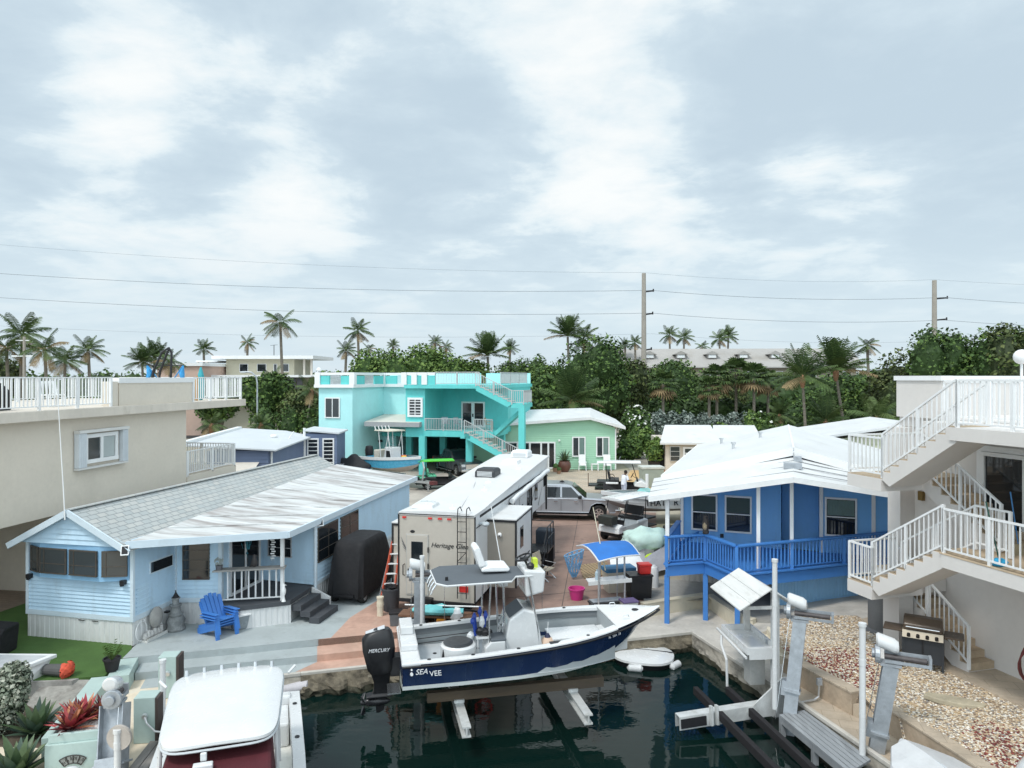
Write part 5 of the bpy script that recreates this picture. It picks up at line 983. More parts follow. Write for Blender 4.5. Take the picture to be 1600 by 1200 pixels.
m = hullside(1, 2, stripe, 'x'); m.build('boot_stripe', stripe, hull); m = hullside(2, 3, hullb, 'x'); m.add([(0, -q[1][0], q[1][1]), (0, q[1][0], q[1][1]), (0, q[2][0], q[2][1]), (0, .02, q[3][1]), (0, -.02, q[3][1]), (0, -q[2][0], q[2][1])], [(0, 1, 2, 3, 4, 5)]); m.build('hull_bottom', hullb, hull, smooth=True)
m = M()
for s in (-1, 1): m.tube([(stem(t, 1), s * (hb(t) + .012), sheer(t) - .05) for t in TS], .028, 6)
m.build('rub_rail', black, hull)
def inn(t): return max(.05, hb(t) - .17 - .1 * max(0, (t - .5) / .3))
m = M(); T1 = [0, .1, .2, .3, .4, .5, .6, .68, .74, .78]
for s in (-1, 1):
    rows = [[(stem(t, 1), s * (hb(t) + .015), sheer(t)), (stem(t, 1), s * (hb(t) + .01), sheer(t) + .03), (stem(t, 1), s * (hb(t) - .04), sheer(t) + .045), (BL * t, s * inn(t), sheer(t) + .035), (BL * t, s * (inn(t) - .005), sheer(t) - .03)] for t in T1]
    m.loft(rows if s < 0 else [r[::-1] for r in rows], close=False, caps=False)
TF = [.78, .82, .86, .91, .955, .985, 1.0]
rows = [[(stem(t, 1), f * (hb(t) + .015), sheer(t) + .035 + .03 * (1 - f * f)) for f in (-1, -.6, 0, .6, 1)] for t in TF]; rows += [[(BL + .04, f * .02, sheer(1)) for f in (-1, -.6, 0, .6, 1)]]
m.loft(rows, close=False, caps=False); t = .78
m.add([(BL * t, -inn(t), sheer(t) + .035), (BL * t, inn(t), sheer(t) + .035), (BL * t + .04, inn(t) * .6, sheer(t) + .05), (BL * t + .04, -inn(t) * .6, sheer(t) + .05)], [(0, 1, 2, 3)])
m.build('gunwale', gel, BT, smooth=35)
m = M()
for s in (-1, 1):
    rows = [[(BL * t, s * inn(t), sheer(t) + .02), (BL * t, s * (inn(t) + .06), sheer(t) - .08), (BL * t, s * (inn(t) + .06), sheer(t) - .3), (BL * t, s * (inn(t) + .06), .56)] for t in T1]
    m.loft(rows, close=False, caps=False, m=0)
m.quad((BL * .78, -inn(.78) - .06, .56), (BL * .78, inn(.78) + .06, .56), (BL * .78, inn(.78) + .06, sheer(.78) + .03), (BL * .78, -inn(.78) - .06, sheer(.78) + .03))
ln = m.build('cockpit_liner', mat('grey_liner', (.36, .39, .40), .5, .05, 2), BT)
m = M()
for s in (-1, 1):
    rows = [[(BL * t, s * (inn(t) + .045), sheer(t) - .05), (BL * t, s * (inn(t) + .035), sheer(t) - .2)] for t in T1]; m.loft(rows, close=False, caps=False)
m.build('coaming_pad', mat('dark_grey_vinyl', (.15, .165, .175), .6, .08, 3), ln)
for s in (-1, 1):
    for z in (.30, .42): m = M(); m.tube([(BL * t, s * (inn(t) + .03), sheer(t) - z) for t in (.06, .2, .3)], .012, 5); m.build('rod_rack', black, ln)
m = M(); m.loft([[(BL * t, -inn(t) - .08, .56), (BL * t, inn(t) + .08, .56)] for t in T1], close=False, caps=False); m.build('cockpit_sole', gelgrey, BT)
m = M()
for x, y in ((.9, .5), (.95, -.45), (1.9, -.7), (2.0, .6), (1.2, -.1)): m.cyl((x, y, .562), (x, y, .57), .05, n=10)
m.build('deck_fittings', black, BT)
for s in (-1, 1):
    for t in (.09, .24, .4, .66): m = M(); x = BL * t; y = s * (hb(t) - .12); z = sheer(t) + .04; m.cyl((x, y, z), (x, y, z + .012), .045, n=10); m.build('rod_holder', black, BT)
m = M(); m.box(3.45, 3.8, -1.22, -1.08, sheer(.53) + .035, sheer(.53) + .05); m.build('side_hatch', black, BT)
m = M(); m.cyl((6.05, .0, sheer(.9) + .06), (6.05, 0, sheer(.9) + .075), .09, n=12); m.build('bow_hatch', dark, BT)
for x, y in ((5.6, .5), (5.6, -.5)): m = M(); m.tube([(x - .08, y, 1.48), (x - .06, y, 1.53), (x + .06, y, 1.53), (x + .08, y, 1.48)], .015, 5); m.build('cleat', steel, BT)
m = M(); m.box(3.75, 5.05, -.36, .36, .56, .97); fx = m.build('forward_box', gelgrey, BT, bevel=.03); m = M(); m.box(3.72, 5.08, -.40, .40, .97, 1.03); m.build('lid', gel, fx, bevel=.02)
m = M(); m.loft([[(5.1, -.42, .56), (5.1, .42, .56), (5.1, .42, 1.0), (5.1, -.42, 1.0)], [(5.75, -.25, .56), (5.75, .25, .56), (5.75, .25, 1.12), (5.75, -.25, 1.12)]]); m.build('bow_seat', gel, BT, bevel=.03)
m = M(); m.box(.01, .42, -1.05, 1.05, .56, 1.06); m.box(-.02, .42, -1.27, 1.25, .98, 1.065); m.box(.0, .40, -.55, .85, 1.06, 1.22); m.box(.02, .34, .1, .8, 1.22, 1.42); m.build('stern_bulkhead', gel, BT, bevel=.03)
m = M(); rings = []
for z, x0, x1, w in ((.42, -.78, -.22, .24), (.52, -.86, -.16, .27), (.95, -.98, -.12, .28), (1.22, -1.0, -.15, .27), (1.38, -.86, -.2, .22), (1.46, -.62, -.28, .15)):
    rings.append([((x0 + x1) / 2 + (x1 - x0) / 2 * math.copysign(abs(math.cos(a)) ** .6, math.cos(a)), w * math.copysign(abs(math.sin(a)) ** .6, math.sin(a)), z) for a in np.linspace(0, 6.283, 17)[:-1]])
m.loft(rings); OB = m.build('outboard_motor', black, BT, smooth=True)
m = M(); m.loft([[(-.9, -.1, 1.38), (-.4, -.13, 1.49), (-.4, .13, 1.49), (-.9, .1, 1.38)], [(-.9, -.1, 1.385), (-.4, -.13, 1.505), (-.4, .13, 1.505), (-.9, .1, 1.385)]]); m.build('cowl_vent', mat('pale_grey_panel', (.55, .57, .59), .4, .05), OB)
m = M(); m.loft([[(cx - a, -w, z), (cx + a, -w, z), (cx + a, w, z), (cx - a, w, z)] for z, cx, a, w in ((.45, -.5, .26, .2), (.2, -.48, .2, .14), (.02, -.5, .18, .11), (-.08, -.52, .2, .1), (-.12, -.55, .34, .15), (-.15, -.55, .34, .15), (-.18, -.5, .15, .06), (-.5, -.52, .1, .03), (-.56, -.58, .04, .015))]); m.build('midsection', black, OB, bevel=.02)
m = M(); m.lathe([(.02, -.42), (.09, -.3), (.1, 0), (.08, .2), (.03, .3)], n=12); m.v = [Vector((v.z * 1.0 - .55, v.x, v.y - .29)) for v in m.v]; m.build('gearcase', mat('gloss_black', (.02, .02, .023), .25, .05), OB, smooth=True)
m = M()
for k in range(3):
    a = 2 * math.pi * k / 3 + .4; m.loft([[(-.97 + .02 * j, .06 * math.cos(a) + r * math.cos(a + w), -.29 + .06 * math.sin(a) + r * math.sin(a + w)) for r, w, j in ((.02, -.3, -1), (.2, -.45, -3), (.24, 0, 0), (.2, .45, 3), (.02, .3, 1))], [(-.955 + .02 * j, .06 * math.cos(a) + r * math.cos(a + w), -.29 + .06 * math.sin(a) + r * math.sin(a + w)) for r, w, j in ((.02, -.3, -1), (.2, -.45, -3), (.24, 0, 0), (.2, .45, 3), (.02, .3, 1))]])
m.cyl((-1.03, 0, -.29), (-.9, 0, -.29), .05, .06, 10); m.build('propeller', mat('gloss_black', (.02, .02, .023)), OB)
m = M(); m.box(-.25, .02, -.2, .2, .35, .8); m.build('engine_bracket', black, OB); m = M(); m.box(-.32, -.02, -.95, -.4, .26, .29); m.build('trim_tab', steel, BT)
text_mesh('MERCURY', .12, TW(-.56, -.288, 1.02, 0), mat('decal_silver', (.75, .76, .78), .4), 'lettering', OB, .002, shear=.3)
lt = mat('decal_white', (.85, .86, .87), .4)
text_mesh('SEA', .17, TW(.42, -1.295, .86, 0), lt, 'lettering', hull, .003, shear=.25); text_mesh('VEE', .17, TW(.74, -1.297, .80, 0), lt, 'lettering', hull, .003, shear=-.1)
m = M(); m.cyl((.2, -1.30, .82), (.2, -1.25, .82), .035, n=10); m.cyl((.2, -1.30, .92), (.2, -1.25, .92), .02, n=8); m.build('emblem', lt, hull)
t_ = .77; ang = math.atan2(hb(.72) - hb(.82), .1 * BL); text_mesh('FL  SEA  25', .085, TW(stem(t_, .9), -hb(t_) - .008, sheer(t_) - .12, ang) @ Matrix.Rotation(R(5), 4, 'Z'), lt, 'registration', hull, .002)
m = M(); m.ball((.02, -1.1, .5), .07, 8, sq=(.4, .6, 1)); m.build('trim_light', lt, BT)
OB.scale = (.9, .86, 1)
m = M(); m.loft([[(2.5, y, .56), (3.4, y, .56), (3.46, y, .9), (3.3, y, 1.74), (2.98, y, 1.84), (2.62, y, 1.6), (2.5, y, 1.1)] for y in (-.46, .46)]); cn = m.build('console', gel, BT, bevel=.05)
m = M(); m.quad((2.63, -.38, 1.62), (2.97, -.38, 1.85), (2.97, .38, 1.85), (2.63, .38, 1.62)); m.build('dash_panel', seav, cn)
m = M(); m.tube([(2.5 + .05 * math.cos(a), .2 * math.sin(a), 1.35 + .2 * math.cos(a)) for a in np.linspace(0, 6.283, 18)], .015, 6); m.cyl((2.55, 0, 1.33), (2.47, 0, 1.36), .03, n=6); m.build('steering_wheel', steel, cn)
m = M(); m.loft([[(3.25, -.4, 1.72), (3.25, .4, 1.72)], [(3.1, -.38, 2.15), (3.1, .38, 2.15)]], close=False, caps=False); m.build('windscreen', mat('smoked_acrylic', (.16, .18, .19), .12, .05), cn)
m = M(); m.loft([[(2.0, y, .56), (2.5, y, .56), (2.5, y, 1.15), (2.15, y, 1.15), (2.0, y, 1.0)] for y in (-.6, -.1)]); sb = m.build('seat_box', gel, BT, bevel=.03); m = M(); m.box(2.14, 2.52, -.6, -.1, 1.15, 1.2); m.build('seat_pad', seav, sb, bevel=.015)
m = M(); m.lathe([(.40, .56), (.42, .6), (.42, 1.14), (.38, 1.18)], c=(1.35, -.55, 0), n=24); bw_ = m.build('bait_well', gel, BT, smooth=True); m = M(); m.lathe([(.34, 1.18), (.36, 1.2), (.3, 1.235), (.05, 1.245)], c=(1.35, -.55, 0), n=20); m.build('lid', mat('dark_hatch', (.04, .045, .05), .4, .2, 6), bw_)
m = M(); m.tube([(.93, -.75, .58), (.95, -.78, .8), (1.0, -.72, 1.1)], .035, 8); m.build('bilge_hose', black, BT)
m = M(); m.box(1.8, 2.15, -.5, -.1, 1.2, 1.24)
for x in (1.84, 2.11):
    for y in (-.46, -.14): m.cyl((x, y, .56), (x, y, 1.2), .018, n=6)
m.build('tackle_table', gel, BT)
m = M(); tz = 2.62
pol = [(.82, -.62), (1.05, -.86), (2.6, -.80), (2.78, -.42), (3.2, -.42), (3.2, .46), (2.78, .46), (2.7, .82), (1.05, .86), (.8, .55)]
m.prism(pol, tz, tz + .035); tt = m.build('t_top', seav, BT)
m = M(); m.tube([(x, y, tz + .01) for x, y in pol + pol[:1]], .026, 6); m.build('t_top_frame', gel, tt)
for s in (-1, 1):
    m = M(); m.tube([(2.55, s * .44, .56), (2.5, s * .46, 1.3), (2.46, s * .52, tz)], .026, 8); m.build('t_top_leg', steel, tt)
    m = M(); m.tube([(3.4, s * .43, .56), (3.32, s * .44, 1.4), (3.1, s * .46, tz)], .026, 8); m.build('t_top_leg', steel, tt)
    m = M(); m.tube([(2.15, s * .52, .6), (2.1, s * .53, 1.6), (2.15, s * .54, tz)], .022, 8); m.build('t_top_leg', steel, tt)
for k in range(4): m = M(); y = -.55 + .32 * k; m.tube([(.86, y, tz + .02), (.74, y, tz - .14), (.7, y, tz - .25)], .026, 6); m.build('rocket_launcher', steel, tt)
m = M(); m.box(1.05, 1.12, -.5, -.44, tz + .035, tz + .12); m.build('nav_light', black, tt)
m = M(); m.tube([(2.6, .5, tz + .1), (2.35, .55, 4.2)], .012, 6); m.build('vhf_antenna', white, tt)
vin = mat('white_vinyl', (.80, .81, .81), .4, .04, 3)
m = M(); m.loft([[(x, y, z) for x, z in ((2.1, .1), (2.1, .2), (2.35, .24), (2.75, .22), (2.82, .14), (2.78, .08))] for y in (-.3, .3)]); m.v = [v + Vector((-.12, .1, tz)) for v in m.v]; hs_ = m.build('helm_chair', vin, tt, bevel=.04); m = M(); m.loft([[(x, y, z) for x, z in ((2.05, .2), (1.9, .66), (1.96, .74), (2.05, .72), (2.22, .24))] for y in (-.28, .28)]); m.v = [v + Vector((-.12, .1, tz)) for v in m.v]; m.build('backrest', vin, hs_, bevel=.04)
m = M(); m.loft([[(3.05, -.42, 2.1), (3.5, -.42, 2.2), (3.55, -.42, 2.72), (3.0, -.42, 2.78)], [(3.05, .46, 2.1), (3.5, .46, 2.2), (3.55, .46, 2.72), (3.0, .46, 2.78)]]); us = m.build('upper_station', gel, tt, bevel=.05)
m = M(); m.tube([(3.08 + .18 * math.cos(a), .05 + .2 * math.sin(a), 2.98 + .07 * math.cos(a)) for a in np.linspace(0, 6.283, 16)], .025, 6); m.cyl((3.2, .05, 2.75), (3.08, .05, 2.98), .03, n=6); m.box(3.0, 3.2, -.02, .1, 2.9, 2.98); m.build('upper_wheel', black, us)
m = M(); m.ball((3.2, -.24, 2.82), .1, 8); m.build('compass', black, us); m = M(); m.box(3.3, 3.42, -.1, .12, 2.74, 2.95); m.build('throttle_cover', mat('fluorescent_yellow', (.55, .68, .05), .5), us)
for s in (-1, 1): m = M(); m.lathe([(.05, 0), (.09, .05), (.1, .22), (.02, .22)], n=12); m.v = [Vector((v.z + 2.35, v.x + s * .3 - .1, v.y + tz - .12)) for v in m.v]; m.build('spot_light', gel, tt)
def inboat(name, label, cat, x, y, z, **k): return thing(name, label, cat, BP(x, y, z), R(12), **k)
t = inboat('fishing_gear', 'bundle of blue, white and black fishing gear on the tackle table of the navy boat', 'fishing gear', 1.95, -.3, 1.24); m = M()
for i, (x, y, h) in enumerate(((-.1, .1, .5), (0, .15, .62), (.08, .05, .55), (-.15, -.05, .45))): m = M(); m.cyl((x, y, 0), (x * 1.5, y * 1.3, h), .03, n=8); m.ball((x * 1.5, y * 1.3, h * .8), .06, 7, sq=(1, 1, 1.4)); m.build('reel_handle', mat('royal_blue_grip', (.02, .06, .34), .4, .1), t)
m = M(); m.ball((.1, -.08, .09), .13, 8, sq=(1.2, 1, .7), jit=.4); m.ball((-.05, -.1, .12), .1, 8, jit=.4); m.build('tackle_bag', black, t); m = M(); m.ball((.02, .02, .3), .09, 8, sq=(.8, .8, 1.6), jit=.4); m.ball((-.25, .05, -.02), .09, 8, jit=.5); m.build('rag', white, t)
t = inboat('orange_float', 'small orange float hung on the inner side of the navy boat', 'float', 2.35, .62, .75); m = M(); m.ball((0, 0, 0), .09, 10, sq=(.7, .5, 1.7)); m.build('body', mat('orange_plastic', (.65, .24, .02), .5, .1), t, smooth=True)
t = inboat('round_fender', 'pale peach round buoy with a navy cap beside the forward box', 'buoy', 3.62, -.3, .82); m = M(); m.ball((0, 0, 0), .22, 14, sq=(1, 1, 1.15)); m.build('ball', mat('peach_vinyl', (.60, .44, .33), .5, .08, 5), t, smooth=True); m = M(); m.cyl((0, 0, .2), (0, 0, .33), .1, .03, 10); m.build('cap', mat('navy_plastic', (.015, .02, .06), .4), t); m = M(); m.tube([(0, 0, .33), (.02, .02, .6)], .008, 5); m.build('line', white, t)
BC = thing('boat_lift', 'aluminium boat lift cradle with timber bunks carrying the navy boat over the water', 'boat lift', BP(0, 0, 0), R(12))
wood = mat('wet_brown_timber', (.10, .075, .05), .85, .25, 2, bump=.3, stretch=(.4, 3, 3), dirt=((.06, .05, .04), .6, 1.2, .5)); alw = mat('white_aluminium_beam', (.62, .63, .62), .5, .14, 4, metal=.3, dirt=((.35, .33, .28), .6, 3, .55))
for x in (1.35, 4.15): m = M(); m.box(x - .1, x + .1, -1.95, 2.4, -.2, -.165); m.box(x - .1, x + .1, -1.95, 2.4, -.4, -.365); m.box(x - .02, x + .02, -1.95, 2.4, -.365, -.2); m.build('cradle_beam', alw, BC)
for y in (-.62, .62): m = M(); m.box(.6, 4.95, y - .09, y + .09, -.13, .10); m.build('bunk', wood, BC, bevel=.01)
for x in (1.35, 4.15):
    for y in (-.62, .62): m = M(); m.box(x - .12, x + .12, y - .14, y + .14, -.17, -.1); m.build('bunk_bracket', alw, BC)
m = M(); 
for x in (1.35, 4.15): m.cyl((x, 2.3, -.2), (x, 2.3, 2.0), .008, n=5)
m.build('lift_cable', steel, BC)
def liftpost(name, label, base, top, rz, drum=.75, group='boat lift posts', scale=1., motor=True, mm=None, flip=1):
    """leaning aluminium I-beam post with gearbox, cable drum and motor on top; base/top world points"""
    b = Vector(base); t_ = Vector(top); t = thing(name, label, 'boat lift post', b, rz, group); iv = Matrix.Rotation(-rz, 3, 'Z'); d = iv @ (t_ - b); mt = mm or alud
    m = M(); w = .15 * scale
    ax = d.normalized(); X = Vector((1, 0, 0)); X = (X - ax * X.dot(ax)).normalized(); Yv = ax.cross(X)
    def blk(x0, x1, y0, y1, s0=0, s1=1):
        m.add([d * s + X * x + Yv * y for s in (s0, s1) for x, y in ((x0, y0), (x1, y0), (x1, y1), (x0, y1))], [(0, 3, 2, 1), (4, 5, 6, 7), (0, 1, 5, 4), (1, 2, 6, 5), (2, 3, 7, 6), (3, 0, 4, 7)])
    blk(-w, w, -w, -w + .02); blk(-w, w, w - .02, w); blk(-.015, .015, -w + .02, w - .02); m.build('post', mt, t)
    m = M(); blk(-w - .03, w + .03, -w - .06, w + .06, .40, .42); blk(-w - .1, -w, -w, w, .36, .48); m.build('bracket_plate', mt, t)
    m = M(); top_ = d; m.box(top_.x - .2, top_.x + .2, top_.y - .16, top_.y + .16, top_.z, top_.z + .05); m.build('top_plate', mt, t)
    f = flip
    m = M(); m.cyl((d.x - f * .12, d.y - .02, d.z + .17), (d.x + f * (drum - .08), d.y - .02, d.z + .17), .055, n=12); dr_ = m.build('cable_drum', mat('dark_drum', (.07, .06, .06), .5, .3, 9), t)
    m = M(); m.bar((d.x - f * .12, d.y + .08, d.z + .22), (d.x + f * drum, d.y + .08, d.z + .22), .03, .1); m.bar((d.x - f * .12, d.y - .12, d.z + .10), (d.x + f * drum, d.y - .12, d.z + .10), .03, .06); m.box(min(d.x + f * drum, d.x + f * (drum - .05)), max(d.x + f * drum, d.x + f * (drum - .05)), d.y - .14, d.y + .1, d.z + .06, d.z + .28); m.build('drum_frame', mt, t)
    m = M(); m.cyl((d.x - f * .2, d.y - .02, d.z + .2), (d.x - f * .3, d.y - .02, d.z + .2), .19, n=16); m.cyl((d.x - f * .3, d.y, d.z + .2), (d.x - f * .36, d.y, d.z + .2), .1, n=12); m.build('gearbox', mt, t, bevel=.012)
    if motor:
        m = M(); m.lathe([(.11, -.24), (.15, -.2), (.155, .14), (.12, .23), (.03, .25)], n=16); c_, s_ = math.cos(R(25)), math.sin(R(25)); m.v = [Vector((f * (v.z * c_ + v.y * s_ * 0) + d.x - f * .06, v.x + d.y + .02, v.y + d.z + .44 - v.z * s_ * .6)) for v in m.v]; m.build('motor_cover', gel, t, smooth=True)
    m = M(); m.cyl((d.x - f * .22, d.y - .14, d.z + .1), (-.25 * f, -.14, .5), .008, n=5); m.build('cable', steel, t)
    return t
def pvc(name, label, base, h, r=.055, lean=(0, 0), group='white guide poles', collar=.7):
    t = thing(name, label, 'guide pole', base, 0, group); m = M(); m.cyl((0, 0, 0), (lean[0], lean[1], h), r, n=12); m.build('pole', gel, t, smooth=True)
    m = M(); m.cyl((lean[0], lean[1], h), (lean[0], lean[1], h + .07), r * 1.25, n=12); m.build('cap', gel, t)
    m = M(); m.cyl((lean[0] * collar, lean[1] * collar, h * collar), (lean[0] * collar, lean[1] * collar, h * collar + .14), r * 1.12, n=12); m.build('collar', gel, t); return t
g = Vector((-2.62, 20.0, -.37)); liftpost('boat_lift_post', 'upright boat lift post between the motorhome door and the navy boat', g, (g.x + .02, g.y, 1.78), R(8), .85, flip=1)
pvc('guide_pole', 'tall white guide pole in front of the motorhome rear door', (-2.5, 19.75, -.37), 2.85)
liftpost('boat_lift_post', 'leaning grey boat lift post with white motor, nearer the fish cleaning table', (6.55, 16.9, -1.1), (6.97, 17.2, 1.62), R(-25), .75)
liftpost('boat_lift_post', 'leaning grey boat lift post with white motor beside the covered bow', (7.75, 15.3, -1.1), (8.05, 15.1, 1.40), R(-25), .75)
pvc('guide_pole', 'tall white guide pole beside the fish cleaning table', (6.27, 16.95, -.4), 3.5, .06); pvc('guide_pole', 'tall white guide pole standing in front of the gravel bed', (7.40, 15.0, -.5), 2.75, .065)
t = thing('empty_boat_lift', 'empty boat lift with a white beam and two long black bunks over dark water', 'boat lift', (5.2, 16.9, -.6)); 
m = M(); a, b = Vector((3.9, 16.75, -.62)), Vector((6.62, 17.35, -.5)); dd = (b - a).normalized(); n_ = Vector((-dd.y, dd.x, 0))
for o_ in (-.11, .11): m.bar(a + n_ * o_, b + n_ * o_, .025, .3)
m.bar(a + Vector((0, 0, .15)), b + Vector((0, 0, .15)), .24, .025); m.build('cradle_beam', alw, t, world=True)
m = M(); m.bar(a + n_ * -.125 + dd * .03, a + n_ * -.125 + dd * .68, .03, .22); m.build('end_plate', dark, t, world=True)
for k in (.78, .92): m = M(); p = a + dd * k; m.bar(p + n_ * -.2 + Vector((0, 0, -.1)), p + n_ * -.16 + Vector((0, 0, .34)), .06, .1); m.build('bunk_bracket', alw, t, world=True)
m = M(); p = b; m.extr([(0, -.15), (0, .75), (-.12, .75), (-1.1, .0), (-1.1, -.15)], 1, -.02, .02); o = m.build('gusset', alw, t); o.location = (p.x - 5.2 + .05, p.y - 16.9 - .1, .08); o.rotation_euler = (0, 0, math.atan2(dd.y, dd.x))
for p, q in (((4.72, 18.3, -.55), (5.5, 13.2, -.42)), ((5.55, 18.3, -.55), (6.25, 13.2, -.42))): m = M(); m.bar(p, q, .13, .2); m.build('bunk', mat('black_bunk_carpet', (.012, .011, .013), .95, .2, 6), t, world=True, bevel=.02)
t = thing('dock_walkway', 'grey weathered slatted dock walkway beside the travertine steps', 'dock', (6.9, 15.8, -.45)); a0, a1, b0_, b1_ = [Vector((x, y, -.45)) for x, y in ((6.30, 16.76), (7.0, 17.0), (6.78, 14.3), (7.48, 14.8))]
wg = mat('grey_weathered_board', (.27, .285, .30), .8, .16, 2, bump=.2, stretch=(3, .4, 1), dirt=((.16, .165, .17), .5, 1.5, .52))
for k in range(6): f0, f1 = k / 6 + .012, (k + 1) / 6 - .012; m = M(); pl = [a0.lerp(a1, f0), b0_.lerp(b1_, f0), b0_.lerp(b1_, f1), a0.lerp(a1, f1)]; m.prism([(p.x, p.y) for p in pl], -.5, -.45); m.build('board', wg, t, world=True)
for p in (a0, b0_, a0.lerp(b0_, .5)): m = M(); m.box(p.x + .02, p.x + .14, p.y - .06, p.y + .06, -1.4, -.5); m.build('pile', wg, t, world=True)
m = M(); m.bar(a0 + Vector((.06, 0, -.12)), b0_ + Vector((.06, 0, -.12)), .08, .14); m.build('joist', wg, t, world=True)
t = thing('conduit_pipe', 'bent grey conduit pipe in front of the travertine wall', 'pipe', (7.3, 17.4, -.5)); m = M(); m.tube([(-.5, -.1, .05), (.15, .12, .05), (.28, .16, .12), (.3, .17, .42)], .025, 8); m.build('pipe', alu, t); m = M(); m.box(.24, .36, .13, .21, .4, .56); m.build('outlet_box', alud, t)
FT = thing('fish_cleaning_table', 'white fish cleaning table with a small gabled plank roof on the seawall', 'cleaning table', (6.32, 18.55, -.38), R(-85))
wp = mat('weathered_white_plank', (.62, .62, .60), .75, .09, 2, stretch=(.5, 3, 3), bump=.15, dirt=((.42, .40, .36), .6, 1.8, .53))
for s in (-1, 1):
    for k in range(3):
        y0, y1 = .27 * k, .27 * (k + 1) - .012; m = M(); sl_ = .62; m.add([(x, s * y, 2.62 - sl_ * y + dz) for dz in (0, .03) for x, y in ((-1.0, y0), (1.0, y0), (1.0, y1), (-1.0, y1))], [(0, 3, 2, 1), (4, 5, 6, 7), (0, 1, 5, 4), (1, 2, 6, 5), (2, 3, 7, 6), (3, 0, 4, 7)]); m.build('roof_board', wp, FT)
for x in (-.8, .82):
    m = M(); m.bar((x, -.7, 2.17), (x, 0, 2.6), .04, .08); m.bar((x, .7, 2.17), (x, 0, 2.6), .04, .08); m.bar((x, -.68, 2.14), (x, .68, 2.14), .04, .08); m.build('roof_truss', wp, FT)
m = M(); m.box(.74, .9, .1, .26, -.6, 2.5); m.build('roof_post', mat('pale_grey_pile', (.52, .55, .56), .6, .1, 2), FT); m = M(); m.box(-.88, -.74, .08, .22, 0, 2.5); m.build('roof_post', wp, FT)
m = M(); m.box(-.85, .85, -.55, .28, .98, 1.02); m.box(-.85, .85, -.55, -.5, 1.02, 1.16); m.box(-.85, .85, .23, .28, 1.02, 1.16); m.box(-.85, -.8, -.5, .23, 1.02, 1.16); m.box(.8, .85, -.5, .23, 1.02, 1.16); m.box(.851, .86, -.5, .25, .86, 1.14); tb_ = m.build('table_tray', gel, FT)
m = M(); m.box(-.05, .32, -.25, .15, 0, .98); m.build('pedestal', mat('grey_block_pedestal', (.46, .46, .44), .85, .15, 2, dirt=((.25, .24, .22), .5, 2, .55)), FT)
m = M(); m.cyl((-.95, -.62, 1.02), (.95, -.62, .95), .035, n=8); m.build('edge_pipe', gel, FT); m = M(); m.tube([(-.6, -.64, .95), (-.5, -.68, .75), (-.1, -.7, .5), (-.05, -.7, -.25)], .035, 8); m.build('drain_pipe', gel, FT)
m = M(); m.tube([(.86, .12, .9), (.88, .08, .2), (.9, -.02, -.2), (.9, -.2, -.35)], .03, 8); m.build('water_hose', gel, FT); m = M(); m.box(.2, .3, .22, .27, .95, 1.12); m.build('outlet_box', alud, FT)
g = G(1008, 1036, -.9); t = thing('dinghy', 'white oval covered dinghy with fenders floating in the canal corner', 'dinghy', (g.x, g.y + .3, -.95), R(-16)); m = M(); rings = []
for z, f in ((-.15, .86), (.0, .94), (.16, 1.0)): rings.append([(.88 * f * math.copysign(abs(math.cos(a)) ** .75, math.cos(a)), .74 * f * math.copysign(abs(math.sin(a)) ** .85, math.sin(a)), z) for a in np.linspace(0, 6.283, 33)[:-1]])
m.loft(rings); m.build('hull', mat('black_hull', (.015, .016, .018), .4, .1), t, smooth=True)
m = M(); rings = []
for z, f in ((.16, 1.03), (.22, 1.02), (.255, .8), (.265, .3)): rings.append([(.88 * f * math.copysign(abs(math.cos(a)) ** .75, math.cos(a)), .74 * f * math.copysign(abs(math.sin(a)) ** .85, math.sin(a)), z) for a in np.linspace(0, 6.283, 33)[:-1]])
m.loft(rings); m.build('cover', gel, t, smooth=True); m = M(); m.bar((-.86, .2, .262), (.86, .2, .262), .03, .02); m.build('seam', dark, t)
for x, y, a in ((-.88, .1, 80), (-.15, -.8, 5), (.95, -.25, 60)): m = M(); m.lathe([(.02, -.24), (.1, -.18), (.105, .16), (.04, .22)], n=12); q = R(a); m.v = [Vector((v.z * math.cos(q) - v.x * math.sin(q) + x, v.z * math.sin(q) + v.x * math.cos(q) + y, v.y + .07)) for v in m.v]; m.build('fender', gel, t, smooth=True)
WB = thing('white_boat', 'white boat with a broad white hard top and a maroon covered helm, bottom left', 'boat', (-5.55, 13.9, -.95), R(108))
m = M(); hwd = 1.42
def wl_(x): return hwd * (1 - max(0, (-x - 3.0) / 3.5) ** 2) if x < 0 else hwd - .04 * x / 3
X_ = [-6.4, -5.6, -4.5, -3, -1.5, 0, 1.5, 2.9]
for s in (-1, 1):
    rows = [[(x, s * (wl_(x) - .18) if abs(x) < 6.3 else 0.02 * s, -.2), (x, s * max(wl_(x) - .04, .02), .45), (x, s * max(wl_(x), .02), .86)] for x in X_]; m.loft(rows if s > 0 else [r[::-1] for r in rows], close=False, caps=False)
m.quad((2.9, -1.34, .86), (2.9, 1.34, .86), (2.9, 1.2, -.2), (2.9, -1.2, -.2)); hl = m.build('hull', gel, WB, smooth=True)
for s in (-1, 1):
    m = M(); m.loft([[(x, s * (wl_(x) + .02), .86), (x, s * (wl_(x) + .02), .92), (x, s * (wl_(x) - .22), .93), (x, s * (wl_(x) - .24), .8)] for x in X_[2:]]); m.build('gunwale', gel, WB)
    for x in (-1.3, .6, 2.2): m = M(); m.cyl((x, s * (wl_(x) - .11), .93), (x, s * (wl_(x) - .11), .945), .05, n=10); m.build('rod_holder', black, WB)
m = M(); m.quad((-4.5, -1.2, .3), (2.85, -1.2, .3), (2.85, 1.2, .3), (-4.5, 1.2, .3))
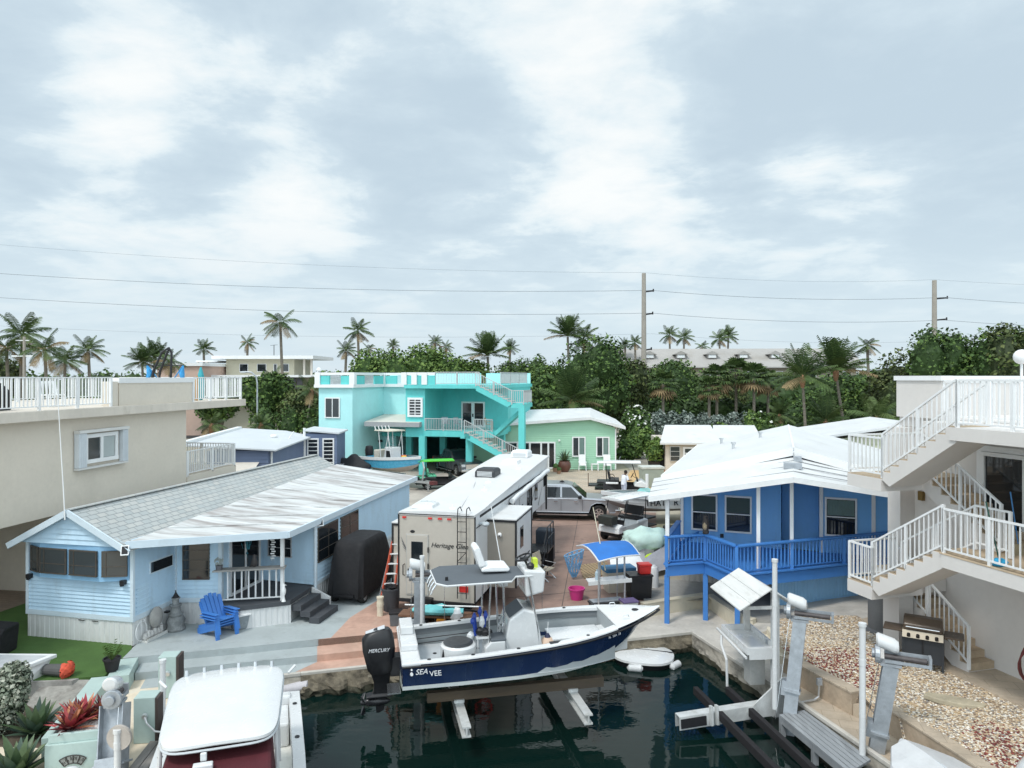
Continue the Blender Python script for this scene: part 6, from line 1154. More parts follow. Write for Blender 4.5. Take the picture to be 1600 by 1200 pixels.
for s in (-1, 1): m.quad((-4.5, s * 1.2, .3), (2.85, s * 1.18, .3), (2.85, s * 1.18, .9), (-4.5, s * 1.2, .9))
m.build('cockpit', mat('cream_gelcoat', (.72, .72, .68), .4, .05, 2), WB)
m = M(); m.box(1.5, 2.5, -1.15, 1.15, .3, .82); m.box(2.5, 2.8, -1.2, 1.2, .3, 1.0); m.build('aft_seat', gel, WB, bevel=.05); m = M(); m.box(1.49, 1.5, -.95, -.4, .4, .75); m.build('locker_door', gelgrey, WB)
mar = mat('maroon_canvas', (.075, .008, .014), .8, .15, 2, bump=.2, bs=5)
m = M(); m.loft([[(-3.3, -.95, .4), (-3.3, .95, .4), (-3.3, .85, 2.2), (-3.3, -.85, 2.2)], [(-1.0, -.95, .4), (-1.0, .95, .4), (-.95, .8, 2.25), (-.95, -.8, 2.25)]]); m.build('helm_cover', mar, WB, bevel=.06)
tz = 2.42; tp = []
for a in np.linspace(0, 6.283, 41)[:-1]: tp.append((math.copysign(abs(math.cos(a)) ** .32, math.cos(a)), math.copysign(abs(math.sin(a)) ** .32, math.sin(a))))
TW_ = [((x * 1.55 - .95), y * (.86 + .14 * (x + 1) / 2) * 1.06) for x, y in tp]
m = M(); m.loft([[(x * 1.0, y, z + .06 * (1 - (y / 1.1) ** 2)) for x, y in [( -.95 + (x_ + .95) * f, y_ * f) for x_, y_ in TW_]] for z, f in ((tz, .99), (tz + .02, 1.0), (tz + .06, .995), (tz + .085, .94), (tz + .1, .6))]); htp = m.build('hard_top', gel, WB, smooth=True)
m = M(); m.tube([(x, y, tz + .012) for x, y in TW_ + TW_[:1]], .02, 6); m.build('edge_trim', gelgrey, htp)
for s in (-1, 1):
    for x in (-2.1, -.2): m = M(); m.tube([(x, s * .95, .9), (x, s * .9, tz)], .035, 8); m.build('top_leg', gel, htp)
m = M(); m.box(-2.75, -2.62, .05, .35, tz - .2, tz - .1); m.box(-2.6, -2.55, .15, .25, tz - .12, tz + .02); m.build('spreader_light', gel, htp, bevel=.02)
for k in range(6): m = M(); y = -.8 + .32 * k; x = .5 - .12 * (y / .9) ** 2; m.cyl((x, y, tz + .02), (x + .05, y, tz + .22), .035, n=8); m.build('rocket_launcher', alu, htp)
for y, x in ((1.12, .15), (-1.12, .15)): m = M(); m.cyl((x, y, tz + .05), (x + .12, y * 1.12, tz + .14), .028, n=8); m.build('rod_holder', gel, htp)
t = thing('covered_boat_bow', 'bow of a boat under a grey white cover at the bottom right', 'boat', (8.16, 13.2, -.6), R(-80)); m = M(); rings = []
for x, w, z, e in ((-1.35, .02, .62, .1), (-1.2, .32, .66, .12), (-.7, .72, .60, .2), (0, 1.0, .5, .28), (1.5, 1.15, .45, .34), (4, 1.15, .45, .34)): rings.append([(x, w * f, z + e * (1 - abs(f)) - .06 * (abs(f) > .99)) for f in (-1, -.96, -.5, 0, .5, .96, 1)] + [(x, w * .8, z - .9), (x, -w * .8, z - .9)])
m.loft(rings); m.build('cover', mat('grey_white_cover', (.56, .57, .58), .6, .07, 1.5, dirt=((.42, .42, .42), .5, 2, .56)), t, bevel=.01)
m = M(); m.tube([(-1.3, .0, .73), (0, 0, .79), (4, 0, .8)], .02, 6); m.build('cover_seam', gelgrey, t)
t = thing('white_cover_corner', 'rounded white cover corner at the very bottom right of the view', 'boat cover', (9.9, 12.7, .1)); m = M(); m.ball((0, 0, .2), .8, 16, sq=(1, .8, .5)); m.build('cover', gel, t, smooth=True)
t = thing('mooring_fender', 'grey white cylindrical fender hanging at the seawall behind the white hard top', 'fender', tuple(G(462, 1075, -.75))); m = M(); m.lathe([(.05, -.35), (.15, -.3), (.155, .3), (.06, .36)], n=14); m.v = [Vector((v.z, v.x + v.z * .25, v.y + v.z * .1)) for v in m.v]; m.build('body', mat('dirty_white_fender', (.50, .48, .50), .6, .15, 4), t, smooth=True)
tq = mat('pale_aqua_stucco', (.43, .77, .78), .85, .06, .6, bump=.06, dirt=[((.34, .66, .68), .4, .35, .52), ((.5, .76, .75), .35, 1.2, .58)]); tq2 = mat('turquoise_paint', (.12, .56, .545), .7, .09, .7, dirt=[((.2, .62, .6), .5, 1.1, .55), ((.09, .42, .41), .4, 2.5, .58)], stretch=(1, 1, .4))
TQ = thing('turquoise_house', 'turquoise stilt house with a roof terrace, grey awning and outside stairs', 'house', (-5.25, 53, 0), R(-15)); k_ = 1.1
def K(*a): return [q * k_ for q in a]
zs, zf = 6.72, 3.4
m = M(); m.box(*K(-9.3, -6.66, 0, 12), 0, zs); m.box(*K(-6.66, -3.2, 5, 12), 2.9, zs); m.box(*K(-6.66, -5.6, 5, 12), 0, 2.9); m.build('wall', tq, TQ)
m = M(); m.box(*K(-3.2, 3.3, 5, 12), zf - .3, zs); m.box(*K(-3.2, -1.75, 1.3, 5), 2.9, zs); m.box(*K(-1.75, 3.3, 1.2, 5), zf - .42, zf); m.box(*K(-6.6, -1.8, 4.6, 5), 2.6, 2.9)
for u, v in ((-1.9, 1.3), (1.5, 1.5), (3.0, 4.4), (-4.4, 4.8), (-1.9, 5.4)): m.box((u - .22) * k_, (u + .22) * k_, (v - .2) * k_, (v + .2) * k_, 0, zf - .4)
m.build('painted_wall', tq2, TQ)
m = M(); m.box(*K(-9.3, 3.3, 11.4, 12), 0, 3.0); m.box(*K(2.9, 3.3, 6, 12), 0, 3.1); m.build('carport_back_wall', mat('teal_painted_shade', (.03, .12, .12), .9), TQ)  # walls coloured dark teal to paint in the carport's shade
m = M(); m.prism([tuple(K(*p)) for p in ((-9.55, -.25), (-6.45, -.25), (-6.45, 4.7), (-3.2, 4.7), (-3.2, 12.2), (-9.55, 12.2))], zs, zs + .24); m.build('roof_slab', white, TQ)
m = M(); m.prism([tuple(K(*p)) for p in ((-3.2, 1.0), (3.4, 1.0), (3.4, 12.2), (-3.2, 12.2))], zs - .05, zs + .22); m.build('roof_slab', tq2, TQ)
pb_ = zs + .24; ph = 7.9
edge = [(-9.3, -.05), (-6.6, -.05), (-6.6, 4.9), (-3.2, 4.9), (-3.2, 1.15), (-.9, 1.15)]
m = M(); m2 = M(); m3 = M()
for i in range(len(edge) - 1):
    a = Vector(K(*edge[i], 0)); b = Vector(K(*edge[i + 1], 0)); n = 3
    for j in range(n):
        p = a.lerp(b, j / n); q = a.lerp(b, (j + 1) / n)
        if j % 2 == 0 or i == 4: m = M(); m.bar(p + Vector((0, 0, (pb_ + ph) / 2 - .12)), q + Vector((0, 0, (pb_ + ph) / 2 - .12)), .16, ph - pb_ - .26); pp_ = m.build('parapet', tq2, TQ)
        else:
            for r in range(1, 12): x = p.lerp(q, r / 12); m3.box(x.x - .02, x.x + .02, x.y - .02, x.y + .02, pb_, ph - .2)
        if j == 0 or i > 3: m2.box(p.x - .22, p.x + .22, p.y - .2, p.y + .2, pb_, ph)
    m2.bar(a + Vector((0, 0, ph - .1)), b + Vector((0, 0, ph - .1)), .26, .2)
m2.build('parapet_trim', white, pp_); m3.build('picket', alu, pp_)
m = M(); m.bar(K(-9.3, 12, 0)[:2] + [(pb_ + ph) / 2], K(-1, 12, 0)[:2] + [(pb_ + ph) / 2], .2, ph - pb_); m.build('rear_parapet', tq, TQ); m = M(); m.bar(K(-.5, 12, 0)[:2] + [(pb_ + ph) / 2], K(3.3, 12, 0)[:2] + [(pb_ + ph) / 2], .2, ph - pb_); m.build('rear_parapet', tq, TQ)
gr_ = mat('grey_rail', (.50, .52, .52), .5, .06, metal=.3); rk2 = dict(mt=gr_, pr=.017, post=.07, bot=.1, tr=.06)
railing(TQ, [K(-.9, 1.15, 0)[:2] + [pb_], K(2.3, 1.15, 0)[:2] + [pb_]], .95, .13, every=1.7, **rk2); railing(TQ, [K(3.25, 3.2, 0)[:2] + [pb_], K(3.25, 11, 0)[:2] + [pb_]], .95, .14, every=2.5, **rk2)
railing(TQ, [K(-1.7, 1.25, 0)[:2] + [zf], K(1.0, 1.25, 0)[:2] + [zf]], .95, .13, every=1.4, **rk2); railing(TQ, [K(1.9, 1.25, 0)[:2] + [zf], K(3.2, 1.25, 0)[:2] + [zf]], .95, .13, every=1.4, **rk2)
def tflight(u0, z0, u1, z1, v0, v1, n):
    du = (u1 - u0) / n; dz = (z1 - z0) / n; pr = [(u0, z0 - .05)]
    for i in range(n): pr += [(u0 + du * i, z0 + dz * (i + 1)), (u0 + du * (i + 1), z0 + dz * (i + 1))]
    pr += [(u1, z1 - .38), (u0 + du, z0 - .25)]
    m = M(); m.extr(pr[::-1] if du < 0 else pr, 1, v0, v1); o = m.build('stair_flight', tq2, TQ); m = M()
    for i in range(n): a, b = sorted((u0 + du * i, u0 + du * (i + 1))); m.box(a, b, v0 - .02, v1 + .02, z0 + dz * (i + 1) + .002, z0 + dz * (i + 1) + .04)
    m.build('tread', mat('pale_tread', (.55, .50, .45), .8, .1), o)
v0, v1 = K(.1, 1.15)
tflight(5.6 * k_, 1.2, 1.6 * k_, zf, v0, v1, 12); tflight(4.9 * k_, 5.6, 2.4 * k_, zs + .2, v0, v1, 8)
m = M(); m.box(*K(4.85, 5.75, .1, 2.4), 5.3, 5.6); m.box(*K(5.35, 5.75, .1, .5), 0, 5.3); m.extr([(5.3 * k_, 5.3), (5.3 * k_, 5.0), (3.4 * k_, 3.1), (3.0 * k_, 3.1)], 1, 1.3 * k_, 2.3 * k_); m.box(*K(1.3, 2.0, .1, 1.2), zf - .42, zf); m.build('stair_landing', tq2, TQ)
railing(TQ, [(1.6 * k_, v0, zf), (5.6 * k_, v0, 1.25)], .95, .14, every=1.4, **rk2); railing(TQ, [(2.4 * k_, v0, zs + .2), (4.9 * k_, v0, 5.6), (5.7 * k_, v0, 5.6), (5.7 * k_, 2.3 * k_, 5.6)], .95, .14, every=1.5, **rk2)
window(TQ, -8.2 * k_, 0, 5.15, 0, 1.3, 1.6, white, win, .08, .06, (.5,), (), bt=.06)
ww = window(TQ, -2.45 * k_, 1.3 * k_, 5.2, 0, 1.25, 1.5, white, win, .16, .08, (.5,), (.2, .35, .5, .65, .8), bt=.05)
dw = window(TQ, .62 * k_, 5 * k_, zf + 1.08, 0, 2.0, 2.1, white, win, .12, .08, (.5,), (), bt=.26, name='double_door'); m = M(); m.box(.62 * k_ - .06, .62 * k_ + .06, 5 * k_ - .14, 5 * k_ - .08, zf + .9, zf + 1.15); m.build('lock', black, dw)
m = M(); a = [tuple(K(*p)) for p in ((-6.55, 5.0), (-2.0, 5.0), (-2.0, .9), (-6.2, .9))]; zz = (4.35, 4.35, 3.98, 3.98)
m.add([(x, y, z) for (x, y), z in zip(a, zz)] + [(x, y, z + .06) for (x, y), z in zip(a, zz)], [(0, 1, 2, 3), (7, 6, 5, 4), (0, 4, 5, 1)]); aw = m.build('awning', mat('cream_awning', (.62, .58, .52), .85, .06), TQ)
m = M(); m.bar((*a[3], 3.86), (*a[2], 3.86), .05, .34); m.bar((*a[2], 3.86), (*a[1], 4.22), .05, .34); m.bar((*a[3], 3.86), (*a[0], 4.22), .05, .34); m.build('valance', mat('grey_valance', (.33, .34, .35), .85, .06), aw)
m = M(); m.ball((-6.3 * k_, 4.1, 2.25), .24, 8, sq=(1, .6, .5)); m.build('wall_lamp', black, TQ)
TQM = ROOT[TQ.name]
def TQP(u, v, z): return TQM @ Vector((u * k_, v * k_, z))
t = thing('terrace_chair', 'white plastic armchair on the turquoise roof terrace', 'chair', TQP(-4.6, 5.9, pb_ - .0), R(-10)); 
def plchair(t, mt):
    m = M(); m.box(-.27, .27, -.26, .26, .42, .46); m.build('seat', mt, t); m = M(); m.extr([(.24, .44), (.28, .44), (.36, .95), (.32, .95)], 0, -.26, .26); m.build('backrest', mt, t)
    for s in (-1, 1):
        m = M(); m.bar((s * .29, -.24, .66), (s * .29, .3, .68), .06, .03); m.build('armrest', mt, t)
        for y in (-.24, .24): m = M(); m.bar((s * .27, y, .66 if y < 0 else .44), (s * .29, y, 0), .045); m.build('leg', mt, t)
plchair(t, white)
for i, (u, lab, mt) in enumerate(((-.9, 'grey wicker chair on the turquoise balcony beside the lamp wall', alud), (.1, 'grey chair on the turquoise balcony in front of the left door leaf', alud), (2.4, 'tan chair at the right end of the turquoise balcony', mat('tan_rattan', (.35, .26, .15), .7, .2)))):
    t = thing('balcony_chair', lab, 'chair', TQP(u, 3.2, zf), R(20 + 30 * i)); plchair(t, mt)
t = thing('finial_ball', 'white ball ornament on the left corner of the turquoise parapet', 'ornament', TQP(-9.3, 0, ph)); m = M(); m.ball((0, 0, .2), .2, 10); m.cyl((0, 0, -.02), (0, 0, .05), .1, n=8); m.build('ball', white, t)
slb = mat('slate_blue_siding', (.145, .19, .30), .6, .06, 1.2); grr = mat('pale_grey_roof', (.56, .595, .62), .6, .06, .4, dirt=((.45, .48, .5), .4, .5, .54))
ST = thing('slate_trailer_house', 'slate blue trailer house with a wide pale grey roof', 'house', (-13.7, 40, 0), R(2.6)); m = M(); m.box(-3.4, 0, 0, 8.4, 0, 3.35); m.box(0.01, 2.2, 8.0, 11, 0, 3.7); m.lap((-3.4, 0), (0, 0), .3, 3.4, .2); m.lap((0, 0), (0, 8.0), .3, 3.38, .2); m.lap((0.02, 8.0), (2.2, 8.0), .3, 3.7, .2); m.build('wall', slb, ST)
m = M(); m.add([(-4.6, -.6, 3.7), (.5, -.3, 3.38), (.45, 8.6, 3.42), (-1.5, 9.2, 3.75), (-4.6, 9.2, 3.95)] + [(-4.6, -.6, 3.78), (.5, -.3, 3.46), (.45, 8.6, 3.5), (-1.5, 9.2, 3.83), (-4.6, 9.2, 4.03)], [(4, 3, 2, 1, 0), (5, 6, 7, 8, 9), (0, 1, 6, 5), (1, 2, 7, 6), (2, 3, 8, 7), (3, 4, 9, 8)]); rf = m.build('roof', grr, ST)
m = M(); m.prism([(.0, 7.8), (2.4, 7.8), (2.4, 11), (.0, 11)], [3.9, 3.68, 3.68, 3.9], [4.0, 3.78, 3.78, 4.0]); m.build('annex_roof', grr, ST)
m = M(); m.bar((-4.6, -.62, 3.86), (-4.6, 9, 4.06), .3, .16); m.build('ridge_cap', white, rf)
for u in (.62, 1.65): window(ST, u, 8.0, 2.45, 0, .78, 1.9, white, win, .09, .06, (), (.14, .28, .42, .56, .7, .84), bt=.05, name='louvre_window')
m = M(); m.loft([[(-2.3, -.05, 2.75), (-.5, -.05, 2.75)], [(-2.35, -.7, 2.62), (-.45, -.7, 2.62)], [(-2.35, -.95, 2.35), (-.45, -.95, 2.35)]], close=False, caps=False); m.build('door_awning', mat('cream_awning', (.62, .58, .52)), ST)
m = M(); m.box(-1.9, -1.0, -.04, 0, .4, 2.5); m.build('door', white, ST)
m = M(); m.ball((-1.2, 5.2, 3.78), .25, 8, sq=(1, 1, .5)); m.cyl((-.3, 5.4, 3.6), (-.0, 5.4, 4.05), .05, n=6); m.build('roof_fitting', white, rf)
m = M(); m.cyl((.06, 7.9, .5), (.06, 7.9, 4.1), .09, n=10); m.build('vent_stack', white, ST); m = M(); m.cyl((.1, .2, 0), (.1, .2, 3.3), .06, n=8); m.build('downspout', white, ST)
t = thing('patio_umbrella_table', 'round dark patio table in front of the slate trailer house', 'table', (-14.0, 38.3, 0)); m = M(); m.lathe([(.7, 1.62), (.72, 1.66), (.05, 1.68)], n=16); m.build('tabletop', black, t); m = M(); m.cyl((0, 0, 0), (0, 0, 1.62), .05, n=8); m.lathe([(.3, 0), (.28, .06), (.05, .08)], n=12); m.build('pedestal', black, t)
lg = mat('mint_green_siding', (.34, .585, .42), .6, .05, 1)
GH = thing('mint_green_house', 'mint green house with a white hipped roof and two tall windows', 'house', (8.46, 58, 0), R(-2)); m = M(); m.box(-12, -.03, .03, 7, 0, 3.3); m.lap((-12, 0), (0, 0), 0, 4.05, .18, lim=lambda z: (0 if z < 3.3 else min(.97, max(0, (z - 3.3) / .75) * .8), 1 if z < 3.4 else 1 - min(1, (z - 3.4) / .65) * .17)); m.lap((0, 0), (0, 7), 0, 3.35, .18); m.build('wall', lg, GH)
m = M(); pts = [(-12, -.5, 3.35), (-2.1, -.5, 4.08), (.75, -.5, 3.30), (.75, 7, 3.5), (-1.6, 6, 4.55), (-12, 6.5, 4.2)]
m.add([(x, y, z) for x, y, z in pts] + [(x, y, z + .22) for x, y, z in pts], [(6, 7, 10, 11), (7, 8, 9, 10), (0, 1, 7, 6), (1, 2, 8, 7), (2, 3, 9, 8), (5, 4, 1, 0), (4, 3, 2, 1)]); m.build('roof', whitem, GH)
for u in (-1.05, -3.0): wq = window(GH, u, 0, 1.85, 0, 1.1, 1.65, white, win2, .1, .06, (.5,), (), bt=.08); m = M(WT(u, 0, 1.85, 0)); m.box(.02, .42, -.034, -.028, -.7, .7); m.build('curtain', curtain, wq)
window(GH, -7.0, 0, 1.15, 0, 4.2, 2.2, white, win, .12, .06, (.26, .5, .72, .86), (), bt=.14, name='patio_door')
m = M(); m.box(-.06, .04, -.05, .02, 0, 3.3); m.build('corner_board', white, GH); m = M(); m.ball((-4.6, -.12, 2.35), .1, 8); m.build('wall_lamp', white, GH)
GM = ROOT[GH.name]
def rocker(u, label):
    t = thing('rocking_chair', label, 'chair', GM @ Vector((u, -.75, 0)), R(-2), 'white rocking chairs'); plchair(t, white); m = M(); m.extr([(.28, .44), (.32, .44), (.46, 1.25), (.42, 1.25)], 0, -.28, .28); m.build('headrest', white, t); return t
rocker(-2.75, 'white rocking chair left of the small table, under the left mint wall window'); rocker(-.75, 'white rocking chair right of the small table, next to the golf cart roof')
t = thing('side_table', 'small white side table between the two rocking chairs', 'table', GM @ Vector((-1.75, -.7, 0))); m = M(); m.box(-.3, .3, -.3, .3, .5, .54); m.build('tabletop', white, t)
for sx in (-1, 1):
    for sy in (-1, 1): m = M(); m.box(sx * .25 - .03, sx * .25 + .03, sy * .25 - .03, sy * .25 + .03, 0, .5); m.build('leg', white, t)
crm = mat('cream_cottage_wall', (.60, .55, .48), .75, .07, 1)
CT = thing('cream_cottage', 'low cream cottage with a flat white roof beyond the blue house', 'house', (12.2, 56.5, 0), R(-3)); m = M(); m.box(0, 9, 0, 8, 0, 2.3); m.build('wall', crm, CT)
for u in (0, 4.2): m = M(); q = [(u - .5, -.5, 2.22 - .03 * u), (u + (4.25 if u == 0 else 3.4), -.5, 2.22), (u + 5.0 if u == 0 else u + 4.6, 6.5, 3.15), (u + 1.0, 6.5, 3.15)]; m.add(q + [(x, y, z + .16) for x, y, z in q], [(3, 2, 1, 0), (4, 5, 6, 7), (0, 1, 5, 4), (1, 2, 6, 5), (2, 3, 7, 6), (3, 0, 4, 7)]); m.build('roof', whitem, CT)
for u, w_ in ((.75, .8), (2.9, .75), (4.9, 1.0), (6.2, 1.0)): window(CT, u, 0, 1.45, 0, w_, 1.2, alu, win2, .05, .05, (), (.33, .66), bt=.04)
dd_ = window(CT, 1.85, 0, 1.02, 0, .95, 1.95, white, win2, .14, .06, (), (.3, .55, .75), bt=.06, name='door')
YH = thing('yellow_house', 'pale yellow gabled house roof seen behind the white stair railing', 'house', (18.2, 36, 0), R(-20)); m = M(); m.box(-5, 6, .3, 8, 0, 3.6); m.extr([(-5.3, 3.6), (6, 3.6), (6, 4.9), (.8, 4.75)], 1, .3, 8); m.lap((-5, .3), (6, .3), .5, 4.7, .2, lim=lambda z: (0 if z < 3.6 else min(.9, (z - 3.6) / 1.1 * .55), 1)); m.build('wall', mat('pale_yellow_siding', (.62, .62, .44), .6, .05), YH)
m = M(); q = [(-5.6, -.2, 3.75), (1, -.2, 4.95), (1, 9, 4.95), (-5.6, 9, 3.75)]; m.add(q + [(x, y, z + .12) for x, y, z in q], [(3, 2, 1, 0), (4, 5, 6, 7), (0, 1, 5, 4), (1, 2, 6, 5), (2, 3, 7, 6), (3, 0, 4, 7)]); q = [(1.01, -.2, 4.95), (8, -.2, 4.1), (8, 9, 4.1), (1.01, 9, 4.95)]; m.add(q + [(x, y, z + .12) for x, y, z in q], [(3, 2, 1, 0), (4, 5, 6, 7), (0, 1, 5, 4), (1, 2, 6, 5), (2, 3, 7, 6), (3, 0, 4, 7)]); m.build('roof', whitem, YH)
MT = thing('pink_motel', 'peach walled building with white roof edge beyond the left terrace', 'building', (-40.2, 92, 0), R(-4)); m = M(); m.box(-6, 0, 0, 12, 0, 9.0); m.build('wall', mat('peach_wall', (.55, .40, .33), .85, .05), MT); m = M(); m.box(-6.3, .3, -.3, 12, 9.0, 9.4); m.build('roof_edge', white, MT)
MB_ = thing('cream_motel', 'cream two tier motel with a white flat roof and dark screened galleries', 'building', (-40.5, 96, -1.25), R(-2)); m = M(); m.box(0, 13, 0, 10, 0, 8.9); m.box(1, 10.5, 2, 10, 8.9, 11.3); m.build('wall', mat('cream_motel_wall', (.50, .47, .36), .85, .05), MB_)
m = M(); m.box(-.3, 14.5, -1.5, 10, 8.8, 9.1); m.box(-.5, 13.5, .8, 10.5, 11.3, 11.75); m.box(-3, 0, 1.5, 9, 10.9, 11.1); m.box(-.3, 13.2, -1.4, -1.2, 5.2, 6.3); m.build('roof_slab', white, MB_)
for k in range(14): m = M(); m.box(.3 + .9 * k, 1.05 + .9 * k, -1.25, -1.2, 6.3, 8.7); m.build('screen', mat('dark_screen', (.05, .05, .055), .7), MB_)
for x, w_ in ((3, 1.2), (5.5, 1.3), (7.4, .5), (8.7, 1.2)): window(MB_, x + .5, 2, 10.1, 0, w_, 1.1, white, win, .06, .05)
for x in (-2.8, -1.5, 12, 13): m = M(); m.box(x - .12, x + .12, 1.6, 1.85, 9.1, 10.9 if x < 0 else 11.3); m.build('roof_post', crm, MB_)
t = thing('roof_aerial', 'thin aerial mast with wires on the cream motel roof', 'aerial', (-33, 98.5, 10.45)); m = M(); m.cyl((0, 0, 0), (0, 0, 1.6), .05, n=6); m.bar((-.5, 0, 1.5), (.5, 0, 1.6), .04); m.build('mast', dark, t)
LB_ = thing('long_hotel', 'long tan hotel with a pale grey roof and small dormers behind the trees', 'building', (21, 128, 0), R(-3)); m = M(); m.box(0, 40, 0, 14, 0, 9.3); m.build('wall', mat('tan_hotel_wall', (.44, .38, .31), .85, .06), LB_)
hr = mat('pale_grey_metal_roof', (.36, .345, .325), .7, .09, .15, dirt=((.26, .235, .2), .6, .2, .52)); m = M(); m.extr([(-1.2, 9.2), (-1.2, 9.4), (5.5, 12.9), (8.5, 12.9), (15.2, 9.4), (15.2, 9.2)], 0, -1.2, 41.2); rf = m.build('roof', hr, LB_)
for k in range(7):
    x = 4 + 5.6 * k; m = M(); m.box(x - .8, x + .8, 1.4, 4, 11.0, 11.75); m.extr([(x - 1.3, 11.7), (x, 12.35), (x + 1.3, 11.7)], 1, 1.2, 5); dm = m.build('dormer', hr, LB_); m = M(); m.box(x - .65, x + .65, 1.36, 1.4, 11.1, 11.65); m.build('dormer_window', white, dm)
for k in range(7): window(LB_, 3.5 + 5.8 * k, 0, 8.0, 0, 1.2, 1.3, white, win, .1, .06)
pole_m = mat('weathered_pole', (.34, .31, .27), .9, .14, .4)
def upole(px, pytop, Y, label, arms, mt=pole_m, r=.34, nm='utility_pole'):
    p = D(px, pytop, Y); t = thing(nm, label, 'utility pole', (p.x, p.y, 0), 0, 'utility poles'); m = M(); m.cyl((0, 0, 0), (0, 0, p.z), r * 1.25, r * .85, n=10); m.build('pole', mt, t)
    for dz, l, dx in arms: m = M(); m.bar((dx, 0, p.z - dz), (dx + l, 0, p.z - dz + .15), .14, .2); m.cyl((dx + l * .95, 0, p.z - dz), (dx + l * .95, 0, p.z - dz + .4), .1, n=6); m.build('insulator_arm', dark, t)
    return t, p
t1, p1 = upole(1006, 427, 100, 'tall weathered utility pole rising over the middle trees', ((2.6, 1.2, .2), (5.8, 1.1, .2), (10.8, .9, .2)))
t2, p2 = upole(1460, 438, 100, 'tall utility pole above the dark trees at the right', ((2.6, 1.7, .2), (5.6, 1.6, .2), (8.5, 1.2, .2)))
t3, p3 = upole(38, 526, 75, 'short utility pole with a white crossarm among the left palms', (), r=.16)
m = M(); m.bar((-1.3, 0, p3.z - 2.05), (1.3, 0, p3.z - 2.05), .12, .16); m.build('crossarm', white, t3); m = M(); m.bar((-.9, 0, p3.z - .4), (.5, 0, p3.z - .4), .08, .1); m.build('upper_crossarm', white, t3)
p4 = D(402, 588, 62); t = thing('street_lamp', 'curved grey street lamp among the shrubs left of the turquoise house', 'street lamp', (p4.x, p4.y, 0)); m = M(); m.tube([(0, 0, 0), (0, 0, 7.0), (-.1, 0, 7.6), (-.5, 0, 7.95), (-1.1, 0, 8.0)], .07, 8); m.build('pole', alud, t); m = M(); m.ball((-1.25, 0, 7.97), .22, 8, sq=(1.4, .7, .4)); m.build('lamp_head', alu, t)
wm = mat('wire', (.22, .24, .26), .6)
def wire(a, b, sag, label, r=.035):
    a, b = Vector(a), Vector(b); m = M(); m.tube([a.lerp(b, s) - a - Vector((0, 0, sag * 4 * s * (1 - s))) for s in np.linspace(0, 1, 15)], r, 4); single('power_line', m, wm, label, 'power line', 'power lines', loc=a)
for (pyl, zoff, pyr, lab) in ((380, .0, 433, 'topmost'), (428, 2.5, 467, 'second highest'), (466, 5.7, 500, 'third highest'), (512, 8.6, 530, 'fourth highest')):
    L0 = D(-160, pyl - 12, 92); c = (p1.x + 1.1 * (zoff > 0), p1.y, p1.z - zoff + .1); d_ = (p2.x + 1.3 * (zoff > 0), p2.y, p2.z - zoff + .1); R0 = D(1900, pyr + 12 if zoff else 445, 95)
    w_ = .034 if zoff in (2.5, 5.7) else .016
    wire(L0, c, 1.2, '%s power line, on the span left of the middle pole' % lab, w_); wire(c, d_, .7, '%s power line, on the span between the two tall poles' % lab, w_); wire(d_, R0, .5, '%s power line, on the span right of the right-hand tall pole' % lab, w_)
def smallboat(name, label, loc, rz, hullm, botm, L=5.6, b=1.15, sh=.95):
    t = thing(name, label, 'boat', loc, rz); m = M(); mb = M(); Ts = [0, .15, .3, .45, .6, .72, .82, .9, .96, 1.0]
    def w(q): return b * (1 - max(0, (q - .4) / .6) ** 2.2)
    for s in (-1, 1):
        r1 = [[(L * q, s * max(w(q), .012), sh + .3 * q ** 1.6), (L * q - .35 * max(0, q - .5), s * max(w(q) * .9, .011), .35 + .45 * max(0, (q - .4) / .6) ** 2)] for q in Ts]; r2 = [[r[1], (L * q - .7 * max(0, q - .5) ** 1.2, s * .01, .05 + .6 * max(0, (q - .5) / .5) ** 2.2)] for r, q in zip(r1, Ts)]
        m.loft(r1 if s > 0 else [x[::-1] for x in r1], close=False, caps=False); mb.loft(r2 if s > 0 else [x[::-1] for x in r2], close=False, caps=False)
    m.quad((0, -b, sh), (0, b, sh), (0, b * .9, .35), (0, -b * .9, .35)); h = m.build('hull', hullm, t, smooth=True); mb.quad((0, -b * .9, .35), (0, b * .9, .35), (0, 0, .05)); mb.build('hull_bottom', botm, h, smooth=True)
    m = M()
    for s in (-1, 1): m.loft([[(L * q, s * (w(q) + .03), sh + .3 * q ** 1.6 - .12), (L * q, s * (w(q) + .03), sh + .3 * q ** 1.6 + .06), (L * q, s * max(w(q) - .2, 0), sh + .3 * q ** 1.6 + .07)] for q in Ts], close=False, caps=False)
    m.build('gunwale', gel, t); m = M(); m.loft([[(L * q, -w(q) + .05, sh - .35 + .25 * q), (L * q, w(q) - .05, sh - .35 + .25 * q)] for q in Ts], close=False, caps=False); m.build('deck', gelgrey, t)
    return t
tb = smallboat('boat_on_trailer', 'white boat with a sky blue hull and T top under the grey awning', (-10.2, 51.0, .95), R(-42), mat('sky_blue_hull', (.08, .37, .56), .25, .05, coat=.3), mat('cream_bottom', (.60, .52, .46), .5, .08))
m = M(); m.box(2.2, 3.0, -.4, .4, .6, 1.75); cn = m.build('console', gel, tb, bevel=.05); m = M(); m.box(2.4, 2.85, -.425, -.40, 1.05, 1.5); m.build('console_door', black, cn); m = M(); m.box(1.1, 1.7, -.5, .5, .6, 1.5); m.build('leaning_post', mat('beige_vinyl', (.5, .47, .4), .6, .1), tb, bevel=.06)
m = M(); m.prism([(1.5, -.75), (3.1, -.7), (3.1, .7), (1.5, .75)], 2.85, 2.91); tp_ = m.build('t_top', mat('cream_canvas', (.62, .58, .48), .8, .05), tb); m = M()
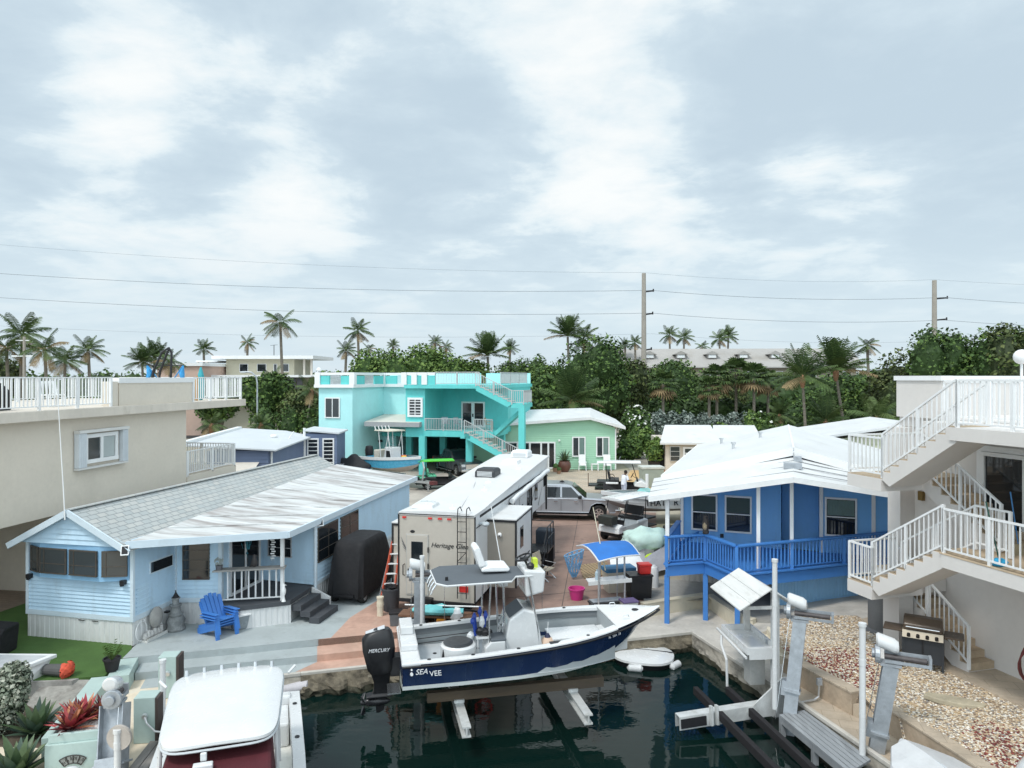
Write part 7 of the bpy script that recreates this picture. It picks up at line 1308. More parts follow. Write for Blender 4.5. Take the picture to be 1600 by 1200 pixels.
for s in (-1, 1): m.tube([(2.0, s * .55, .8), (1.8, s * .6, 2.86)], .03, 6); m.tube([(3.1, s * .5, .8), (2.8, s * .6, 2.86)], .03, 6); m.tube([(2.3, s * .55, .9), (2.9, s * .58, 2.86)], .025, 6)
m.build('t_top_leg', gel, tp_)
for k in range(5): m = M(); m.cyl((1.5, -.6 + .3 * k, 2.88), (1.35, -.6 + .3 * k, 3.15), .035, n=6); m.build('rod_holder', gel, tp_)
m = M(); m.lathe([(.28, .9), (.32, 1.3), (.25, 1.6), (.1, 1.65)], c=(-.35, .2, 0), n=10); m.build('outboard_motor', black, tb, smooth=True)
for i, (x, y, c) in enumerate(((3.7, .1, (.6, .08, .05)), (4.0, -.1, (.65, .45, .05)))): m = M(); m.ball((x, y, 1.15), .18, 8, sq=(1.4, 1, .6), jit=.4); m.build('gear_bundle', mat('bow_gear_%d' % i, c, .7, .2), tb)
TR = thing('boat_trailer', 'galvanised boat trailer under the sky blue hull', 'trailer', (-10.2, 51.0, 0), R(-42)); gal = mat('galvanised_steel', (.50, .51, .51), .45, .12, metal=.6)
for s in (-1, 1): m = M(); m.bar((-.3, s * .85, .6), (3.8, s * .75, .62), .1, .14); m.bar((3.8, s * .75, .62), (6.9, 0, .6), .1, .14); m.build('frame_rail', gal, TR)
m = M(); m.tube([(5.7, 0, .6), (5.9, 0, 1.5), (5.75, 0, 1.9)], .06, 6); m.build('winch_post', gal, TR); m = M(); m.box(6.6, 7.0, -.18, .18, .5, .72); m.build('coupler', mat('dark_red_coupler', (.12, .03, .03), .6), TR); m = M(); m.cyl((6.3, 0, 0), (6.3, 0, .6), .05, n=8); m.build('jack', gal, TR)
for s in (-1, 1):
    for x in (1.2, 2.1): m = M(); m.cyl((x, s * 1.0, .33), (x, s * 1.22, .33), .33, n=16); m.build('wheel', rubber, TR)
    m = M(); m.box(.75, 2.55, min(s * .98, s * 1.26), max(s * .98, s * 1.26), .68, .72); m.build('fender', gal, TR)
m = M(); m.cyl((5.2, -.2, .66), (5.2, -.2, .84), .33, n=16); m.build('spare_tyre', rubber, TR)
def jetski(label, loc, rz):
    t = thing('jet_ski', label, 'jet ski', loc, rz, 'covered jet skis'); m = M(); m.loft([[(x, y * f, z) for y, z in ((-.55, .35), (-.5, .0), (0, -.2), (.5, .0), (.55, .35))] for x, f in ((-1.5, .9), (0, 1), (1.0, .8), (1.7, .15))]); m.build('hull', mat('navy_ski_hull', (.01, .025, .08), .4), t)
    m = M(); rg = []
    for x, w, z in ((-1.55, .5, .5), (-1.2, .52, .66), (-.5, .5, .85), (-.1, .52, .82), (.25, .54, 1.12), (.55, .52, 1.15), (.9, .45, .85), (1.4, .3, .6), (1.75, .06, .42)): rg.append([(x, -w * 1.1, .25), (x, -w * .95, .42), (x, -w * .45, z * .93), (x, 0, z), (x, w * .45, z * .93), (x, w * .95, .42), (x, w * 1.1, .25)])
    m.loft(rg, close=False, caps=True); m.build('cover', mat('black_ski_cover', (.018, .019, .022), .75, .2, 3), t, smooth=True)
    text_mesh('WaveRunner', .2, Matrix.Translation((-.55, -.55, .46)) @ Matrix.Rotation(R(62), 4, 'X'), lt, 'lettering', t, .004, shear=.2)
    m = M(); m.box(-1.0, 1.3, -.35, .35, -.9, -.15); m.build('stand', dark, t); return t
jetski('black covered jet ski nearest the slate trailer house', (-13.2, 48.6, 1.0), R(-8)); jetski('black covered jet ski beside the sky blue hull', (-11.4, 49.6, 1.05), R(-20))
wbt = smallboat('lettered_boat', 'white boat lettered along its side, on a trailer behind the white golf cart', (9.9, 37.6, .45), R(190), gel, mat('grey_bottom', (.25, .25, .26), .6), 5.4, 1.1, .85)
text_mesh('THATS  R', .42, Matrix.Translation((2.5, 1.06, .66)) @ Matrix.Rotation(R(180), 4, 'Z') @ Matrix.Rotation(R(84), 4, 'X'), black, 'lettering', wbt, .02)
m = M(); m.loft([[(2.6, -.7, .8), (2.6, .7, .8), (2.6, .6, 1.2), (2.6, -.6, 1.2)], [(3.5, -.5, .85), (3.5, .5, .85), (3.1, .5, 1.2), (3.1, -.5, 1.2)]]); m.build('windscreen', mat('aqua_acrylic', (.20, .52, .50), .15, .05), wbt); m = M(); m.box(.1, .8, -.6, .6, .8, 1.15); m.build('motor_well', gelgrey, wbt)
t = thing('utility_trailer', 'grey flat trailer with a spare wheel between the white golf cart and the blue house', 'trailer', (6.7, 31.0, 0), R(58)); m = M(); m.bar((-2.6, 0, .55), (2.0, .55, .55), .1, .16); m.bar((-2.6, 0, .55), (2.0, -.55, .55), .1, .16); m.bar((1.9, -.6, .55), (1.9, .6, .55), .1, .14); m.bar((.6, -.45, .55), (.6, .45, .55), .1, .12); m.build('frame', gal, t)
for s in (-1, 1): m = M(); m.cyl((1.0, s * .7, .32), (1.0, s * .9, .32), .32, n=14); m.build('wheel', rubber, t)
m = M(); m.cyl((.9, .1, .64), (.9, .1, .84), .33, n=14); m.build('spare_tyre', rubber, t)
def lm(n, c): return mat(n, c, .6, .25, 3, spec=.3)
LEAF = [lm('leaf_dark', (.030, .060, .015)), lm('leaf_mid', (.055, .105, .026)), lm('leaf_light', (.095, .16, .036)), lm('leaf_bright', (.14, .215, .05))]
bark = mat('bark', (.10, .08, .06), .9, .3, 5, bump=.4, bs=20)
def leaves(lobes, n, size, seed, mats, bias=.35, flat=.7, core=.72, shell=(.70, 1.02), clump=.8, wts=(.3, .4, .22, .08)):
    """leaf clumps spread through the outer volume of several lobes (cx, cy, cz, rx, ry, rz)"""
    g = np.random.default_rng(seed); L = np.array(lobes, float); w = (L[:, 3] * L[:, 5]); w /= w.sum(); k = g.choice(len(L), n, p=w); d = g.normal(size=(n, 3)); d[:, 2] = d[:, 2] + bias; d /= np.linalg.norm(d, axis=1)[:, None]
    rr = shell[0] + (shell[1] - shell[0]) * g.random(n) ** .6
    ph = g.random((len(L), 3)) * 10; bump = np.sin(d[:, 0] * 9 + ph[k, 0]) * np.sin(d[:, 1] * 9 + ph[k, 1]) + np.sin(d[:, 2] * 9 + ph[k, 2]) * .7
    rr = rr * (1 + .09 * bump); P = L[k, :3] + d * L[k, 3:6] * rr[:, None]
    nrm = d * flat + g.normal(size=(n, 3)) * .55; nrm[:, 2] += .35; nrm /= np.linalg.norm(nrm, axis=1)[:, None]
    a = np.cross(nrm, g.normal(size=(n, 3))); a /= np.linalg.norm(a, axis=1)[:, None]; b = np.cross(nrm, a); s = size * (.45 + 1.15 * g.random(n) ** 1.6)[:, None]
    V = np.stack([P - a * s * .5, P + b * s * .38 - nrm * s * .08, P + a * s * .55, P - b * s * .38 - nrm * s * .08], 1).reshape(-1, 3)
    q = np.clip((bump / 1.7 * clump + g.normal(size=n) * .6), -2, 2); cw = np.cumsum(wts) ; rk_ = np.argsort(np.argsort(q)) / n; mi = np.searchsorted(cw, rk_).clip(0, len(mats) - 1)
    m = M()
    if core:
        for i, l in enumerate(lobes): m.ball(l[:3], 1, 9, 0, sq=(l[3] * core, l[4] * core, l[5] * core), jit=.35)
    o = len(m.v); m.v += [Vector(v) for v in V]; m.f += [(o + 4 * i, o + 4 * i + 1, o + 4 * i + 2, o + 4 * i + 3) for i in range(n)]; m.mi += [int(x) for x in mi]
    return m
def tree(name, label, px, ptop, hw, Y, pbase, seed, n=2600, mats=None, wts=(.3, .4, .22, .08), size=.5, group='broadleaf trees', low=.35, depth=.8, cat='tree'):
    """a broadleaf tree: px centre, top row and half width in the photo fix its place and size at distance Y"""
    X = (px - 800) / FPX * Y; zt = CAMH - (ptop - HORY) * Y / FPX; r = hw * Y / FPX; zb = max(.8, CAMH - (pbase - HORY) * Y / FPX); t = thing(name, label, cat, (X, Y, 0), 0, group); g = random.Random(seed); h = zt - zb
    lobes = [(0, 0, zb + h * .5, r * .72, r * .72 * depth, h * .5)]
    for i in range(9):
        a = g.uniform(0, 6.28); q = g.uniform(.35, .72); s = g.uniform(.32, .5); zz = zb + h * g.uniform(low, .78); lobes.append((math.cos(a) * r * q, math.sin(a) * r * q * depth, zz, r * s, r * s * .9, h * s * .75))
    leaves([l for l in lobes], n, size, seed, mats or LEAF, wts=wts).build('crown', mats or LEAF, t)
    m = M(); m.tube([(0, 0, 0), (r * .04, 0, zb * .6 + .2), (r * -.03, 0, zb + h * .3)], [max(.12, r * .07), r * .055 + .04, .05], 8)
    for i in range(4): a = g.uniform(0, 6.28); m.tube([(r * .02, 0, zb * .6), (math.cos(a) * r * .35, math.sin(a) * r * .3, zb + h * .35)], [r * .045 + .03, .04], 6)
    m.build('trunk', bark, t); return t
SP = [lm('leaf_olive_dark', (.038, .055, .02)), lm('leaf_olive', (.075, .10, .032)), lm('leaf_olive_light', (.125, .15, .05)), LEAF[2]]
YG = [LEAF[1], LEAF[2], LEAF[3], lm('leaf_yellow_green', (.15, .22, .05))]
for i, (px, pt, hw, lab) in enumerate(((592, 556, 58, 'bright green tree rising behind the left part of the turquoise roof terrace'), (655, 541, 62, 'bright green rounded tree behind the middle of the turquoise roof terrace'), (722, 560, 52, 'bright green tree behind the right part of the turquoise roof terrace'))):
    tree('broadleaf_tree', lab, px, pt, hw, 80 + i * 2, 690, 20 + i, 9000, YG, (.25, .4, .25, .1), .34)
for i, (px, pt, hw, Y, pb, lab) in enumerate(((915, 533, 82, 86, 668, 'large dark green tree at the centre beyond the mint green house'), (848, 572, 50, 82, 668, 'mid green tree left of the large dark centre tree'), (975, 560, 48, 90, 660, 'dark tree right of the large centre tree'), (818, 556, 48, 104, 660, 'far tree beside the right end of the turquoise house'), (1048, 562, 62, 104, 650, 'mid green tree in front of the long hotel, right of the middle pole'), (1130, 590, 50, 110, 650, 'green tree in front of the long hotel dormers'),
    (1292, 612, 52, 76, 690, 'shadowed tree behind the two leaning coconut palms'), (1345, 590, 52, 72, 690, 'olive tree between the coconut palms and the dark right-hand trees'), (1408, 548, 66, 64, 700, 'dark green tree left of the white stair house parapet'), (1468, 521, 72, 62, 700, 'tall dark green tree behind the white stair house'), (1540, 514, 66, 60, 700, 'dark green tree behind the roof deck at the right'), (1612, 516, 60, 58, 700, 'dark green tree at the very right edge'), (1690, 530, 60, 58, 700, 'dark tree just past the right edge'),
    (420, 583, 46, 72, 668, 'dark green tree behind the street lamp'), (478, 610, 42, 70, 668, 'dark tree beside the left wall of the turquoise house'), (345, 590, 40, 84, 660, 'tree behind the right end of the tan house terrace'), (300, 575, 60, 120, 640, 'far tree behind the hanging chair'), (-30, 560, 70, 80, 640, 'tree at the left edge behind the terrace railing'), (1230, 625, 45, 92, 680, 'purplish dark shrub tree left of the leaning coconut palm'))):
    tree('broadleaf_tree', lab, px, pt, hw, Y, pb, 40 + i, 7500, mats=[LEAF[0], LEAF[1], LEAF[2], YG[3]] if i % 3 == 1 else SP if i % 3 == 2 else None, wts=(.42, .36, .17, .05) if px > 1380 or 860 < px < 1000 else (.3, .4, .22, .08), size=.29 if Y < 80 else .36)
def shrub(name, label, X, Y, rx, ry, h, seed, n, mats=LEAF, wts=(.35, .4, .2, .05), size=.25, group=None, cat='shrub', flowers=0, box=False, z0=0):
    t = thing(name, label, cat, (X, Y, z0), 0, group); g = random.Random(seed); lobes = []
    if box:
        k = max(3, int(rx / ry)); lobes = [(-rx + 2 * rx * (i + .5) / k, 0, h * .5 + g.uniform(-.05, .05) * h, rx / k * 1.35, ry, h * .52) for i in range(k)]
    else:
        lobes = [(0, 0, h * .5, rx * .7, ry * .7, h * .5)] + [(g.uniform(-.6, .6) * rx, g.uniform(-.5, .5) * ry, h * g.uniform(.3, .72), rx * g.uniform(.3, .5), ry * .5, h * g.uniform(.25, .36)) for i in range(7)]
    m = leaves(lobes, n, size, seed, mats, wts=wts); m.build('foliage', mats, t)
    m = M()
    for i in range(5): m.cyl((g.uniform(-.3, .3) * rx, g.uniform(-.3, .3) * ry, 0), (g.uniform(-.4, .4) * rx, g.uniform(-.4, .4) * ry, h * .6), .04, .02, 5)
    m.build('stem', bark, t)
    if flowers:
        m = M(); q = leaves(lobes, flowers, size * 1.1, seed + 5, [white], core=0, shell=(1.0, 1.08), bias=.7, flat=1.2); q.mi = [0] * len(q.f); q.build('flowers', mat('white_blossom', (.75, .76, .72), .8, .05), t)
    return t
SILV = [lm('silver_dark', (.06, .085, .07)), lm('silver_mid', (.12, .155, .135)), lm('silver_light', (.20, .24, .21)), lm('silver_pale', (.27, .31, .28))]
def xy(px, Y): return (px - 800) / FPX * Y
for i, (px, lab) in enumerate(((1050, 'silvery hedge section beside the white flowering bush'), (1100, 'silvery hedge section above the middle of the cream cottage roof'), (1150, 'silvery hedge section next to the right-hand flowering bush'))):
    shrub('silver_hedge', lab, xy(px, 80), 80 + i * .5, 2.2, 1.4, 3.4 + .3 * (i == 0), 70 + i, 1800, SILV, (.25, .35, .28, .12), .32, 'silver hedge', 'hedge', box=True)
shrub('green_hedge', 'green gap of foliage in the silvery hedge', xy(1125, 78.2), 78.2, 1.7, 1.0, 2.7, 75, 900, YG, size=.3, cat='hedge')
shrub('flowering_bush', 'tall bush with white blossoms beside the mint green house', xy(992, 74), 74, 2.3, 1.8, 4.4, 76, 2200, size=.3, flowers=110, cat='bush'); shrub('flowering_bush', 'bush with a few white blossoms right of the silvery hedge', xy(1190, 74), 74, 1.9, 1.6, 4.0, 77, 1800, YG, size=.3, flowers=40, cat='bush')
shrub('garden_bush', 'yellow green bush between the mint green house and the garden path', xy(998, 66), 66, 1.7, 1.5, 3.0, 78, 1600, YG, size=.26); shrub('garden_bush', 'dark leafy bush at the corner of the mint green house', xy(980, 63), 63, 1.3, 1.2, 2.0, 79, 1200, size=.25); shrub('garden_bush', 'leafy bush left of the cream cottage door', xy(1024, 62), 62, .9, .9, 2.1, 80, 900, YG, size=.22, flowers=14)
shrub('garden_bush', 'broad bush behind the right end of the cream cottage', xy(1215, 68), 68, 2.6, 1.8, 3.2, 81, 1600, size=.3); shrub('garden_bush', 'low grey green bush beyond the blue house ridge', xy(1262, 66), 66, 1.8, 1.5, 2.6, 82, 1000, SILV, size=.28)
shrub('garden_bush', 'dark shrub seen over the ridge of the blue house', xy(1330, 62), 62, 3.2, 1.6, 2.7, 83, 1400, size=.28); shrub('garden_bush', 'dark shrub left of the yellow house roof', xy(1395, 58), 58, 2.8, 1.6, 3.2, 84, 1400, size=.28)
shrub('clipped_hedge', 'long clipped green hedge behind the slate trailer house', xy(452, 66), 66, 3.4, 1.2, 4.8, 85, 2400, size=.24, cat='hedge', box=True)
for i, (px, Y, h) in enumerate(((1020, 96, 5), (1075, 94, 5), (1130, 92, 5), (1185, 92, 4.6), (930, 92, 4), (870, 90, 4), (1245, 88, 4.2), (1300, 84, 4), (1370, 80, 5))):
    shrub('undergrowth_bush', ('dark undergrowth bush left below the fan palms', 'dark undergrowth bush under the first fan palm', 'dark undergrowth bush under the middle fan palms', 'dark undergrowth bush under the right-hand fan palm', 'shaded bush under the large centre tree', 'shaded bush under the mid green tree', 'shaded bush left of the leaning palm trunks', 'shaded bush between the leaning palm trunks', 'shaded bush right of the leaning palm trunks')[i], xy(px, Y), Y, 3.6, 2, h, 90 + i, 1100, [LEAF[0], LEAF[0], LEAF[1], LEAF[2]], size=.42, group='undergrowth')
shrub('low_shrub', 'low shrub with red flowers along the fence left of the turquoise house', xy(455, 60), 60, 3.2, .9, 1.6, 101, 1100, size=.22, cat='shrub', box=True)
g_ = np.random.default_rng(5); lob = []
for X in np.arange(-330, 330, 9.):
    Y = 165 + 40 * g_.random(); h = 7.2 + 2.2 * g_.random() - (2.5 if X < -60 else 0) + (2.5 if X > 60 else 0); lob.append((X, Y, h * .5, 8, 6, h * .52))
tag(leaves(lob, 24000, .95, 9, LEAF, core=.85, bias=.7).build('distant_wood', LEAF), kind='stuff')
lob = [(xy(px, 118), 118 + 4 * g_.random(), 3.5, 4.5, 4, 4.4 + g_.random()) for px in range(-250, 560, 34)] + [(xy(px, 112), 112 + 4 * g_.random(), 3.6, 4.2, 4, 4.6 + g_.random()) for px in range(760, 1750, 38)]
tag(leaves(lob, 20000, .55, 10, LEAF, core=.85, bias=.6).build('middle_wood', LEAF), kind='stuff')
fr = [lm('frond_dark', (.036, .066, .02)), lm('frond_mid', (.066, .108, .03)), lm('frond_light', (.09, .13, .042)), mat('frond_dry', (.24, .17, .085), .8, .25, 3)]
ptr = mat('palm_trunk', (.21, .185, .15), .9, .2, 4, wave=('Z', 2.2, .5, .04)); pbo = mat('palm_boot', (.30, .16, .09), .9, .25, 6)
def crown_mesh(seed, nf=20, droop=1.0, lo=-.45, hi=1.45, dry=.08, ll=.30, wind=.25):
    g = random.Random(seed); m = M()
    for k in range(nf):
        az = k * 2.399 + g.uniform(-.25, .25); el = lo + (hi - lo) * ((k + .5) / nf) ** .9 + g.uniform(-.12, .12); L_ = g.uniform(.85, 1.08) * (1 - .15 * max(0, el - 1)); seg = 9
        d0 = Vector((math.cos(az) * math.cos(el), math.sin(az) * math.cos(el), math.sin(el))); p = Vector((0, 0, 0)); pts = [p.copy()]; d = d0.copy()
        for s in range(seg): p = p + d * (L_ / seg); pts.append(p.copy()); d = (d + Vector((wind * .09, 0, -.115 * droop * (1 - abs(d.z) * .35)))).normalized()
        mi = 3 if (el < lo + .3 and g.random() < dry * 6) or g.random() < dry * .3 else g.choice((0, 0, 1, 1, 1, 2))
        m.tube([pts[i] for i in (0, 2, 4, 6, 9)], [.016, .013, .010, .007, .003], 4, m=2 if mi != 3 else 3)
        nl = 17
        for i in range(1, nl):
            t = .12 + .88 * i / nl; f = t * seg; i0 = min(int(f), seg - 1); q = pts[i0].lerp(pts[i0 + 1], f - i0); tn = (pts[i0 + 1] - pts[i0]).normalized(); sd = tn.cross(Vector((0, 0, 1))); sd = Vector((1, 0, 0)) if sd.length < .05 else sd.normalized(); lw = ll * (math.sin(math.pi * min(1, .12 + t * .88)) ** .6 + .12) * g.uniform(.85, 1.1)
            for s in (-1, 1):
                tip = q + (sd * s * .8 + tn * .55 + Vector((wind * .2, 0, -.42 * droop - .1 * g.random()))) * lw; wv = tn * .020
                md = q.lerp(tip, .5) + Vector((0, 0, .03)); wv = wv * .75; m.add([q - wv, md - wv * 1.2, tip, md + wv * 1.2, q + wv], [(0, 1, 2, 3, 4)], mi)
    me = m.build('crown_proto', fr); d_ = me.data; bpy.data.objects.remove(me); return d_
CROWNS = [crown_mesh(1), crown_mesh(2, 17, 1.25, -.6, 1.4, .12, .3, .5), crown_mesh(3, 22, .8, -.25, 1.5, .05, .32, .1), crown_mesh(4, 15, 1.5, -.7, 1.3, .1, .26, .7), crown_mesh(5, 26, .75, .1, 1.52, .04, .30, .1), crown_mesh(6, 14, 1.35, -.7, 1.2, .14, .27, .3), crown_mesh(7, 17, 1.1, -.3, 1.5, .06, .34, .6)]
def palm(label, px, pcrown, rpx, Y, kind=0, lean=0., tr=.17, name='coconut_palm', base=None, boot=True, squash=1.0):
    """px/pcrown: where the crown's heart stands in the photo, rpx frond length in photo pixels"""
    X = xy(px, Y); z = CAMH - (pcrown - HORY) * Y / FPX; r = rpx * Y / FPX * 1.12; t = thing(name, label, 'palm tree', (X - lean, Y, 0), 0, 'palm trees'); sw = max(.6, min(1.2, z / 9))
    m = M(); m.tube([(0, 0, 0), (lean * .25, 0, z * .3), (lean * .7, 0, z * .7), (lean, 0, z - .1)], [tr * 1.35 * sw, tr * sw, tr * .85 * sw, tr * .75 * sw], 8); m.build('trunk', ptr, t, smooth=True)
    o = bpy.data.objects.new('crown', CROWNS[kind]); C.objects.link(o); o.parent = t; o.location = (lean, 0, z); o.scale = (r, r, r * squash); o.rotation_euler = (0, 0, (px * 1.7) % 6.28 if kind not in (1, 3) else ((px % 5) - 2) * .2)
    if boot: m = M(); m.lathe([(tr * .8, -.9), (tr * 1.5, -.45), (tr * 1.6, -.1), (tr * .6, .25)], c=(lean, 0, z), n=8); m.build('boot', pbo, t)
    return t
PL = ((35, 525, 46, 78, 1, 'large windswept palm at the far left behind the pole'), (10, 545, 40, 76, 0, 'palm at the left edge, partly out of view'), (70, 548, 38, 74, 3, 'drooping palm right of the short utility pole'), (102, 565, 30, 78, 1, 'low palm with ragged fronds right of the drooping palm'), (138, 548, 30, 80, 1, 'slim royal palm standing free above the terrace railing'), (222, 566, 30, 84, 2, 'left palm of the dense clump above the terrace parapet'), (242, 560, 32, 86, 2, 'middle palm of the dense clump above the terrace parapet'), (264, 566, 28, 84, 0, 'right palm of the dense clump above the terrace parapet'),
    (318, 546, 19, 110, 0, 'slender palm just right of the hanging chair hoops'), (387, 536, 17, 112, 3, 'slender palm in front of the cream motel roof'), (438, 505, 33, 84, 0, 'tallest single palm, in front of the cream motel'), (559, 518, 24, 92, 1, 'windswept palm above the bright tree left of centre'), (541, 548, 20, 90, 1, 'shorter windswept palm left of the bright tree'), (576, 545, 14, 110, 0, 'palm top peeping over the bright tree'), (614, 540, 12, 118, 0, 'small palm top behind the bright rounded tree'), (680, 535, 14, 120, 1, 'left palm of the pair above the turquoise terrace'), (697, 543, 14, 120, 3, 'right palm of the pair above the turquoise terrace'), (762, 556, 40, 84, 4, 'large upright palm behind the right end of the turquoise terrace'), (797, 545, 16, 110, 0, 'small palm right of the large upright palm'),
    (887, 525, 34, 96, 4, 'left one of the twin bushy palms above the large centre tree'), (912, 530, 30, 98, 1, 'right one of the twin bushy palms above the large centre tree'), (977, 540, 13, 130, 0, 'small palm left of the middle utility pole'), (992, 536, 15, 128, 1, 'small palm touching the middle utility pole'), (1046, 524, 18, 140, 1, 'left palm behind the long hotel roof'), (1069, 528, 18, 140, 1, 'second palm behind the long hotel roof'), (1098, 542, 14, 138, 0, 'low palm top on the hotel ridge line'), (1124, 530, 18, 140, 1, 'third palm behind the long hotel roof'), (1138, 526, 18, 142, 0, 'rightmost palm behind the long hotel roof'), (1355, 540, 22, 84, 0, 'palm beside the dark right-hand trees'))
for i, (px, pc, r, Y, kd, lab) in enumerate(PL): palm(lab, px, pc, r * (.94 + .02 * (i % 4)), Y, (0, 5, 6)[i % 3] if kd == 0 else kd, lean=(-.5 if i % 3 else .4), tr=.17 if Y < 100 else .2, boot=False)
palm('short palm with a yellow frond beyond the mint green house', 893, 628, 56, 70, 4, .0, .2); palm('leaning coconut palm with an orange boot, left of the pair beyond the blue house', 1254, 590, 50, 62, 2, -.4, .17); palm('leaning coconut palm with an orange boot, right of the pair beyond the blue house', 1306, 580, 54, 64, 4, -1.1, .17)
palm('low spreading palm beyond the blue house ridge', 1290, 660, 44, 63, 0, 0, .16); palm('low palm beside the cream cottage', 1218, 650, 26, 74, 0, 0, .14); palm('young palm behind the slate trailer house roof', 408, 664, 22, 58, 0, 0, .14); palm('arching palm in the dark shrubs left of the turquoise house', 428, 600, 30, 74, 3, .5, .15); palm('leaning palm touching the turquoise house wall', 487, 610, 28, 66, 1, .9, .13); palm('low palm in the shade under the tan terrace corner', 330, 665, 26, 60, 1, 0, .14); palm('spreading dark palm in front of the right-hand trees', 1370, 655, 46, 56, 1, 0, .16)
def fanpalm(label, px, pc, r, Y, seed):
    X = xy(px, Y); z = CAMH - (pc - HORY) * Y / FPX; R_ = r * Y / FPX; t = thing('fan_palm', label, 'palm tree', (X, Y, 0), 0, 'fan palms'); g = random.Random(seed); m = M(); m.tube([(0, 0, 0), (0, 0, z)], [.2, .16], 8); m.build('trunk', ptr, t); m = M(); sk = M()
    for k in range(34):
        az = k * 2.4; el = -.9 + 2.2 * (k / 34) + g.uniform(-.15, .15); d = Vector((math.cos(az) * math.cos(el), math.sin(az) * math.cos(el), math.sin(el))); c = Vector((0, 0, z)) + d * R_ * .5; u = d.cross(Vector((0, 0, 1))).normalized(); v = d.cross(u); tgt = sk if el < -.45 else m
        for j in range(9):
            a = -1.25 + 2.5 * j / 8; q = (d * math.cos(a) + u * math.sin(a)); tip = c + q * R_ * .55 + Vector((0, 0, -.16 * R_)); w = (u * math.cos(a) - d * math.sin(a)) * R_ * .055; mid = c + q * R_ * .3; tgt.add([c, mid - w, tip, mid + w], [(0, 1, 2, 3)], 0 if tgt is sk else g.choice((0, 1, 1, 2)))
        tgt.cyl((0, 0, z), c, .02, .015, 4)
    m.build('crown', fr, t)
    if sk.f: sk.build('dead_skirt', fr[3], t)
for i, (px, pc, r, Y, lab) in enumerate(((1036, 600, 28, 86, 'fan palm with a brown hanging skirt right of the centre trees'), (1120, 592, 30, 88, 'leftmost fan palm of the row below the hotel roof'), (1150, 584, 32, 90, 'second fan palm of the row below the hotel roof'), (1178, 590, 30, 88, 'third fan palm of the row below the hotel roof'), (1200, 598, 26, 90, 'rightmost fan palm of the row below the hotel roof'), (1108, 606, 24, 86, 'lower fan palm in front of the row'))): fanpalm(lab, px, pc, r, Y, 60 + i)
pg_ = mat('pale_green_paint', (.42, .53, .50), .7, .07, 1.5, bump=.05, dirt=[((.32, .40, .38), .4, 1.3, .55), ((.56, .64, .62), .4, 2.5, .6)])
def lowwall(P, w, z0, z1, label):
    t = thing('low_wall', label, 'wall', (P[0].x, P[0].y, z0)); m = M(); d = (P[1] - P[0]).normalized(); n = Vector((-d.y, d.x, 0)) * w
    m.prism([(q.x, q.y) for q in (P[0], P[1], P[1] + n, P[0] + n)], z0, z1); m.build('wall_body', pg_, t, world=True, bevel=.012); return t
a = G(100, 1150, .1); b = G(172, 1056, .1); lowwall([a, b], .42, -.5, .10, 'pale green low wall running from the planter towards the flower pot')
a = G(218, 1027, 0); b = Vector(off(SA, -4.15, .0) + (0,)); lowwall([b, Vector((a.x - .02, a.y - .02, 0))], .5, -.5, .012, 'pale green end wall at the left end of the grey steps')
a = G(165, 1050, .05); lowwall([Vector((b.x - .45, b.y + .6, 0)), Vector((a.x + .5, a.y + .25, 0))][::-1], .3, -.5, .03, 'short pale green wall under the black flower pot')
pf_ = G(75, 1150, .35); pl_ = thing('planter', 'pale green planter box with an arched emblem holding red bromeliads', 'planter', (pf_.x, pf_.y, -.38), R(13.6)); w_ = 1.0
m = M(); m.box(-.05, w_ + .05, -.05, 1.35, -.2, .56); m.build('box', pg_, pl_, bevel=.015); m = M(); m.box(0, w_, 0, .07, .56, .74); m.box(0, w_, 1.25, 1.32, .56, .74); m.box(0, .07, .07, 1.25, .56, .74); m.box(w_ - .07, w_, .07, 1.25, .56, .74); m.build('rim', pg_, pl_, bevel=.01)
m = M(); m.box(.07, w_ - .07, .07, 1.25, .56, .67); m.build('white_gravel', mat('white_marble_chips', (.62, .6, .58), .9, .2, 3, voro=(22, [(.7, .68, .66), (.55, .5, .48), (.75, .74, .73), (.4, .36, .35)])), pl_)
em = mat('dark_bronze_emblem', (.05, .045, .04), .6, .2, 8); eb = mat('grey_emblem_stone', (.30, .31, .29), .8, .2, 9)
m = M(); mb_ = M(); cx, cz = .46, -.10
def arc(r, a): return (cx + r * math.sin(a), -.062, cz + r * math.cos(a))
for r in (.26, .42): m.tube([arc(r, t) for t in np.linspace(-.62, .62, 12)], .011, 5)
for t in (-.62, -.3, .02, .32, .62): m.tube([arc(.26, t), arc(.42, t)], .01, 5)
mb_.loft([[(arc(r, t)[0], -.056, arc(r, t)[2]) for r in (.26, .42)] for t in np.linspace(-.62, .62, 12)], close=False, caps=False)
eo = mb_.build('emblem', eb, pl_); m.build('emblem_frame', em, eo)
m = M(); rr_ = random.Random(4)
for t in np.linspace(-.55, .55, 14):      # worn strokes inside the arch cells
    r0 = .29 + .04 * rr_.random(); m.tube([arc(r0, t), arc(r0 + .05 + .03 * rr_.random(), t + rr_.uniform(-.05, .05))], .005, 4)
m.build('emblem_marks', em, eo)
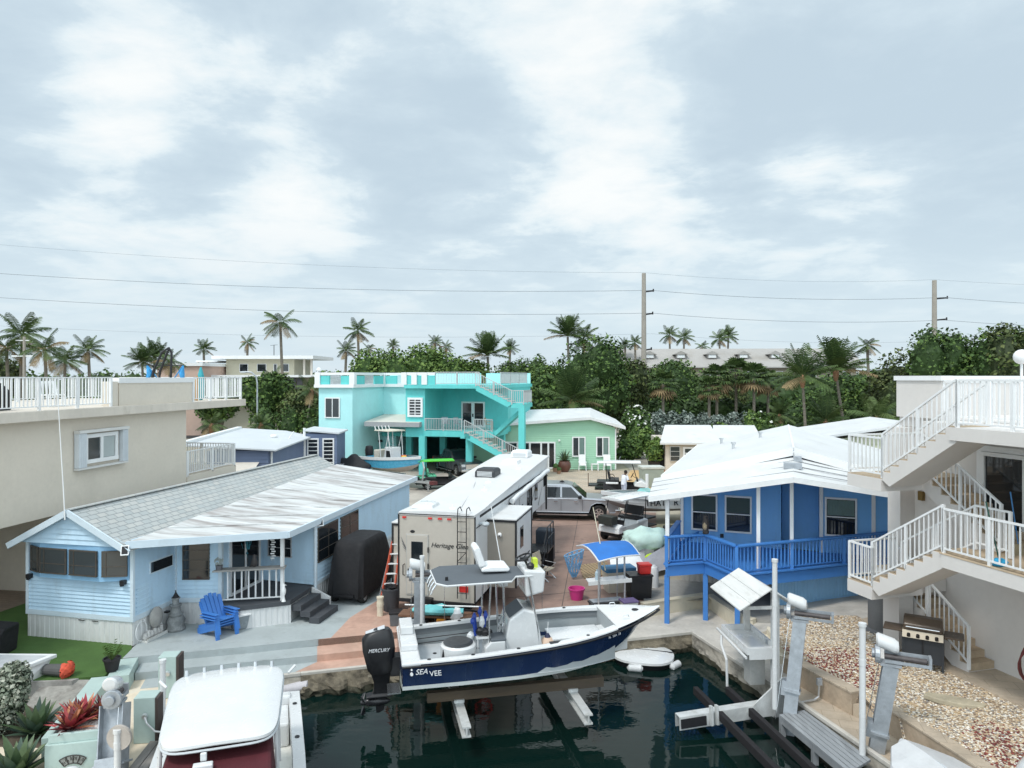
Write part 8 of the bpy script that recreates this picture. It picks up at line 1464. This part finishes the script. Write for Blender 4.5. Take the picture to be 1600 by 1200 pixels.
def rosette(name, label, loc, R_, n, mats, z=.0, up=(.25, 1.3), w=.13, curl=.35, cat='plant', seed=1, group=None):
    t = thing(name, label, cat, loc, 0, group); g = random.Random(seed); m = M()
    for k in range(n):
        az = k * 2.4; el = up[0] + (up[1] - up[0]) * k / n; L_ = R_ * g.uniform(.85, 1.1); d = Vector((math.cos(az) * math.cos(el), math.sin(az) * math.cos(el), math.sin(el))); sd = Vector((-math.sin(az), math.cos(az), 0)); c = []
        p = Vector((0, 0, z)) + d * .02; dd = d.copy()
        for i in range(6): f = i / 5; ww = w * R_ * (math.sin(math.pi * min(1, .25 + f * .75)) if f < 1 else .02); c.append((p - sd * ww, p - Vector((0, 0, ww * .45)), p + sd * ww)); p = p + dd * (L_ / 5); dd = (dd + Vector((0, 0, -curl * .22))).normalized()
        m.loft([list(q) for q in c], m=g.randrange(len(mats)), close=False, caps=False)
    m.build('leaf_rosette', mats, t, smooth=True); return t
brm = [mat('bromeliad_red', (.34, .035, .05), .5, .2, 4), mat('bromeliad_crimson', (.45, .08, .08), .5, .2, 4), mat('bromeliad_dark', (.13, .02, .025), .5, .2, 4), mat('bromeliad_orange', (.48, .2, .10), .5, .2, 4)]
PM = ROOT[pl_.name]
for i, (u, v, r, lab) in enumerate(((.28, .35, .5, 'large red bromeliad at the front left of the planter'), (.42, .72, .52, 'red bromeliad in the middle of the planter'), (.72, .95, .4, 'orange tinged bromeliad at the back right of the planter'), (.2, .85, .42, 'dark red bromeliad at the back left of the planter'))): rosette('bromeliad', lab, PM @ Vector((u, v, .66)), r, 30, brm if i != 2 else [brm[3], brm[2], brm[3]], w=.12, curl=.3, seed=i, group='bromeliads')
agm = [mat('agave_green', (.065, .11, .05), .5, .2, 3), mat('agave_light', (.11, .16, .075), .5, .2, 3), mat('agave_blue', (.06, .10, .07), .5, .15, 3)]
g = G(56, 1143, -.3); rosette('agave', 'green agave beside the grey bush, left of the low wall', (g.x, g.y, -.36), .74, 34, agm, w=.13, curl=.25, seed=7); g = G(26, 1208, -.3); rosette('agave', 'green agave in the bottom left corner', (g.x, g.y, -.36), .78, 34, agm, w=.13, curl=.2, seed=8)
g = G(12, 1140, -.3); BUS = [lm('bush_dark', (.03, .045, .025)), lm('bush_grey', (.16, .19, .14)), lm('bush_pale', (.29, .32, .25)), lm('bush_cream', (.42, .43, .35))]
t = thing('variegated_bush', 'grey green variegated bush at the left edge beside the white trough', 'bush', (g.x, g.y, -.38)); leaves([(0, 0, .85, .42, .42, .62), (.1, .05, 1.15, .36, .36, .4), (-.15, -.1, .5, .4, .4, .5)], 4200, .085, 31, BUS, wts=(.25, .35, .28, .12), core=.75).build('foliage', BUS, t); m = M()
for k in range(6): m.cyl((.05 * k - .12, .03 * k - .08, 0), (.09 * k - .22, .05 * k - .1, .6), .03, .015, 5)
m.build('stem', bark, t)
soil = mat('leaf_litter', (.09, .07, .05), .95, .35, 6, bump=.5, bs=20); m = M(); q = [G(-40, 1165, -.37), G(75, 1168, -.37), G(95, 1120, -.37), G(40, 1098, -.37), G(-40, 1100, -.37)]; m.prism([(p.x, p.y) for p in q], -.42, -.368); struct('planting_bed', m, soil)
oc = mat('stained_slab', (.30, .29, .265), .9, .2, 1.4, bump=.25, bs=18, dirt=[((.12, .11, .10), .75, 1.8, .5), ((.48, .46, .42), .5, 2.6, .57)]); m = M(); q = [G(40, 1100, -.36), G(98, 1135, -.36), G(160, 1062, -.05), G(70, 1062, -.05)]; m.add([tuple(p) for p in q], [(0, 1, 2, 3)]); struct('slab', m, oc)
g = G(70, 1048, .45); t = thing('trough', 'large white trough with a flared rim at the left edge', 'trough', (g.x - .9, g.y, -.1)); m = M(); m.loft([[(-2.6, .0, 0), (.12, -.1, 0), (.3, .8, 0), (-2.6, .9, 0)], [(-2.7, -.12, .45), (.06, -.1, .45), (.42, .98, .45), (-2.7, 1.05, .45)]]); m.build('body', white, t); m = M(); m.prism([(-2.75, -.18), (.1, -.16), (.52, 1.06), (-2.75, 1.12)], .45, .55); m.build('rim', white, t, bevel=.02); m = M(); m.prism([(-2.6, -.06), (.02, -.05), (.36, .93), (-2.6, 1.0)], .549, .553); m.build('lid', mat('grey_white_lid', (.5, .52, .54), .5, .12, 3), t)
g = G(-18, 1026, 0); t = thing('covered_barbecue', 'black covered barbecue on the artificial turf at the left edge', 'grill', (g.x, g.y + .2, .0)); m = M(); m.loft([[(-.5, -.35, 0), (.4, -.35, 0), (.4, .35, 0), (-.5, .35, 0)], [(-.55, -.38, .6), (.45, -.38, .6), (.45, .38, .6), (-.55, .38, .6)], [(-.4, -.28, .85), (.52, -.28, .78), (.52, .28, .78), (-.4, .28, .85)]]); m.build('cover', blackf, t, bevel=.06)
g = G(100, 1054, .05); t = thing('fallen_pot', 'dark grey pot lying on its side with a bright coral flower at its mouth', 'flower pot', (g.x, g.y, .16)); m = M(); m.cyl((-.5, .05, 0), (0, 0, 0), .13, .15, 14); m.build('pot', mat('dark_grey_pot', (.09, .09, .09), .8, .15), t); m = M()
g = random.Random(2)
for k in range(60): d = Vector((g.uniform(.1, 1), g.uniform(-1, 1), g.uniform(-.9, 1))).normalized(); p = Vector((.02, 0, .02)) + d * .2; s = d.orthogonal() * .05; m.add([p - s, p + d.cross(s), p + s + d * .03, p - d.cross(s)], [(0, 1, 2, 3)])
m.ball((.05, 0, .02), .15, 8); m.build('flower', mat('coral_flower', (.62, .09, .045), .7, .25, 6), t)
g = G(175, 1046, .05); t = thing('black_plant_pot', 'black plastic pot with a thin straggly plant on the low wall', 'flower pot', (g.x, g.y, .03)); m = M(); m.lathe([(.14, 0), (.2, .28), (.215, .28), (.215, .32), (.19, .32), (.18, .27), (.02, .26)], n=16); m.build('pot', mat('black_pot', (.02, .018, .02), .6), t, smooth=True)
m = M(); g = random.Random(5)
for k in range(14):
    a = g.uniform(0, 6.3); q = Vector((math.cos(a) * .22, math.sin(a) * .22, .45 + g.random() * .3)); m.cyl((0, 0, .26), q, .006, .004, 4)
    for j in range(5): p = Vector((0, 0, .28)).lerp(q, .4 + .13 * j); m.add([p, p + Vector((.05, .02, .02)), p + Vector((.07, 0, .05)), p + Vector((.02, -.02, .03))], [(0, 1, 2, 3)])
m.build('plant', [LEAF[2]], t)
for px, py, w_, h_, lab in ((266, 1090, .42, 1.02, 'far pale green pedestal at the dock edge behind the white hard top'), (231, 1160, .44, .98, 'near pale green pedestal with a white power cord beside the hard top')):
    g = G(px, py, -.38); t = thing('dock_pedestal', lab, 'pedestal', (g.x - .08, g.y + .15, -.38), R(8), 'dock pedestals'); m = M(); m.box(-w_ / 2, w_ / 2, -.2, .2, 0, h_); m.build('box', pg_, t, bevel=.012); m = M(); m.box(w_ / 2, w_ / 2 + .06, -.21, .2, 0, h_ - .02); m.build('timber_side', mat('dark_timber_side', (.06, .045, .04), .8, .2), t)
    m = M(); m.cyl((.02, -.2, h_ * .62), (.02, -.26, h_ * .6), .06, n=10); m.build('socket', alu, t)
    if py > 1100: m = M(); m.tube([(.02, -.24, h_ * .6), (.1, -.34, h_ * .5), (.25, -.3, h_ * .3), (.5, -.2, h_ * .2)], .02, 6); m.build('power_cord', white, t)
t = thing('edge_boards', 'weathered timber boards along the left dock edge beside the hard top', 'timber boards', (-7.6, 15, -.38)); 
for k in range(2): m = M(); m.prism([(-7.42 - .2 * k, 13.6), (-7.24 - .2 * k, 13.6), (-7.68 - .2 * k, 17.9), (-7.86 - .2 * k, 17.9)], -.39, -.33 - .004 * k); m.build('board', mat('weathered_dock_board', (.22, .205, .19), .85, .25, 2, stretch=(3, .5, 1), bump=.3), t, world=True)
lp = liftpost('boat_lift_post', 'leaning grey boat lift post with a round pulley beside the planter', (-7.85, 13.9, -.9), (-8.12, 14.55, .82), R(100), .35, scale=1.5)
m = M(); m.cyl((-.1, .3, 1.45), (-.1, .36, 1.45), .24, n=24); m.cyl((-.1, .36, 1.45), (-.1, .4, 1.45), .07, n=12); o = m.build('pulley', mat('beige_pulley', (.42, .38, .34), .6, .15, 4), lp); o.rotation_euler = (0, 0, R(-100)); o.location = (-.35, -.2, -.1)
pvc('guide_pole', 'short white guide pole in front of the leaning post by the planter', (-7.72, 13.9, -.5), 1.05, .065); pvc('guide_pole', 'white guide pole between the two pale green pedestals', (-7.72, 15.7, -.4), 1.6, .06)
t = thing('motor_cover', 'white dome shaped motor cover in front of the planter emblem', 'motor cover', (-8.55, 13.75, -.25)); m = M(); m.lathe([(.24, -.4), (.25, -.05), (.2, .1), (.1, .19), (.02, .21)], n=16); m.build('dome', gel, t, smooth=True)
def box_thing(nm, lab, cat, loc, rz, sx, sy, sz, bm, lidm, lidz=.06):
    t = thing(nm, lab, cat, loc, rz); m = M(); m.loft([[(-sx * .45, -sy * .45, 0), (sx * .45, -sy * .45, 0), (sx * .45, sy * .45, 0), (-sx * .45, sy * .45, 0)], [(-sx / 2, -sy / 2, sz), (sx / 2, -sy / 2, sz), (sx / 2, sy / 2, sz), (-sx / 2, sy / 2, sz)]]); m.build('body', bm, t, bevel=.02); m = M(); m.box(-sx * .53, sx * .53, -sy * .53, sy * .53, sz, sz + lidz); m.build('lid', lidm, t, bevel=.015); return t
tealt = mat('turquoise_tarp', (.16, .52, .54), .6, .15, 4, bump=.3, bs=6); brw = mat('brown_board', (.17, .09, .055), .8, .25, 3); orp = mat('orange_plastic', (.65, .24, .02))
g = G(611, 953); t = thing('trash_can', 'dark grey round trash can stuffed with black things beside the stepladder', 'trash can', (g.x, g.y, 0)); m = M(); m.lathe([(.24, 0), (.3, .68), (.32, .68), (.32, .73), (.29, .73), (.27, .5), (.02, .48)], n=20); m.build('body', mat('charcoal_bin', (.055, .06, .068), .6, .1), t, smooth=True); m = M(); m.ball((0, 0, .72), .24, 9, sq=(1, 1, .6), jit=.6); m.build('bag', black, t)
t = thing('stepladder', 'orange fibreglass stepladder with white steps leaning at the motorhome corner', 'ladder', (-4.05, 22.75, 0)); of_ = mat('orange_fibreglass', (.55, .10, .05), .5, .12, 3); m = M(); A = [Vector((-.22, 0, 0)), Vector((.2, .05, 0))]; B = [Vector((.18, .5, 2.35)), Vector((.42, .52, 2.35))]
for a, b in zip(A, B): m.bar(a, b, .04, .07)
m.build('front_rails', of_, t)
for k in range(7): f = .1 + .13 * k; m = M(); m.bar(A[0].lerp(B[0], f), A[1].lerp(B[1], f), .09, .03); m.build('step', white, t)
m = M(); m.bar((-.42, .95, 0), (.2, .55, 2.3), .035, .05); m.bar((.0, .98, 0), (.4, .56, 2.3), .035, .05); m.build('rear_legs', alu, t)
g = G(594, 962); t = thing('pipe_stub', 'short cream standpipe in front of the trash can', 'pipe', (g.x, g.y, 0)); m = M(); m.cyl((0, 0, 0), (0, 0, .55), .1, n=14); m.cyl((0, 0, .3), (0, 0, .42), .112, n=14); m.cyl((0, 0, .55), (0, 0, .6), .115, n=14); m.build('pipe', mat('cream_pvc', (.66, .6, .47), .5, .08), t)
t = thing('folded_umbrella', 'folded turquoise beach umbrella lying behind the boat lift post', 'umbrella', (-2.2, 21.0, .62), R(-6)); m = M(); rg = []
for k in range(10): x = -.75 + .17 * k; s = .08 + .1 * math.sin(math.pi * k / 9) + .03 * mnoise.noise(Vector((x * 4, 0, 0))); rg.append([(x, s * 1.3 * math.cos(a), s * .8 * math.sin(a) * (1 + .3 * math.sin(3 * a + k))) for a in np.linspace(0, 6.283, 13)[:-1]])
m.loft(rg); m.build('canopy', tealt, t, smooth=True); m = M(); m.cyl((-1.0, .05, .12), (1.35, .0, .15), .022, n=6); m.build('shaft', white, t)
t = thing('work_table', 'low dark bench loaded with boxes under the motorhome rear', 'bench', (-2.3, 21.15, 0), R(-8)); m = M(); m.box(-1.05, 1.3, -.25, .28, .42, .48); m.build('tabletop', brw, t)
for x in (-.95, .1, 1.2): m = M(); m.box(x - .04, x + .04, -.22, .25, 0, .42); m.build('leg', dark, t)
for i, (x, y, z, sx, sy, sz, mt, nm, lab) in enumerate(((-2.7, 20.95, 0, .42, .3, .34, black, 'tool_case', 'black tool case on the ground under the turquoise umbrella'), (-2.08, 20.9, .0, .26, .26, .42, orp, 'fuel_can', 'orange fuel can beside the boat lift post'), (-1.55, 20.9, 0, .5, .3, .3, brw, 'timber_box', 'brown timber box behind the gunwale of the navy boat'), (-1.1, 21.05, .0, .36, .3, .5, brw, 'timber_crate', 'brown crate next to the red wheeled cart'))):
    t = thing(nm, lab, nm.replace('_', ' '), (x, y, z), R(-12 + 9 * i)); m = M(); m.box(-sx / 2, sx / 2, -sy / 2, sy / 2, 0, sz); m.build('body', mt, t, bevel=.025); m = M(); m.tube([(-sx * .25, 0, sz), (-sx * .2, 0, sz + .07), (sx * .2, 0, sz + .07), (sx * .25, 0, sz)], .014, 5); m.build('handle', dark, t)
t = thing('old_tyre', 'worn tyre lying under the motorhome rear beside the timber boxes', 'tyre', (-1.85, 21.35, .0)); m = M(); m.lathe([(.2, .02), (.32, 0), (.36, .06), (.36, .14), (.32, .2), (.2, .18)], n=20); m.build('tyre', rubber, t, smooth=True)
t = thing('scrap_timber', 'heap of dark scrap timber on the ground beneath the motorhome rear', 'timber', (-2.4, 21.5, .05)); m = M()
for k in range(12): a = rnd.uniform(-.5, .5); x = rnd.uniform(-.9, 1.2); m.bar((x - .5, a * .4, .05 + .04 * k * .5), (x + .5, -a * .5, .08 + .03 * k * .6), .1, .05)
m.build('boards', mat('dark_scrap_timber', (.07, .045, .03), .9, .4, 3), t)
box_thing('grey_crate', 'low grey crate beside the trash can at the motorhome corner', 'crate', (-3.45, 21.6, 0), R(10), .55, .4, .36, mat('grey_crate', (.14, .15, .16), .6, .2), black)
t = thing('wheeled_cart', 'small cart with a red spoked wheel at the motorhome rear corner', 'cart', (-.85, 21.0, 0), R(5)); m = M(); m.tube([(.2 * math.cos(a) * .0 , .24 * math.cos(a), .26 + .24 * math.sin(a)) for a in np.linspace(0, 6.283, 18)], .03, 6)
for k in range(6): a = k * 1.047; m.bar((0, 0, .26), (0, .22 * math.cos(a), .26 + .22 * math.sin(a)), .02)
m.v = [Vector((v.y, v.x - .2, v.z)) for v in m.v]; m.build('wheel', redp, t); m = M(); m.bar((-1.2, .0, .75), (.1, .0, .55), .05); m.bar((-.1, -.12, .5), (.3, -.12, .3), .05); m.build('frame', dark, t)
t = thing('white_sack', 'crumpled white plastic bag at the end of the turquoise umbrella', 'bag', (-1.62, 20.85, .42)); m = M(); m.ball((0, 0, .12), .19, 9, sq=(.9, .8, 1.1), jit=.5); m.build('bag', white, t)
t = thing('garden_hose', 'thin grey hose lying in loops on the salmon concrete', 'hose', (-3.3, 21.4, .02)); m = M(); m.tube([(math.sin(k * .5) * .3 + k * .02, math.cos(k * .37) * .32 - .01 * k, .006 * (k % 3)) for k in range(46)], .012, 5); m.build('hose', mat('grey_hose', (.2, .2, .2), .6), t)
bc = mat('blue_canopy', (.025, .16, .50), .75, .12, 2.5, bump=.1, bs=8); bcc = [Vector((2.72, 22.3, 1.72)), Vector((4.15, 23.05, 1.74)), Vector((3.72, 24.75, 1.78)), Vector((2.2, 24.2, 1.76))]
t = thing('canopy_stand', 'blue canopy on aluminium poles over a white cleaning table on the driveway', 'canopy', (3.2, 23.5, 0)); m = M(); rows = []
for i in range(9):
    f = i / 8; a = bcc[0].lerp(bcc[1], f); b = bcc[3].lerp(bcc[2], f); rows.append([a.lerp(b, j / 6) + Vector((0, 0, .2 * math.sin(math.pi * j / 6) + .05 * math.sin(math.pi * f))) for j in range(7)])
m.loft(rows, close=False, caps=False); m.loft([[q + Vector((0, 0, .012)) for q in r] for r in rows], close=False, caps=False); cp = m.build('canopy', bc, t, world=True, smooth=True)
m = M(); m.tube(rows[0] + [r[-1] for r in rows[1:]] + rows[-1][::-1][1:] + [r[0] for r in rows[::-1][1:]], .025, 6); m.build('canopy_frame', gel, cp, world=True)
for x, y in ((2.75, 22.6), (3.65, 23.0), (2.95, 23.9), (3.6, 24.3)): m = M(); m.cyl((x, y, 0), (x * .97 + .1, y, 1.8), .03, n=8); m.build('pole', alu, t, world=True)
m = M(); m.prism([(2.45, 22.55), (3.85, 22.95), (3.7, 23.5), (2.4, 23.1)], .93, .97); m.prism([(2.43, 22.52), (3.87, 22.92), (3.86, 22.96), (2.42, 22.56)], .9, 1.02); m.build('table_board', gel, t, world=True)
m = M(); m.prism([(2.6, 22.7), (3.6, 23.0), (3.55, 23.35), (2.5, 23.05)], .28, .31); m.build('lower_shelf', alud, t, world=True)
m = M(); m.cyl((3.05, 23.2, 1.2), (2.75, 24.1, 3.1), .025, .012, 6); m.build('outrigger_pole', mat('cream_pole', (.6, .55, .42), .5), t, world=True)
m = M(); m.lathe([(.06, .97), (.07, 1.02), (.07, 1.2), (.03, 1.26), (.03, 1.3)], c=(2.75, 22.95, 0), n=10); o = single('spray_bottle', m, mat('pale_blue_bottle', (.4, .5, .55), .3, .05), 'pale blue bottle standing on the cleaning table under the canopy', 'bottle')
box_thing('storage_bin', 'tall black storage bin with a red cooler on its lid', 'storage bin', (4.32, 24.2, 0), R(8), .78, .6, .78, black, black); box_thing('cooler', 'red cooler standing on the tall black storage bin', 'cooler', (4.5, 24.2, .84), R(8), .42, .34, .26, redp, redp, .08)
box_thing('blue_lid_chest', 'white chest with a blue cushion lid behind the canopy poles', 'chest', (3.75, 25.0, 0), R(14), 1.05, .55, .72, mat('cream_chest', (.6, .55, .45), .6), mat('dull_blue_cushion', (.06, .19, .34), .7, .15), .14)
box_thing('green_crate', 'dark green crate under the cleaning table', 'crate', (2.95, 22.9, 0), R(16), .9, .4, .24, mat('dark_green_crate', (.02, .05, .04), .6, .2), black); box_thing('grey_tub', 'pale grey tub under the right end of the cleaning table', 'tub', (3.75, 22.85, 0), R(16), .5, .4, .3, mat('pale_grey_tub', (.42, .42, .4), .6, .1), mat('purple_lid', (.12, .09, .2), .6))
g = G(901, 936); t = thing('pink_bucket', 'bright pink bucket left of the cleaning table', 'bucket', (g.x, g.y, 0)); m = M(); m.lathe([(.2, 0), (.27, .34), (.29, .34), (.29, .38), (.26, .38), (.2, .05), (.01, .04)], n=20); m.build('body', mat('pink_plastic', (.55, .04, .22), .4, .06), t, smooth=True); m = M(); m.tube([(.28 * math.cos(a), .28 * math.sin(a) * .2 - .2, .36 - .1 * abs(math.sin(a))) for a in np.linspace(0, 3.14, 9)], .008, 5); m.build('bail', steel, t)
g = G(1022, 919); t = thing('white_cylinder', 'upright white cylinder beside the storage bin', 'gas cylinder', (g.x, g.y, 0)); m = M(); m.lathe([(.15, 0), (.16, .04), (.16, .68), (.12, .76), (.06, .78), (.06, .82)], n=18); m.build('body', white, t, smooth=True); m = M(); m.lathe([(.17, .0), (.175, .03), (.16, .05)], n=18); m.build('base_ring', conc, t)
wv_ = mat('tan_woven_mat', (.50, .37, .22), .85, .15, 3, brick=(.22, .11, (.16, .11, .06), (.42, .3, .17), .03, .5)); m = M(); q = [G(905, 884), G(948, 878), G(955, 897), G(912, 905)]; m.prism([(p.x, p.y) for p in q], .004, .03); single('woven_mat', m, wv_, 'tan woven mat lying on the driveway behind the canopy', 'mat')
g = G(852, 905); t = thing('folding_chair', 'cream folding lawn chair beside the black entry stair', 'chair', (g.x, g.y, 0), R(60)); cw_ = mat('cream_webbing', (.5, .43, .33), .8, .15, 6); m = M(); m.box(-.28, .28, -.25, .25, .38, .41); m.build('seat', cw_, t); m = M(); m.extr([(.24, .4), (.27, .4), (.42, .95), (.39, .95)], 0, -.28, .28); m.build('backrest', cw_, t)
for s in (-1, 1): m = M(); m.tube([(s * .3, -.3, 0), (s * .3, .28, .45), (s * .3, .42, .98)], .015, 6); m.tube([(s * .3, .35, 0), (s * .3, -.28, .58), (s * .3, .3, .62)], .015, 6); m.tube([(s * .3, -.3, .02), (s * .3, .35, .02)], .012, 5); m.build('frame_side', alu, t)
g = G(897, 906); t = thing('landing_net', 'light blue net hanging from a thin hoop on the driveway', 'net', (g.x, g.y, 0), R(20)); m = M(); nb = mat('pale_blue_net', (.16, .38, .62), .7, .2, 5)
rg = [[(r * 1.0 * math.cos(a), r * .45 * math.sin(a), z + (.1 * math.cos(a) if z > .8 else 0)) for a in np.linspace(0, 6.283, 13)[:-1]] for z, r in ((1.0, .4), (.7, .33), (.35, .22), (.1, .08))]
for i in range(3):
    for k in range(12): m.cyl(rg[i][k], rg[i + 1][k], .012, n=4); m.cyl(rg[i][k], rg[i + 1][(k + 1) % 12], .012, n=4); m.cyl(rg[i][k], rg[i + 1][(k - 1) % 12], .012, n=4)
m.build('mesh_bag', nb, t); m = M(); m.tube(rg[0] + rg[0][:1], .018, 6); m.tube([(0, .1, 1.0), (.05, .2, 0)], .015, 6); m.build('hoop', nb, t)
gt = mat('grey_tarp', (.36, .36, .39), .75, .12, 2, bump=.3, bs=5)
def drape(nm, lab, loc, rz, pts, n=9, amp=.12, mt=gt, cat='tarp'):
    t = thing(nm, lab, cat, loc, rz); m = M(); a, b, c, d = [Vector(p) for p in pts]; rows = []
    for i in range(n + 1):
        f = i / n; rows.append([a.lerp(b, f).lerp(d.lerp(c, f), j / n) + Vector((0, 0, amp * (mnoise.noise(Vector((f * 3, j / n * 4, loc[0]))) + .6 * abs(math.sin(f * 9 + j))*.5))) for j in range(n + 1)])
    m.loft(rows, close=False, caps=False); m.build('sheet', mt, t, smooth=True); return t
drape('grey_tarp', 'crumpled grey tarp with a pale fold left of the mint bag', (4.6, 28.0, 0), 0, [(-.5, -.6, .1), (.5, -1.1, .25), (.7, .6, .75), (-.6, .9, .6)]); drape('grey_tarp', 'long grey tarp folded up against the blue deck, right of the mint bag', (6.0, 27.6, 0), R(35), [(-1.2, -.35, .1), (1.0, -.4, .35), (1.2, .35, 1.15), (-1.0, .3, .5)], amp=.08); drape('white_tarp', 'white crumpled sheet behind the red cooler', (4.2, 25.6, 0), R(10), [(-.7, -.4, .15), (.7, -.5, .3), (.6, .6, 1.0), (-.5, .7, .95)], mt=white)
t = thing('mint_bag', 'large mint green bulging bag on the grey tarps', 'bag', (5.45, 28.6, .95), R(-15)); m = M(); m.ball((0, 0, 0), .85, 26, sq=(1.15, .8, .6), jit=.35); m.build('bag', mat('mint_bag_cloth', (.50, .66, .60), .75, .1, 1.5, bump=.5, bs=4), t, smooth=2); m = M(); m.cyl((0, -.1, -1.0), (0, 0, -.3), .5, .65, 10); m.build('base', gt, t)
t = thing('lime_jacket', 'small lime yellow bundle under the mint bag', 'bundle', (5.45, 27.75, .35)); m = M(); m.ball((0, 0, .12), .22, 8, sq=(1.2, .8, .7), jit=.5); m.build('bundle', mat('lime_yellow', (.45, .62, .03), .7, .15), t)
t = thing('low_pallet_boxes', 'brown cardboard boxes stacked by the utility trailer', 'boxes', (6.3, 29.9, 0), R(20)); m = M(); m.box(-.3, .3, -.25, .25, 0, .45); m.build('box', mat('cardboard', (.32, .2, .11), .85, .15), t); m = M(); m.box(-.22, .25, -.2, .22, .45, .75); m.build('box', mat('cardboard', (.32, .2, .11)), t)
g = G(882, 737); t = thing('urn_planter', 'brown urn with a spiky green plant beside the patio doors of the mint house', 'planter', (g.x, g.y, 0)); m = M(); m.lathe([(.3, 0), (.52, .35), (.5, .7), (.4, .85), (.44, .9), (.36, .88)], n=14); m.build('urn', mat('brown_glaze', (.12, .05, .035), .4, .2), t, smooth=True); q = rosette('x', '', (0, 0, 0), .95, 26, agm, z=.85, up=(.3, 1.4), w=.08)
for c in kids(q): c.parent = t; c.name = 'plant'
bpy.data.objects.remove(q)
for i, (px, py, s, lab) in enumerate(((868, 737, .25, 'small clay pot left of the brown urn'), (873, 740, .2, 'smallest clay pot in front of the brown urn'))): g = G(px, py); t = thing('clay_pot', lab, 'flower pot', (g.x, g.y, 0)); m = M(); m.lathe([(s * .7, 0), (s, s * 1.2), (s * 1.08, s * 1.25), (s * .9, s * 1.3)], n=12); m.build('pot', mat('clay', (.30, .17, .11), .8, .15), t, smooth=True); m = M(); m.ball((0, 0, s * 1.7), s, 7, jit=.5); m.build('plant', LEAF[1], t)
g = G(1039, 735); t = thing('covered_grill', 'black covered grill on a red base at the cream cottage', 'grill', (g.x - .2, g.y, 0)); m = M(); m.loft([[(-.6, -.4, .1), (.6, -.4, .1), (.6, .4, .1), (-.6, .4, .1)], [(-.4, -.35, 1.0), (.55, -.35, 1.0), (.55, .35, 1.0), (-.4, .35, 1.0)], [(.0, -.2, 1.65), (.5, -.2, 1.45), (.5, .2, 1.45), (.0, .2, 1.65)]]); m.build('cover', blackf, t, bevel=.08); m = M(); m.box(-.8, .7, -.6, .5, 0, .1); m.build('base', mat('terracotta_base', (.36, .14, .09), .8), t)
g = G(1022, 736); t = thing('potted_shrub', 'leafy shrub in a black pot left of the covered grill', 'potted plant', (g.x, g.y, 0)); m = M(); m.lathe([(.4, 0), (.5, .75), (.54, .8), (.45, .78)], n=12); m.build('pot', black, t); leaves([(0, 0, 1.6, .75, .7, .9), (.2, 0, 2.2, .5, .5, .5)], 1200, .2, 61, YG).build('foliage', YG, t)
box_thing('utility_box', 'grey green utility box at the corner of the blue house roof', 'utility box', (9.6, 49.0, 0), R(5), 1.5, 1.1, 1.25, mat('grey_green_box', (.32, .37, .33), .6, .1), mat('pale_box_lid', (.52, .54, .5), .6, .1), .15)
m = M(); m.cyl((8.25, 43.4, 0), (8.25, 43.4, 1.6), .1, n=10); single('white_bollard', m, white, 'white post standing in front of the golf cart with the man', 'post')
g = G(966, 725); t = thing('bicycle', 'bicycle parked at the corner of the mint green house', 'bicycle', (g.x, g.y + .3, 0), R(30))
for x in (-.52, .52):
    m = M(); m.tube([(x + .33 * math.cos(a), 0, .34 + .33 * math.sin(a)) for a in np.linspace(0, 6.283, 18)], .03, 5)
    for k in range(4): m.bar((x - .3 * math.cos(k * .785), 0, .34 - .3 * math.sin(k * .785)), (x + .3 * math.cos(k * .785), 0, .34 + .3 * math.sin(k * .785)), .01)
    m.build('wheel', alu, t)
m = M(); m.tube([(-.52, 0, .34), (-.15, 0, .32), (.35, 0, .85), (-.25, 0, .82), (-.15, 0, .32)], .02, 6); m.tube([(.52, 0, .34), (.38, 0, .95)], .02, 6); m.build('frame', dark, t); m = M(); m.tube([(.3, -.25, 1.0), (.4, 0, .97), (.3, .25, 1.0)], .015, 5); m.build('handlebar', dark, t); m = M(); m.ball((-.28, 0, .92), .11, 7, sq=(1.3, .7, .4)); m.build('saddle', black, t)
